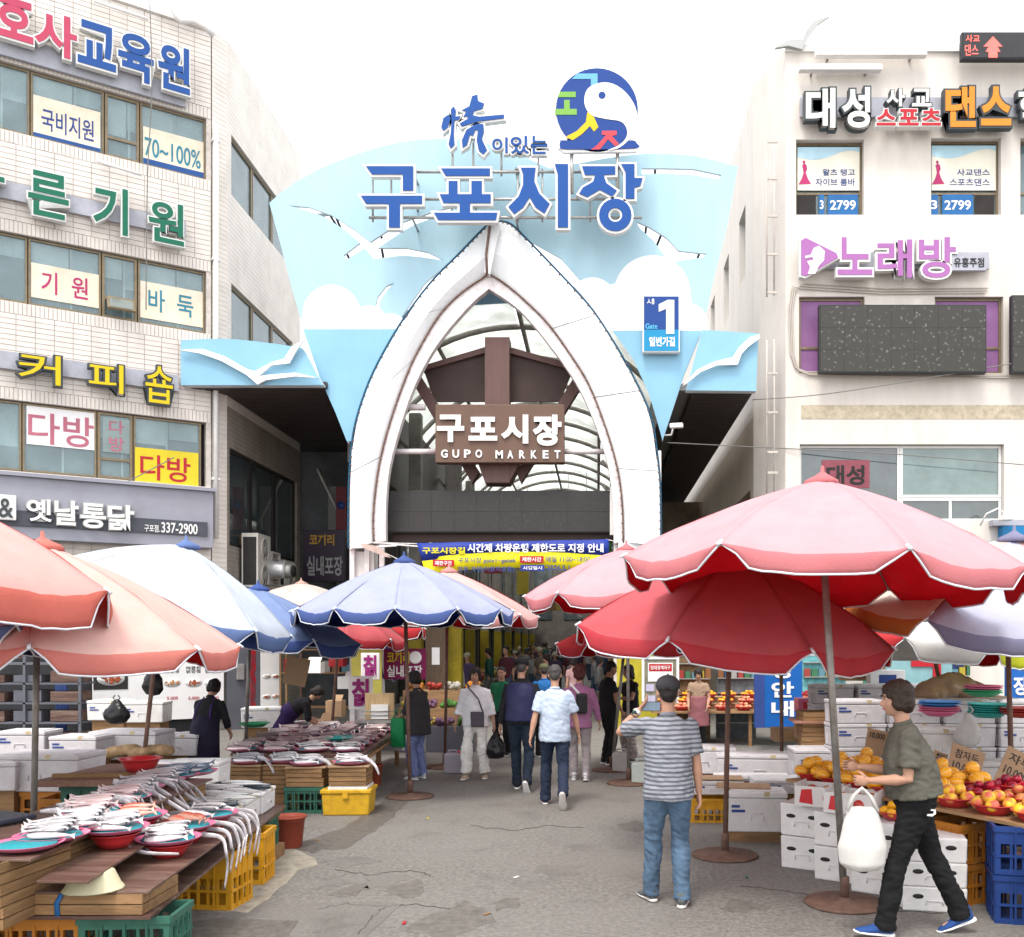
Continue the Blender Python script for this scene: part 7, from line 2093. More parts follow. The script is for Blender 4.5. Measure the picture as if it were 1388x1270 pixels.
for i, (px_, py_, s_, w_, h_, c, lab) in enumerate(((1068, 995, 100, .42, .18, 0, 'brown carton at the end of the back fruit table'), (1100, 990, 104, .4, .2, 0, 'brown carton behind the wooden crate pile'), (1162, 915, 90, .5, .16, 0, 'brown carton on the foam pile behind the big parasol pole'),
       (1092, 955, 92, .28, .2, 3, 'pink printed carton right of the blue sign'), (1122, 960, 92, .26, .2, 0, 'brown carton right of the pink printed carton'), (1200, 920, 92, .5, .26, 1, 'white carton with navy print behind the walking woman'), (1172, 1008, 112, .34, .24, 4, 'purple crate beside the melon price sign'),
       (1060, 925, 72, .3, .3, 1, 'white carton beside the upright blue sign'), (1205, 1000, 100, .5, .3, 1, 'white carton behind the walking woman at table height'))):
    t = thing('carton', lab, 'carton', tuple(W(px_, py_, s_)), R.uniform(-.1, .1))
    mm = [m_card, m_film, m_card, m_platep, M('dark_purple', (.06, .01, .05), .4)][c]
    MB().box((0, 0, 0), (w_, .3, h_)).build('box', mm, t, bevel=.004)
    MB().box((0, -.152, 0), (w_ * .5, .004, h_ * .5)).build('label_print', m_navy if c in (1,) else m_redp if c == 3 else m_plye, t)
for k in range(4): wc_l.put(tuple(W(1122, 1016 - k * 13, 112)), radians(-6 + 2 * k), ['bottom', 'second', 'third', 'top'][k] + ' wooden crate of the pile between the back fruit table and the melons', scale=(1.1, 1, 1))
q = MB(); q.bb(-.42, .42, -.3, .3, 0, .02); solo('painted_board', q, wood('pinkish_board', (.36, .18, .14), .7, 3), 'reddish board lying on top of the wooden crate pile', 'board', loc=tuple(W(1120, 981 - 3, 112)), rz=-.08)
q = MB(); q.bb(-.4, .4, -.22, .22, 0, .02); 
trb = MB(); trb.bb(-.36, .36, -.2, .2, 0, W(1122, 1016, 112).z - .003); solo('wooden_block', trb, m_wood, 'wooden base under the crate pile right of the back fruit table', 'wooden block', loc=tuple(W(1122, 1016, 112).xy) + (0,))
# foam wall on the right
n = 0
rowsf = [(1, ['lowest', 'second', 'third', 'fourth'])]
for c in range(5):
    for k in range(3 if c != 1 else 2):
        x = 3.35 + c * .58; y = 9.6 - c * .18
        fb_m.put((x, y, .20 + k * .305), radians(-8), ['lower', 'middle', 'top'][k] + ' foam box in the %s column of the white foam wall behind the plums' % ordn[c], scale=(.97, 1, 1))
    q = MB(); q.bb(-.25, .25, -.18, .18, 0, .197); solo('wooden_block', q, m_wood, 'wooden base under the %s column of the foam wall' % ordn[c], 'wooden block', loc=(x, y, 0))
for c in range(4):
    for k in range(4):
        x = 2.95 + c * .62; y = 11.0
        fb_p.put((x, y, .25 + k * .265), radians(4), ['lowest', 'second', 'third', 'top'][k] + ' foam box in the %s column of the rear foam wall' % ordn[c], scale=(1.08, 1, 1))
    q = MB(); q.bb(-.25, .25, -.18, .18, 0, .247); solo('wooden_block', q, m_wood, 'wooden base under the %s column of the rear foam wall' % ordn[c], 'wooden block', loc=(x, y, 0))
for c in range(3):
    for k in range(4):
        fb_p.put((3.3 + c * .6, 13.6, .3 + k * .265), radians(3), ['lowest', 'second', 'third', 'fourth', 'top'][k] + ' foam box in the %s column of the far foam pile behind the melons' % ordn[c])
stack(1273, 970, 132, 3, 'pink', 'pink basin in the flat pile behind the walking woman', .2); stack(1273, 960, 132, 2, 'blue', 'blue basin on the flat pile behind the walking woman')
stack(1340, 972, 132, 5, 'teal', 'teal basin in the flat pile on the foam wall'); stack(1332, 944, 122, 2, 'green', 'green basin under the pink ones at the back right'); stack(1332, 938, 122, 2, 'pink', 'pink basin on the green ones at the back right')
stack(1385, 972, 136, 3, 'red', 'brick red basin pile at the right edge')
tp = MB()
for k in range(9): tp.ell((-.45 + .12 * k, R.uniform(-.05, .05), .1 + .16 * sin(k * .5 + .3)), (.16, .22, .16), 8, 6)
me = remesh(tp, .03, 'sheet_heap', 1, .035, 6, seed=4); me.materials.append(M('brown_clear_plastic', (.36, .25, .16), .25, .2, 5, .6, 12)); o = link('plastic_sheet', me); o.location = tuple(W(1305, 958, 112)); tag(o, 'crumpled brown translucent plastic sheet over the rear foam wall', 'plastic sheet')
plastic_bag('white plastic bag hung in front of the foam wall', tuple(W(1312, 1012, 141)), .26, .36, m_bagw, seed=8)
# signs behind the right stalls
bs = thing('shop_sign', 'tall bright blue sign with large white letters behind the rose parasol', 'sign', tuple(W(1056, 910, 76)))
MB().bb(-.44, .40, -.06, .06, -1.0, 1.2).build('panel', M('sign_cobalt', (.01, .10, .36), .4, .06), bs, bevel=.01)
MB().bb(-.445, -.27, -.07, -.06, -1.0, 1.2).build('dark_strip', m_navy, bs)
for i, ch in enumerate('시장안내'): letter_mb(ch, (-.15, .25, .22 - i * .34, .50 - i * .34), -.075, .012, .03).build('letter', m_film, bs)
b3 = thing('shop_sign', 'blue sign strip with white letters at the right edge behind the stalls', 'sign', tuple(W(1380, 910, 84)))
MB().bb(-.2, .6, -.05, .05, -.7, .5).build('panel', MATS['sign_cobalt'], b3)
for i, ch in enumerate('시장'): letter_mb(ch, (-.1, .14, -.02 - i * .36, .28 - i * .36), -.06, .01, .03).build('letter', m_film, b3)
ph = thing('pharmacy_sign', 'huge red medicine letter on pale blue behind the right stalls', 'sign', tuple(W(1256, 893, 74)))
MB().bb(-.75, .45, -.05, .05, -.55, .75).build('panel', M('pale_teal', (.20, .36, .38), .5, .1), ph)
letter_mb('약', (-.38, .34, -.36, .5), -.08, .03, .05).build('letter', m_red, ph)
for i, (px_, c, w_) in enumerate(((935, (.16, .10, .05), .8), (1000, (.10, .11, .12), .8), (1215, (.05, .28, .16), 1.0), (1130, (.12, .34, .36), .9), (1305, (.03, .06, .16), .9), (1330, (.32, .26, .03), .6), (1095, (.08, .25, .24), .6))):
    t = thing('goods_rack', ['brown', 'charcoal', 'green', 'teal', 'navy', 'yellow', 'grey teal'][i] + ' rack of packaged goods standing behind the right stalls', 'rack', tuple(G(px_, 1010).xy) + (0,))
    t.location.y += 1 + .3 * i; t.location.x *= 1.06
    m = M('goods_panel_%d' % i, c, .6, .4, 9)
    MB().bb(-w_ / 2, w_ / 2, 0, .1, 0, 2.1).build('panel', m, t)
    for k in range(6): MB().bb(-w_ / 2 + .02, w_ / 2 - .02, -.08, 0, .3 + k * .3, .32 + k * .3).build('shelf_board', m_steel, t)
    for k in range(18): MB().bb(-w_ / 2 + .03 + (k % 6) * w_ / 6, -w_ / 2 + .02 + (k % 6 + .85) * w_ / 6, -.07, -.01, .62 + (k // 6) * .6, .62 + (k // 6) * .6 + R.uniform(.1, .22)).build('packet', m_cols[(k * 3 + i) % 7], t)
nb2 = thing('notice_board', 'white notice board with red header on the yellow gate pillar', 'notice board', tuple(W(895, 925, 70)))
MB().bb(-.34, .34, -.03, .03, -.48, .48).build('board', M('notice_back', (.20, .20, .15), .6, .3, 6), nb2)
MB().prism([[(-.36, -.5), (.36, -.5), (.36, .5), (-.36, .5)], [(-.31, -.45), (.31, -.45), (.31, .45), (-.31, .45)]], -.05, -.03).build('frame', m_film, nb2)
MB().bb(-.24, .24, -.045, -.031, .02, .38).build('white_sheet', m_film, nb2); MB().bb(-.22, .22, -.05, -.045, .22, .36).build('red_header', m_red, nb2)
letter_mb('임대경계지구', (-.19, .19, .25, .33), -.055, .004, .02).build('lettering', m_film, nb2)
for (x, z) in ((-.2, -.1), (-.18, -.32)): MB().bb(x - .08, x + .08, -.045, -.031, z - .07, z + .07).build('leaflet', M('leaflet', (.45, .45, .6), .6), nb2)
# jerrycans
def jug(label, px, py, col, sc_=1):
    p = G(px, py); t = thing('jerrycan', label, 'jerrycan', (p.x, p.y, 0), R.uniform(-.15, .15))
    m = M('jug_' + label[:8].replace(' ', '_'), col, .35, .06, 5, trans=.25)
    w, d, h = .26 * sc_, .18 * sc_, .30 * sc_
    MB().bb(-w / 2, w / 2, -d / 2, d / 2, 0, h).build('body', m, t, bevel=.03, seg=3)
    MB().tube([(-w * .3, 0, h - .01), (-w * .25, 0, h + .04), (w * .2, 0, h + .04), (w * .25, 0, h - .01)], .014, 7).build('handle', m, t)
    MB().cyl((w * .36, 0, h - .01), (w * .36, 0, h + .035), .022).build('cap', m_redp if 'pale' in label else m, t)
jug('clouded white jerrycan by the dark red parasol foot', 842, 1046, (.50, .48, .46)); jug('whiter jerrycan beside the nearer pole base', 869, 1062, (.56, .62, .58), 1.0); jug('pale lilac jerrycan on the left parasol base', 614, 1048, (.46, .42, .48), 1.0)
# litter and wires overhead
for i, (x, y, c) in enumerate(((580, 1110, m_yel), (1012, 1190, m_green), (548, 1252, m_red), (700, 1190, m_film), (430, 1140, m_wood), (660, 1240, m_wood))):
    p = G(x, y); q = MB(); q.box((0, 0, .004), (.06, .02, .006)); solo('litter_scrap', q, c, ['yellow', 'green', 'red', 'white', 'brown', 'pale brown'][i] + ' scrap lying on the road', 'litter', loc=(p.x, p.y, .004), rz=R.uniform(0, 3))
for lab, pts in (('thin overhead cable crossing before the right building', [W(905, 600, 62), W(1045, 607, 62), W(1220, 616, 63), W(1500, 640, 63)]),
                 ('overhead cable sagging below the LED screen', [W(1020, 542, 62), W(1120, 534, 63), W(1260, 512, 63), W(1500, 470, 63)]),
                 ('cable hanging down the tiled facade', [W(203, 0, 66), W(206, 120, 66), W(200, 240, 66), W(198, 420, 66)]),
                 ('cable looping from the tiled corner to the fascia', [W(236, 620, 64), W(160, 660, 66), W(90, 700, 68)])):
    solo('overhead_cable', MB().tube(smooth([tuple(p) for p in pts], 4), .011, 5), M('grey_cable', (.16, .16, .15), .6), lab, 'cable')
# ================================================================== people
def sweep(mb, pts, rad, side=(1, 0, 0), n=12, cap=True, capround=0):
    """closed tube with elliptical rings; rad = (half width along side, half depth)"""
    pts = [Vector(p) for p in pts]; side = Vector(side)
    K = len(pts); vs = []; fs = []
    for i, p in enumerate(pts):
        d = (pts[min(i + 1, K - 1)] - pts[max(i - 1, 0)]).normalized()
        a = (side - d * side.dot(d))
        if a.length < .05: a = Vector((0, 1, 0)) - d * d.y
        a.normalize(); b = d.cross(a).normalized()
        r = rad[i] if hasattr(rad[i], '__len__') else (rad[i], rad[i])
        for k in range(n):
            t = 2 * pi * k / n; vs.append(p + a * cos(t) * r[0] + b * sin(t) * r[1])
    fs = [(i * n + k, i * n + (k + 1) % n, (i + 1) * n + (k + 1) % n, (i + 1) * n + k) for i in range(K - 1) for k in range(n)]
    fs.append(tuple(reversed(range(n)))); fs.append(tuple((K - 1) * n + k for k in range(n)))
    mb.add(vs, fs, 0, True); return mb
def ik(a, c, l1, l2, pole):
    a, c, pole = Vector(a), Vector(c), Vector(pole)
    d = c - a; L = min(d.length, (l1 + l2) * .998); dn = d.normalized(); c = a + dn * L
    x = (l1 * l1 - l2 * l2 + L * L) / (2 * L); h = sqrt(max(0, l1 * l1 - x * x))
    p = pole - dn * pole.dot(dn); p.normalize()
    return a + dn * x + p * h, c
SK = [M('skin_warm', (.42, .235, .16), .55, .08, 9, .1, 80), M('skin_tan', (.34, .18, .115), .55, .08, 9, .1, 80)]
HAIR = {'black': M('hair_black', (.018, .015, .014), .6, .4, 40, .6, 60, stretch=(1, 1, .25)), 'brown': M('hair_brown', (.03, .019, .014), .6, .4, 40, .6, 60),
        'reddish': M('hair_reddish', (.07, .022, .02), .6, .5, 40, .8, 60), 'grey': M('hair_greying', (.055, .05, .048), .6, .5, 40, .7, 60)}
m_eyew = M('eye_white', (.6, .58, .56), .3, .02); m_lip = M('lips', (.38, .12, .10), .5, .05)
def person(label, loc, rz, h, spec, vox=.014, detail=1, group=None):
    t = thing('person', label, 'person', loc, rz, group)
    k = h / 1.70
    g_ = lambda n_, d_: spec.get(n_, d_)
    skin = SK[g_('skin', 0)]
    lean = radians(g_('lean', 3)); slean = radians(g_('slean', 0)); bulk = g_('bulk', 1.0); tw = radians(g_('twist', 0))
    P0 = Vector((0, g_('py', 0), g_('pz', .93)))
    d = Vector((sin(slean), sin(lean), cos(lean))).normalized()
    side = Vector((cos(tw), -sin(tw), 0))
    A = lambda q: P0 + (d * q if q >= 0 else Vector((0, d.y * q * .25, q)))
    SC = A(.437)
    hd = Vector((0, sin(radians(g_('hpitch', 8)) + lean * .5), 1)).normalized()
    nb_ = A(.52); HC = nb_ + hd * .155 + Vector((0, .015, 0))
    yaw = radians(g_('hyaw', 0)); HR = Matrix.Rotation(yaw, 3, 'Z') @ Matrix.Rotation(-radians(g_('hpitch', 8)) - lean * .3, 3, 'X')
    sh = [SC - side * .168, SC + side * .168]
    hip = [P0 + side * -.085 + Vector((0, 0, -.02)), P0 + side * .085 + Vector((0, 0, -.02))]
    feet = g_('feet', [((-.1, 0, .08), 8, 0), ((.1, 0, .08), -8, 0)])
    hands = g_('hands', [(-.24, .03, .78), (.24, .03, .78)])
    epole = g_('epole', [(-.5, -1, 0), (.5, -1, 0)])
    legs = []
    for i in (0, 1):
        kn, an = ik(hip[i], feet[i][0], .43, .415, (0.06 * (-1, 1)[i], 1, 0)); legs.append((hip[i], kn, an))
    arms = []
    for i in (0, 1):
        el, wr = ik(sh[i], hands[i], .285, .245, epole[i]); arms.append((sh[i], el, wr))
    S = lambda mb: setattr(mb, 'v', [(x * k, y * k, z * k) for x, y, z in mb.v])
    # ---- body: one continuous skin
    mb = MB()
    def hp(x, y, z): return HC + HR @ Vector((x, y, z))
    mb.ell(hp(0, -.012, .028), (.077, .096, .092), 16, 12, rot=HR)
    mb.ell(hp(0, .022, -.035), (.062, .070, .082), 14, 10, rot=HR)
    mb.ell(hp(0, .052, -.082), (.030, .030, .026), 10, 8, rot=HR)
    if detail:
        sweep(mb, [hp(0, .078, .012), hp(0, .103, -.022), hp(0, .094, -.036)], [.009, .015, .012], HR @ Vector((1, 0, 0)), 8)
        for sx_ in (-1, 1):
            mb.ell(hp(sx_ * .078, -.005, -.008), (.011, .021, .031), 8, 6, rot=HR)
            mb.ell(hp(sx_ * .026, .080, .030), (.022, .012, .008), 8, 6, rot=HR)
            mb.ell(hp(sx_ * .036, .050, -.030), (.026, .030, .030), 8, 6, rot=HR)
    sweep(mb, [nb_ - d * .05, nb_, nb_ + hd * .09], [(.062, .060), (.052, .052), (.050, .052)], side)
    sweep(mb, [A(-.06), A(.05), A(.18), A(.34), A(.44), A(.50)], [(.13 * bulk, .09), (.14 * bulk, .10), (.125 * bulk, .09), (.145, .10), (.14, .08), (.06, .06)], side)
    for i in (0, 1):
        a, e, w = arms[i]; pole_s = (0, 1, 0)
        sweep(mb, [a, a.lerp(e, .5), e, e.lerp(w, .3), e.lerp(w, .75), w], [.050 * bulk, .043, .036, .040, .029, (.027, .020)], (1, 0, 0), 12)
        q = (w - e).normalized()
        hx = Vector(g_('palm', [(0, 1, 0), (0, 1, 0)])[i]); hx = (hx - q * hx.dot(q)).normalized(); hn = q.cross(hx)
        Rm = Matrix((hx, hn, q)).transposed()
        mb.ell(w + q * .045, (.040, .017, .052), 12, 8, rot=Rm)
        a, b_, c = legs[i]
        sweep(mb, [a, a.lerp(b_, .5), b_, b_.lerp(c, .3), c], [.080, .066, .050, .048, .034], (1, 0, 0), 12)
        f = feet[i]; fy = radians(f[1]); fp = radians(f[2])
        fd = Vector((-sin(fy) * cos(fp), cos(fy) * cos(fp), -sin(fp)))
        sweep(mb, [c + Vector((0, 0, .0)) - fd * .03, c + fd * .05 - Vector((0, 0, .045)), c + fd * .13 - Vector((0, 0, .055))], [.031, .026, .020], (1, 0, 0), 8)
    S(mb)
    me = remesh(mb, vox * (.8 if detail else 1), 'body', 1 if detail else 2)
    me.materials.append(skin)
    body = link('body', me, t)
    # fingers join the same mesh, rooted inside the palm
    if detail:
        fb = MB()
        for i in (0, 1):
            a, e, w = arms[i]; q = (w - e).normalized()
            hx = Vector(g_('palm', [(0, 1, 0), (0, 1, 0)])[i]); hx = (hx - q * hx.dot(q)).normalized(); hn = q.cross(hx) * (1, -1)[i] * g_('curlside', [1, 1])[i]
            cu = g_('curl', [.5, .5])[i]
            for j, L_ in enumerate((.062, .074, .070, .056)):
                o_ = w + q * .07 + hx * (.027 - j * .018)
                d1 = (q + hn * cu * .6).normalized(); d2 = (q * (1 - cu * .8) + hn * (.3 + cu * .9)).normalized()
                sweep(fb, [o_ - q * .01, o_ + d1 * L_ * .5, o_ + d1 * L_ * .5 + d2 * L_ * .35, o_ + d1 * L_ * .5 + d2 * L_ * .55], [.0095, .0088, .0075, .004], hx, 6)
            o_ = w + q * .03 + hx * .030
            dt = (q * .7 + hx * .6 + hn * .3).normalized()
            sweep(fb, [o_ - dt * .01, o_ + dt * .03, o_ + (dt + q * .3).normalized() * .055], [.012, .0105, .006], hn, 6)
        S(fb)
        nv = len(body.data.vertices)
        vs = [tuple(v.co) for v in body.data.vertices] + fb.v
        fs = [tuple(p.vertices) for p in body.data.polygons] + [tuple(i + nv for i in f) for f in fb.f]
        m2 = bpy.data.meshes.new('body'); m2.from_pydata(vs, [], fs); m2.materials.append(skin)
        m2.polygons.foreach_set('use_smooth', [True] * len(fs)); m2.update(); body.data = m2
        for sx_ in (-1, 1):
            b = MB(); b.ell(hp(sx_ * .029, .068, .012), (.012, .009, .006), 8, 6, rot=HR); S(b); ey = b.build('eye', m_eyew, t)
            b = MB(); b.ell(hp(sx_ * .029, .0745, .012), (.0055, .0045, .005), 8, 6, rot=HR); S(b); b.build('iris', m_core, ey)
            b = MB(); sweep(b, [hp(sx_ * .013, .092, .030), hp(sx_ * .03, .090, .036), hp(sx_ * .046, .078, .030)], [.004, .004, .003], (0, 0, 1), 5); S(b); b.build('eyebrow', HAIR['black'], t)
        b = MB(); b.ell(hp(0, .088, -.055), (.024, .010, .008), 10, 6, rot=HR); S(b); b.build('mouth', m_lip, t)
    # ---- trousers
    if g_('trousers', None):
        tm, fl_ = spec['trousers'], g_('flare', 1.0)
        mb = MB()
        sweep(mb, [A(.10), A(.03), A(-.05), A(-.11)], [(.152 * bulk, .118 * bulk), (.165 * bulk, .128 * bulk), (.165, .125), (.11, .09)], side, 16)
        for i in (0, 1):
            a, b_, c = legs[i]; ee = c + Vector((0, 0, -.03)) - (c - b_).normalized() * g_('crop', 0.0)
            sweep(mb, [a + Vector((0, 0, .03)), a.lerp(b_, .35), a.lerp(b_, .75), b_, b_.lerp(c, .35), b_.lerp(c, .75), ee], [(.098 * bulk, .105 * bulk), (.092, .098), (.076, .080), (.070 * fl_, .072 * fl_), (.069 * fl_, .073 * fl_), (.064 * fl_, .069 * fl_), (.066 * fl_, .072 * fl_)], (1, 0, 0), 14)
        S(mb)
        me = remesh(mb, vox, 'trousers', 2, .010 * (1.5 if fl_ > 1.1 else 1), 9, (1.2, 1.2, .75), seed=h * 7 + loc[0], crease=.8)
        me.materials.append(tm); link('trousers', me, t)
    # ---- top
    if g_('top', None):
        mb = MB(); ln_ = g_('hem', -.08); bt_ = bulk * g_('loose', 1.0)
        sweep(mb, [A(ln_), A(ln_ * .4 + .03), A(.16), A(.30), A(.40), A(.465), A(.505)], [(.178 * bt_, .140 * bt_), (.172 * bt_, .138 * bt_), (.165 * bt_, .132 * bt_), (.178 * bulk, .132 * bulk), (.180, .115), (.142, .085), (.066, .064)], side, 18)
        sl_ = g_('sleeve', .55)
        for i in (0, 1):
            a, e, w = arms[i]
            if sl_ <= 1: P = [a + (a - e).normalized() * .02 + Vector((-side if i else side)) * .03, a, a.lerp(e, .5 * sl_), a.lerp(e, sl_)]; rr = [.046, .059, .062, .066]
            else: P = [a + Vector((-side if i else side)) * .03, a, a.lerp(e, .6), e, e.lerp(w, (sl_ - 1) * .5), e.lerp(w, sl_ - 1)]; rr = [.046, .058, .055, .052, .048, .044 * g_('cuff', 1)]
            sweep(mb, P, [r * (1 + (bt_ - 1) * .5) for r in rr], (1, 0, 0), 12)
        S(mb)
        me = remesh(mb, vox, 'shirt', 2, .011, 8, (1, 1, .8), seed=h * 3 + loc[0] + 5, crease=.7)
        me.materials.append(spec['top']); link(g_('topname', 'shirt'), me, t)
        if g_('collar', 1) and detail:
            mb = MB(); sweep(mb, [A(.495), A(.525) + Vector((0, .004, 0))], [(.068, .066), (.060, .060)], side, 16); S(mb)
            mb.build('collar', g_('collarm', spec['top']), t)
    if g_('vest', None):
        mb = MB()
        sweep(mb, [A(-.03), A(.05), A(.16), A(.30), A(.42), A(.475)], [(.215, .175), (.212, .175), (.204, .168), (.212, .165), (.196, .145), (.125, .105)], side, 18)
        S(mb); me = remesh(mb, vox, 'vest', 2, .007, 7, seed=3); me.materials.append(spec['vest']); link('vest', me, t)
    if g_('apron', None):
        mb = MB()
        sweep(mb, [A(-.45), A(-.2), A(.05), A(.2)], [(.235, .19), (.225, .185), (.205, .17), (.195, .162)], side, 18)
        S(mb); me = remesh(mb, vox, 'apron', 2, .008, 7, seed=3); me.materials.append(spec['apron']); ap = link('apron', me, t)
        for s_ in (-1, 1):
            mb = MB(); P = [A(.2) + side * s_ * .12 + Vector((0, -.145, 0)), A(.36) + side * s_ * .11 + Vector((0, -.145, 0)), A(.50) + side * s_ * .07 + Vector((0, -.04, .02))]
            sweep(mb, P, [(.012, .004)] * 3, side, 6); S(mb); mb.build('strap', spec['apronstrap'], ap)
        mb = MB(); sweep(mb, [A(.10) + Vector((-.17, -.08, 0)), A(.10) + Vector((0, -.155, 0)), A(.10) + Vector((.17, -.08, 0))], [(.012, .012)] * 3, (0, 0, 1), 6); S(mb); mb.build('waist_tie', spec['apronstrap'], ap)
    # ---- shoes
    for i in (0, 1):
        c = legs[i][2]; f = feet[i]; fy = radians(f[1]); fp = radians(f[2])
        Rf = Matrix.Rotation(fy, 3, 'Z') @ Matrix.Rotation(-fp, 3, 'X')
        q = lambda x, y, z: c + Rf @ Vector((x, y, z))
        mb = MB()
        sweep(mb, [q(0, -.062, -.035), q(0, -.03, -.025), q(0, .03, -.028), q(0, .10, -.048), q(0, .165, -.058), q(0, .19, -.062)], [(.026, .026), (.037, .040), (.042, .036), (.047, .024), (.040, .016), (.018, .008)], Rf @ Vector((1, 0, 0)), 12)
        sweep(mb, [q(0, -.030, .040), q(0, -.026, .0), q(0, -.015, -.04)], [.037, .041, .042], Rf @ Vector((1, 0, 0)), 12)
        S(mb); sho = mb.build('shoe', g_('shoe', m_black), t)
        mb = MB(); sweep(mb, [q(0, -.075, -.066), q(0, -.05, -.068), q(0, .03, -.068), q(0, .11, -.068), q(0, .18, -.066), q(0, .20, -.062)], [(.020, .012), (.037, .013), (.040, .012), (.050, .012), (.040, .011), (.012, .006)], Rf @ Vector((1, 0, 0)), 12)
        S(mb); mb.build('sole', g_('sole', m_film), sho)
    # ---- hair and cap
    hm = HAIR[g_('hair', 'black')]; hs = g_('hairstyle', 'short')
    mb = MB()
    if hs == 'short':
        mb.ell(hp(0, -.022, .045), (.084, .098, .086), 14, 10, rot=HR); mb.ell(hp(0, -.055, -.005), (.070, .058, .070), 12, 8, rot=HR)
    elif hs == 'bob':
        mb.ell(hp(0, -.022, .042), (.092, .108, .092), 14, 10, rot=HR); mb.ell(hp(0, -.048, -.03), (.088, .075, .085), 12, 8, rot=HR)
        for s_ in (-1, 1): mb.ell(hp(s_ * .072, -.0, -.02), (.026, .045, .065), 10, 8, rot=HR)
    elif hs == 'curly':
        mb.ell(hp(0, -.03, .045), (.100, .115, .100), 14, 10, rot=HR); mb.ell(hp(0, -.06, -.02), (.092, .078, .085), 12, 8, rot=HR)
    elif hs == 'long':
        mb.ell(hp(0, -.022, .042), (.090, .105, .090), 14, 10, rot=HR)
        sweep(mb, [hp(0, -.05, .03), hp(0, -.065, -.06), hp(0, -.07, -.16)], [(.088, .05), (.092, .045), (.07, .03)], side, 12)
        for s_ in (-1, 1): mb.ell(hp(s_ * .075, -.01, -.05), (.022, .04, .10), 10, 8, rot=HR)
    S(mb)
    me = remesh(mb, vox * .9, 'hair', 1, {'short': .006, 'bob': .008, 'curly': .018, 'long': .008}[hs], 26, seed=loc[0]); me.materials.append(hm); link('hair', me, t)
    if g_('cap', None):
        mb = MB(); mb.ell(hp(0, -.012, .058), (.094, .112, .078), 18, 10, rot=HR)
        S(mb); cp = mb.build('cap', spec['cap'], t)
        br = [(x_, .06 + .115 * sqrt(max(0, 1 - (x_ / .08) ** 2))) for x_ in [(-.08 + .16 * q / 10) for q in range(11)]]
        mb = MB(); sweep(mb, [hp(0, .06, .050), hp(0, .10, .048), hp(0, .165, .036)], [(.076, .006), (.078, .006), (.05, .004)], HR @ Vector((1, 0, 0)), 14); S(mb); mb.build('brim', spec['cap'], cp)
        mb = MB(); mb.ell(hp(0, -.012, .137), .008, 8, 6); S(mb); mb.build('button', spec['cap'], cp)
    t['_k'] = k
    info = dict(t=t, k=k, arms=[[q * k for q in a] for a in arms], HC=HC * k, A=A, side=side, S=S, hp=hp)
    del t['_k']
    return info
def fab(n_, c, **k): return M(n_, c, .85, .10, 4, .3, 140, **k)
jean = M('blue_denim', (.075, .125, .19), .85, .3, 7, .5, 160, dirt=.5, dcol=(.15, .23, .33), dscale=3)
# the man photographing the gate
mpolo = stripes('striped_polo', (.085, .092, .115), (.25, .265, .30), 30, .45)
p1 = person('man in striped grey polo, cap and blue jeans raising a phone', (W(906, 0, 181).x, 7.18, 0), radians(3), 1.69,
    dict(top=mpolo, trousers=jean, cap=fab('charcoal_cap', (.045, .045, .05)), hair='black', shoe=fab('grey_sneaker', (.09, .10, .10)), sole=M('pale_sole', (.55, .52, .49), .6), bulk=1.04, loose=1.06, hem=-.12, lean=2,
         feet=[((-.115, .16, .08), 20, 0), ((.10, -.02, .08), -12, 0)], hands=[(-.19, .30, 1.46), (.245, .04, .80)], epole=[(-1, -.1, -.9), (.6, -1, 0)], palm=[(.6, .8, .4), (0, 1, 0)], curl=[.35, .5], sleeve=.78, hpitch=2, skin=0, collarm=fab('polo_collar', (.16, .17, .2))), .0105)
e, w = p1['arms'][0][1], p1['arms'][0][2]; dq = (w - e).normalized()
mb = MB(); mb.tube([w - dq * .045, w - dq * .02], .033, 14); o = mb.build('watch_strap', m_film, p1['t'])
wc_ = w - dq * .035 + Vector((-.02, -.028, 0)); MB().ell(tuple(wc_), (.022, .008, .022), 12, 6).build('watch_face', M('watch_green', (.02, .05, .045), .2), o)
MB().tube([w - dq * .085, w - dq * .078], .036, 12).build('bracelet', m_black, p1['t'])
ph_ = thing('mobile_phone', 'black mobile phone held up by the striped shirt man', 'phone', tuple(p1['t'].matrix_basis @ Vector((-.09, .36, 1.47))), radians(3))
MB().box((0, 0, 0), (.15, .009, .075)).build('case', m_black, ph_, bevel=.003); MB().bb(-.07, .07, -.006, -.0048, -.033, .033).build('screen', M('phone_screen', (.12, .16, .2), .1, emit=.6), ph_)
# walking woman with the tote bag
blk = fab('black_track_cloth', (.007, .007, .008))
p2 = person('woman in olive grey top and black trousers walking left with a white cloth bag', (W(1236, 0, 201).x, F / 201, 0), radians(84), 1.70,
    dict(top=fab('olive_grey_cloth', (.085, .082, .065)), trousers=blk, hair='brown', hairstyle='bob', shoe=fab('blue_sneaker', (.02, .06, .20)), bulk=1.22, loose=1.10, hem=.02, lean=9, py=-.02,
         feet=[((-.08, .20, .08), 4, -6), ((.10, -.36, .11), -4, 22)], hands=[(-.13, .30, 1.06), (.10, .34, 1.12)], epole=[(-.4, -1, -.4), (.4, -1, -.6)], palm=[(0, .2, 1), (0, .2, 1)], curl=[.9, .3], sleeve=.75, hpitch=6, flare=1.02), .0105)
T2 = p2['t']; Mx = T2.matrix_basis
hw = p2['arms'][0][2]
bag = thing('tote_bag', 'white cotton tote bag hanging from the walking woman', 'bag', tuple(Mx @ Vector((hw.x, hw.y + .05, 0))), T2.rotation_euler.z)
mb = MB(); mb.lathe([(.10, .46), (.155, .50), (.165, .62), (.13, .76), (.085, .88)], (0, 0, 0), 18, sx=.48, sy=1)
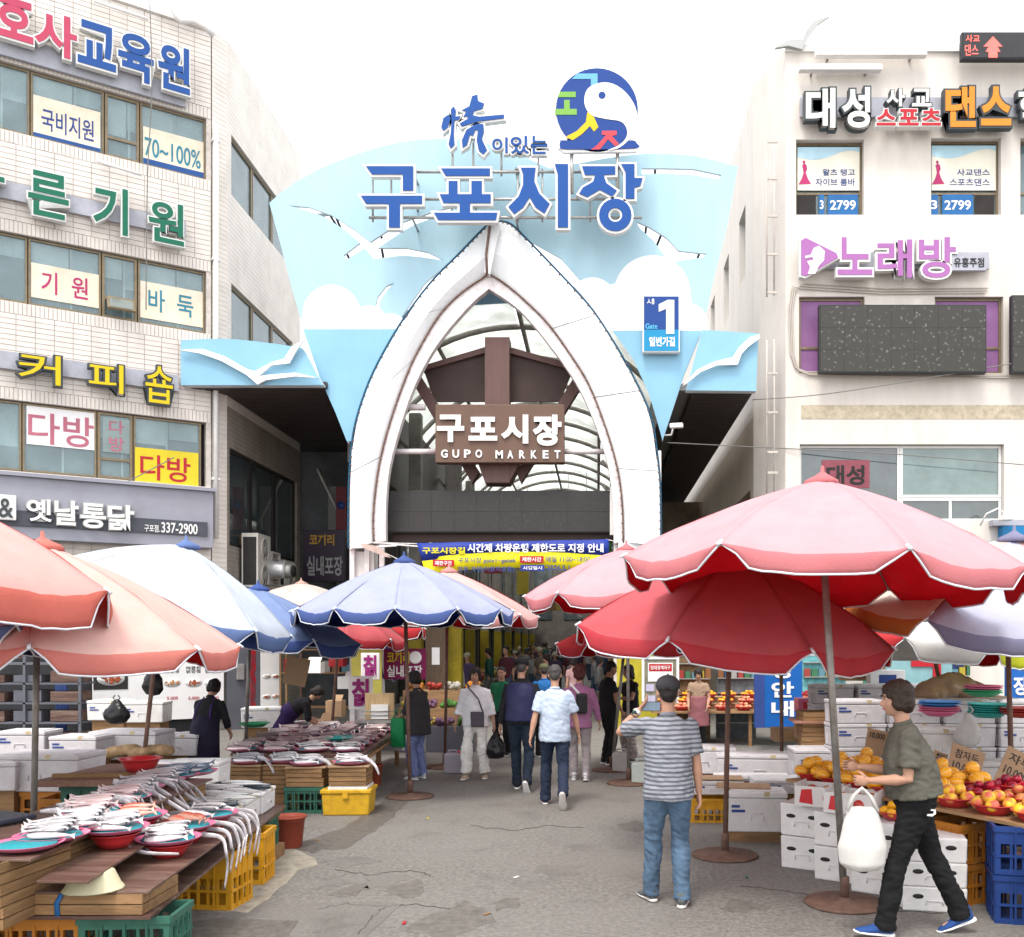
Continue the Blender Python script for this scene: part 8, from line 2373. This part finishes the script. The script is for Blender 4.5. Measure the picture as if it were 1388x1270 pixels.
me = remesh(mb, .014, 'sack', 2, .010, 6, (1.5, 1.5, .5), seed=2); me.materials.append(M('white_cotton', (.54, .53, .50), .85, .05, 5, .3, 150)); link('sack', me, bag)
for s_ in (-1, 1):
    MB().tube([(s_ * .03, -.10, .86), (s_ * .02, -.05, .96), (0, .0, hw.z - .05), (s_ * .02, .05, .96), (s_ * .03, .10, .86)], [(.004, .013)] * 5, 6).build('handle', MATS['white_cotton'], bag)
o = MB().prism([[(-.05, .0), (.0, .035), (.05, .03), (.055, -.01), (.02, -.035), (-.03, -.03)], [(-.03, .0), (.0, .02), (.035, .015), (.03, -.01), (-.02, -.015)]], 0, .004)
o.v = [(x * .7, y, z * .7) for x, y, z in o.v]
o.build('white_print', m_film, T2, loc=(-.168, -.08, .86), rot=(0, 0, radians(-90)))
# blue shirt man
p3 = person('man in a pale blue short sleeved shirt and navy trousers walking away mid stride', (W(752, 0, 113).x, F / 113, 0), radians(2), 1.66,
    dict(top=fab('pale_blue_linen', (.40, .47, .58)), trousers=fab('navy_trouser_cloth', (.017, .025, .050)), hair='grey', shoe=fab('navy_shoe', (.02, .025, .05)), sole=M('pale_sole', (.5, .5, .5)), bulk=1.05, loose=1.08, hem=-.14,
         feet=[((-.12, .12, .08), 6, 0), ((.10, -.36, .20), -6, 62)], hands=[(-.30, -.08, .82), (.30, .13, .84)], epole=[(-.6, -1, 0), (.6, -1, 0)], sleeve=.8), .014)
p4 = person('man in a navy vest over black sleeves and a black cap walking away', (W(706, 0, 102.5).x, F / 102.5, 0), radians(-4), 1.72,
    dict(top=fab('black_jersey', (.014, .014, .017)), vest=M('navy_vest_cloth', (.022, .024, .075), .5, .12, 4, .2, 60), trousers=M('dark_denim', (.014, .023, .040), .85, .3, 5, .4, 120), cap=fab('black_cap', (.014, .014, .016)), hair='grey', bulk=1.08, sleeve=1.9, hem=-.06,
         feet=[((-.07, .12, .08), 6, 0), ((.11, -.22, .14), -8, 55)], hands=[(-.28, .02, .82), (.26, .1, .9)], shoe=fab('black_sneaker', (.02, .02, .02))), .014)
p5 = person('woman in loose white linen shirt and white trousers walking toward the camera', (W(645, 0, 94.5).x, F / 94.5, 0), radians(178), 1.57,
    dict(top=fab('white_linen', (.72, .70, .73)), trousers=fab('white_trouser_cloth', (.74, .72, .68)), hair='black', hairstyle='bob', shoe=fab('beige_shoe', (.40, .30, .22)), bulk=1.1, loose=1.15, hem=-.12, flare=1.35, crop=.05,
         feet=[((-.13, -.05, .08), 8, 0), ((.13, .15, .09), -8, 0)], hands=[(-.30, .05, .80), (.32, .05, .80)], sleeve=1.45, cuff=1.5), .014)
m_gbag = fab('grey_bag_cloth', (.09, .08, .095))
cb = thing('shoulder_bag', 'small grey crossbody bag on the woman in white', 'bag', tuple(p5['t'].location), radians(178))
MB().box((-.05, .17, .86), (.19, .05, .22)).build('pouch', m_gbag, cb, bevel=.02); MB().box((-.05, .198, .92), (.19, .012, .10)).build('flap', m_gbag, cb, bevel=.005)
MB().tube([(-.13, .16, .95), (-.06, .165, 1.15), (.08, .13, 1.30), (.13, .02, 1.37), (.08, -.14, 1.25), (-.1, -.16, 1.0), (-.14, .1, .95)], [(.004, .012)] * 7, 6).build('strap', m_gbag, cb)
hw5 = p5['t'].matrix_basis @ p5['arms'][0][2]
plastic_bag('black plastic bag hanging from the hand of the woman in white', (hw5.x + .03, hw5.y - .02, hw5.z - .50), .30, .42, m_bagk, seed=9)
p6 = person('woman with curly hair in a mauve jacket and a backpack walking away', (W(785, 0, 96).x, F / 96, 0), radians(-3), 1.60,
    dict(top=fab('mauve_cloth', (.33, .14, .26)), trousers=fab('lilac_grey_cloth', (.30, .26, .27)), hair='reddish', hairstyle='curly', shoe=fab('white_sneaker', (.55, .56, .6)), bulk=1.06, sleeve=1.85, hem=-.14, loose=1.05,
         feet=[((-.09, .08, .08), 6, 0), ((.11, -.10, .09), -6, 12)], hands=[(-.26, .0, .80), (.30, .14, .84)]), .014)
bp_ = thing('backpack', 'black and white sling backpack of the woman in the mauve jacket', 'bag', tuple(p6['t'].location), radians(-3))
MB().box((.05, -.18, 1.10), (.16, .09, .28)).build('pouch', m_black, bp_, bevel=.03)
MB().tube([(-.12, -.13, 1.38), (0, -.17, 1.25), (.12, -.16, 1.0)], [(.006, .02)] * 3, 6).build('strap', m_film, bp_)
p7 = person('man in a black t-shirt and black trousers standing sideways by the silver pole', (W(823, 0, 85).x, F / 85, 0), radians(-65), 1.62,
    dict(top=fab('black_tee', (.012, .012, .014)), trousers=blk, hair='black', bulk=1.05, skin=1, hands=[(-.2, .16, .92), (.16, .20, .88)], hpitch=14), .016)
p8 = person('woman with long black hair in a black blouse and beige trousers counting money', (W(855, 0, 83).x, F / 83, 0), radians(125), 1.56,
    dict(top=fab('black_blouse', (.012, .012, .014)), trousers=fab('beige_cloth', (.36, .30, .28)), hair='black', hairstyle='long', bulk=1.02, hands=[(-.04, .30, 1.14), (.05, .30, 1.13)], epole=[(-1, -.3, -.6), (1, -.3, -.6)], flare=1.2), .016)
p9 = person('fruit seller with dark bobbed hair and a rose apron behind the oranges', (W(947, 0, 74).x, F / 74, 0), radians(170), 1.44,
    dict(top=fab('beige_knit', (.32, .22, .15)), apron=fab('rose_apron', (.26, .10, .11)), apronstrap=fab('rose_strap', (.2, .05, .06)), trousers=blk, hair='black', hairstyle='bob', hands=[(-.2, .2, .9), (.2, .22, .9)], hpitch=16), .016)
p10 = person('woman in charcoal top, blue trousers and black cap standing sideways at the juice stand', (W(567, 0, 95).x, F / 95, 0), radians(60), 1.52,
    dict(top=fab('charcoal_cloth', (.035, .033, .035)), trousers=fab('periwinkle_cloth', (.14, .17, .33)), hair='black', hairstyle='bob', cap=fab('black_cap2', (.015, .015, .017)), shoe=fab('white_sneaker2', (.6, .6, .6)), bulk=1.15, loose=1.12, hem=-.22, flare=1.2, sleeve=1.3, hands=[(-.1, .30, .98), (.12, .30, 1.0)], hpitch=16), .014)
gb_ = thing('shopping_bag', 'green shopping bag held by the woman at the juice stand', 'bag', tuple(p10['t'].location), radians(60))
MB().box((-.12, .27, .66), (.07, .24, .42)).build('sack', M('green_bag', (.01, .22, .07), .6), gb_, bevel=.02)
for s_ in (-1, 1): MB().tube([(-.12 + s_ * .03, .20, .87), (-.12, .23, .98), (-.12, .31, .98), (-.12 + s_ * .03, .34, .87)], .006, 5).build('handle', MATS['green_bag'], gb_)
prp = fab('purple_strap', (.05, .02, .13))
p11 = person('vendor seen from behind in black clothes with a purple strapped apron at the foam boxes', (W(277, 0, 106).x, F / 106, 0), radians(-6), 1.50,
    dict(top=fab('black_knit', (.014, .013, .016)), apron=fab('dark_apron', (.015, .012, .03)), apronstrap=prp, trousers=blk, hair='black', hairstyle='bob', lean=20, hpitch=35, bulk=1.12, sleeve=1.5, hands=[(-.2, .3, .85), (.25, .28, .88)]), .014)
p12 = person('vendor bending over the far fish stall in black top and purple apron', (W(385, 0, 88).x, F / 88, 0), radians(-75), 1.50,
    dict(top=fab('black_top', (.015, .014, .016)), apron=fab('purple_apron', (.03, .015, .07)), apronstrap=m_redp, trousers=blk, hair='black', hairstyle='bob', lean=58, hpitch=45, bulk=1.08, sleeve=1.2, hands=[(-.1, .62, .78), (.15, .6, .75)]), .016)
p13 = person('smiling woman in a green blouse facing the camera behind the vest man', (W(681, 0, 79).x, F / 79, 0), radians(172), 1.50,
    dict(top=fab('green_blouse', (.012, .13, .06)), trousers=blk, hair='black', hairstyle='short', bulk=1.04), .016)
p14 = person('person in a bright blue shirt and olive cap hidden behind the blue shirt man', (W(738, 0, 80).x, F / 80, 0), radians(10), 1.55,
    dict(top=fab('bright_blue_cloth', (.02, .13, .36)), trousers=blk, hair='grey', cap=fab('olive_cap', (.10, .10, .05))), .02)
p15 = person('shopper in a pale pink top deeper in the covered street', (W(778, 0, 58).x, F / 58, 0), radians(40), 1.55,
    dict(top=fab('pale_pink_cloth', (.42, .25, .25)), trousers=fab('grey_trouser_cloth', (.12, .12, .13)), hair='black', hairstyle='bob'), .022)
# crowd inside the covered street: a few builds, copied
cc_ = [(.03, .03, .035), (.16, .15, .15), (.08, .02, .03), (.05, .08, .14), (.16, .12, .09), (.28, .27, .27), (.06, .04, .09), (.02, .07, .05)]  # clothes darkened: dimness deep in the covered street put into the colours
var = []
for i, c in enumerate(cc_):
    walk = .18 if i % 2 else .08
    q = person('', (0, 0, 0), 0, [1.66, 1.58, 1.72, 1.6, 1.64, 1.55, 1.6, 1.7][i], dict(top=fab('crowd_top_%d' % i, c), trousers=fab('crowd_legs_%d' % (i % 3), [(.03, .03, .04), (.12, .12, .13), (.06, .09, .14)][i % 3]), hair=['black', 'grey', 'black', 'brown'][i % 4],
        hairstyle=['short', 'bob', 'short', 'curly'][i % 4], cap=fab('crowd_cap_%d' % i, [(.3, .27, .2), (.05, .05, .06)][i % 2]) if i in (1, 4, 6) else None, sleeve=[.8, 1.8][i % 2], bulk=1.04, feet=[((-.09, walk, .08), 4, 0), ((.1, -walk, .10), -4, 20)]), .03, 0)
    var.append(q['t'])
tone = ['black', 'pale grey', 'dark maroon', 'navy', 'brown', 'off white', 'violet', 'dark green']
R3 = random.Random(21); spots = []
while len(spots) < 60:
    y = 17.5 + 46 * R3.random() ** 1.15; x = R3.uniform(-3.7, .2)
    if y < 24: continue
    if all((x - a) ** 2 + (y - b) ** 2 > .42 ** 2 for a, b in spots): spots.append((x, y))
zone = lambda y: 'near the gate' if y < 25 else 'in the first part of the covered street' if y < 34 else 'midway down the covered street' if y < 46 else 'far down the covered street'
seen = {}
for i, (x, y) in enumerate(spots):
    v = i % len(var); lab = 'crowd shopper in %s top %s' % (tone[v], zone(y))
    rz_ = radians(R3.choice([0, 0, 180, 170, -10, 15, 90, -90])) + R3.uniform(-.3, .3)
    if i < len(var):
        o = var[v]; o.location = (x, y, 0); o.rotation_euler = (0, 0, rz_); o['label'] = lab; o['group'] = lab
    else: copy_thing(var[v], (x, y, 0), rz_, lab, lab, R3.uniform(.94, 1.05))
# scratch data used while building is thrown away in one go
for s_ in TMP: bpy.data.scenes.remove(s_)
bpy.data.batch_remove(TRASH)
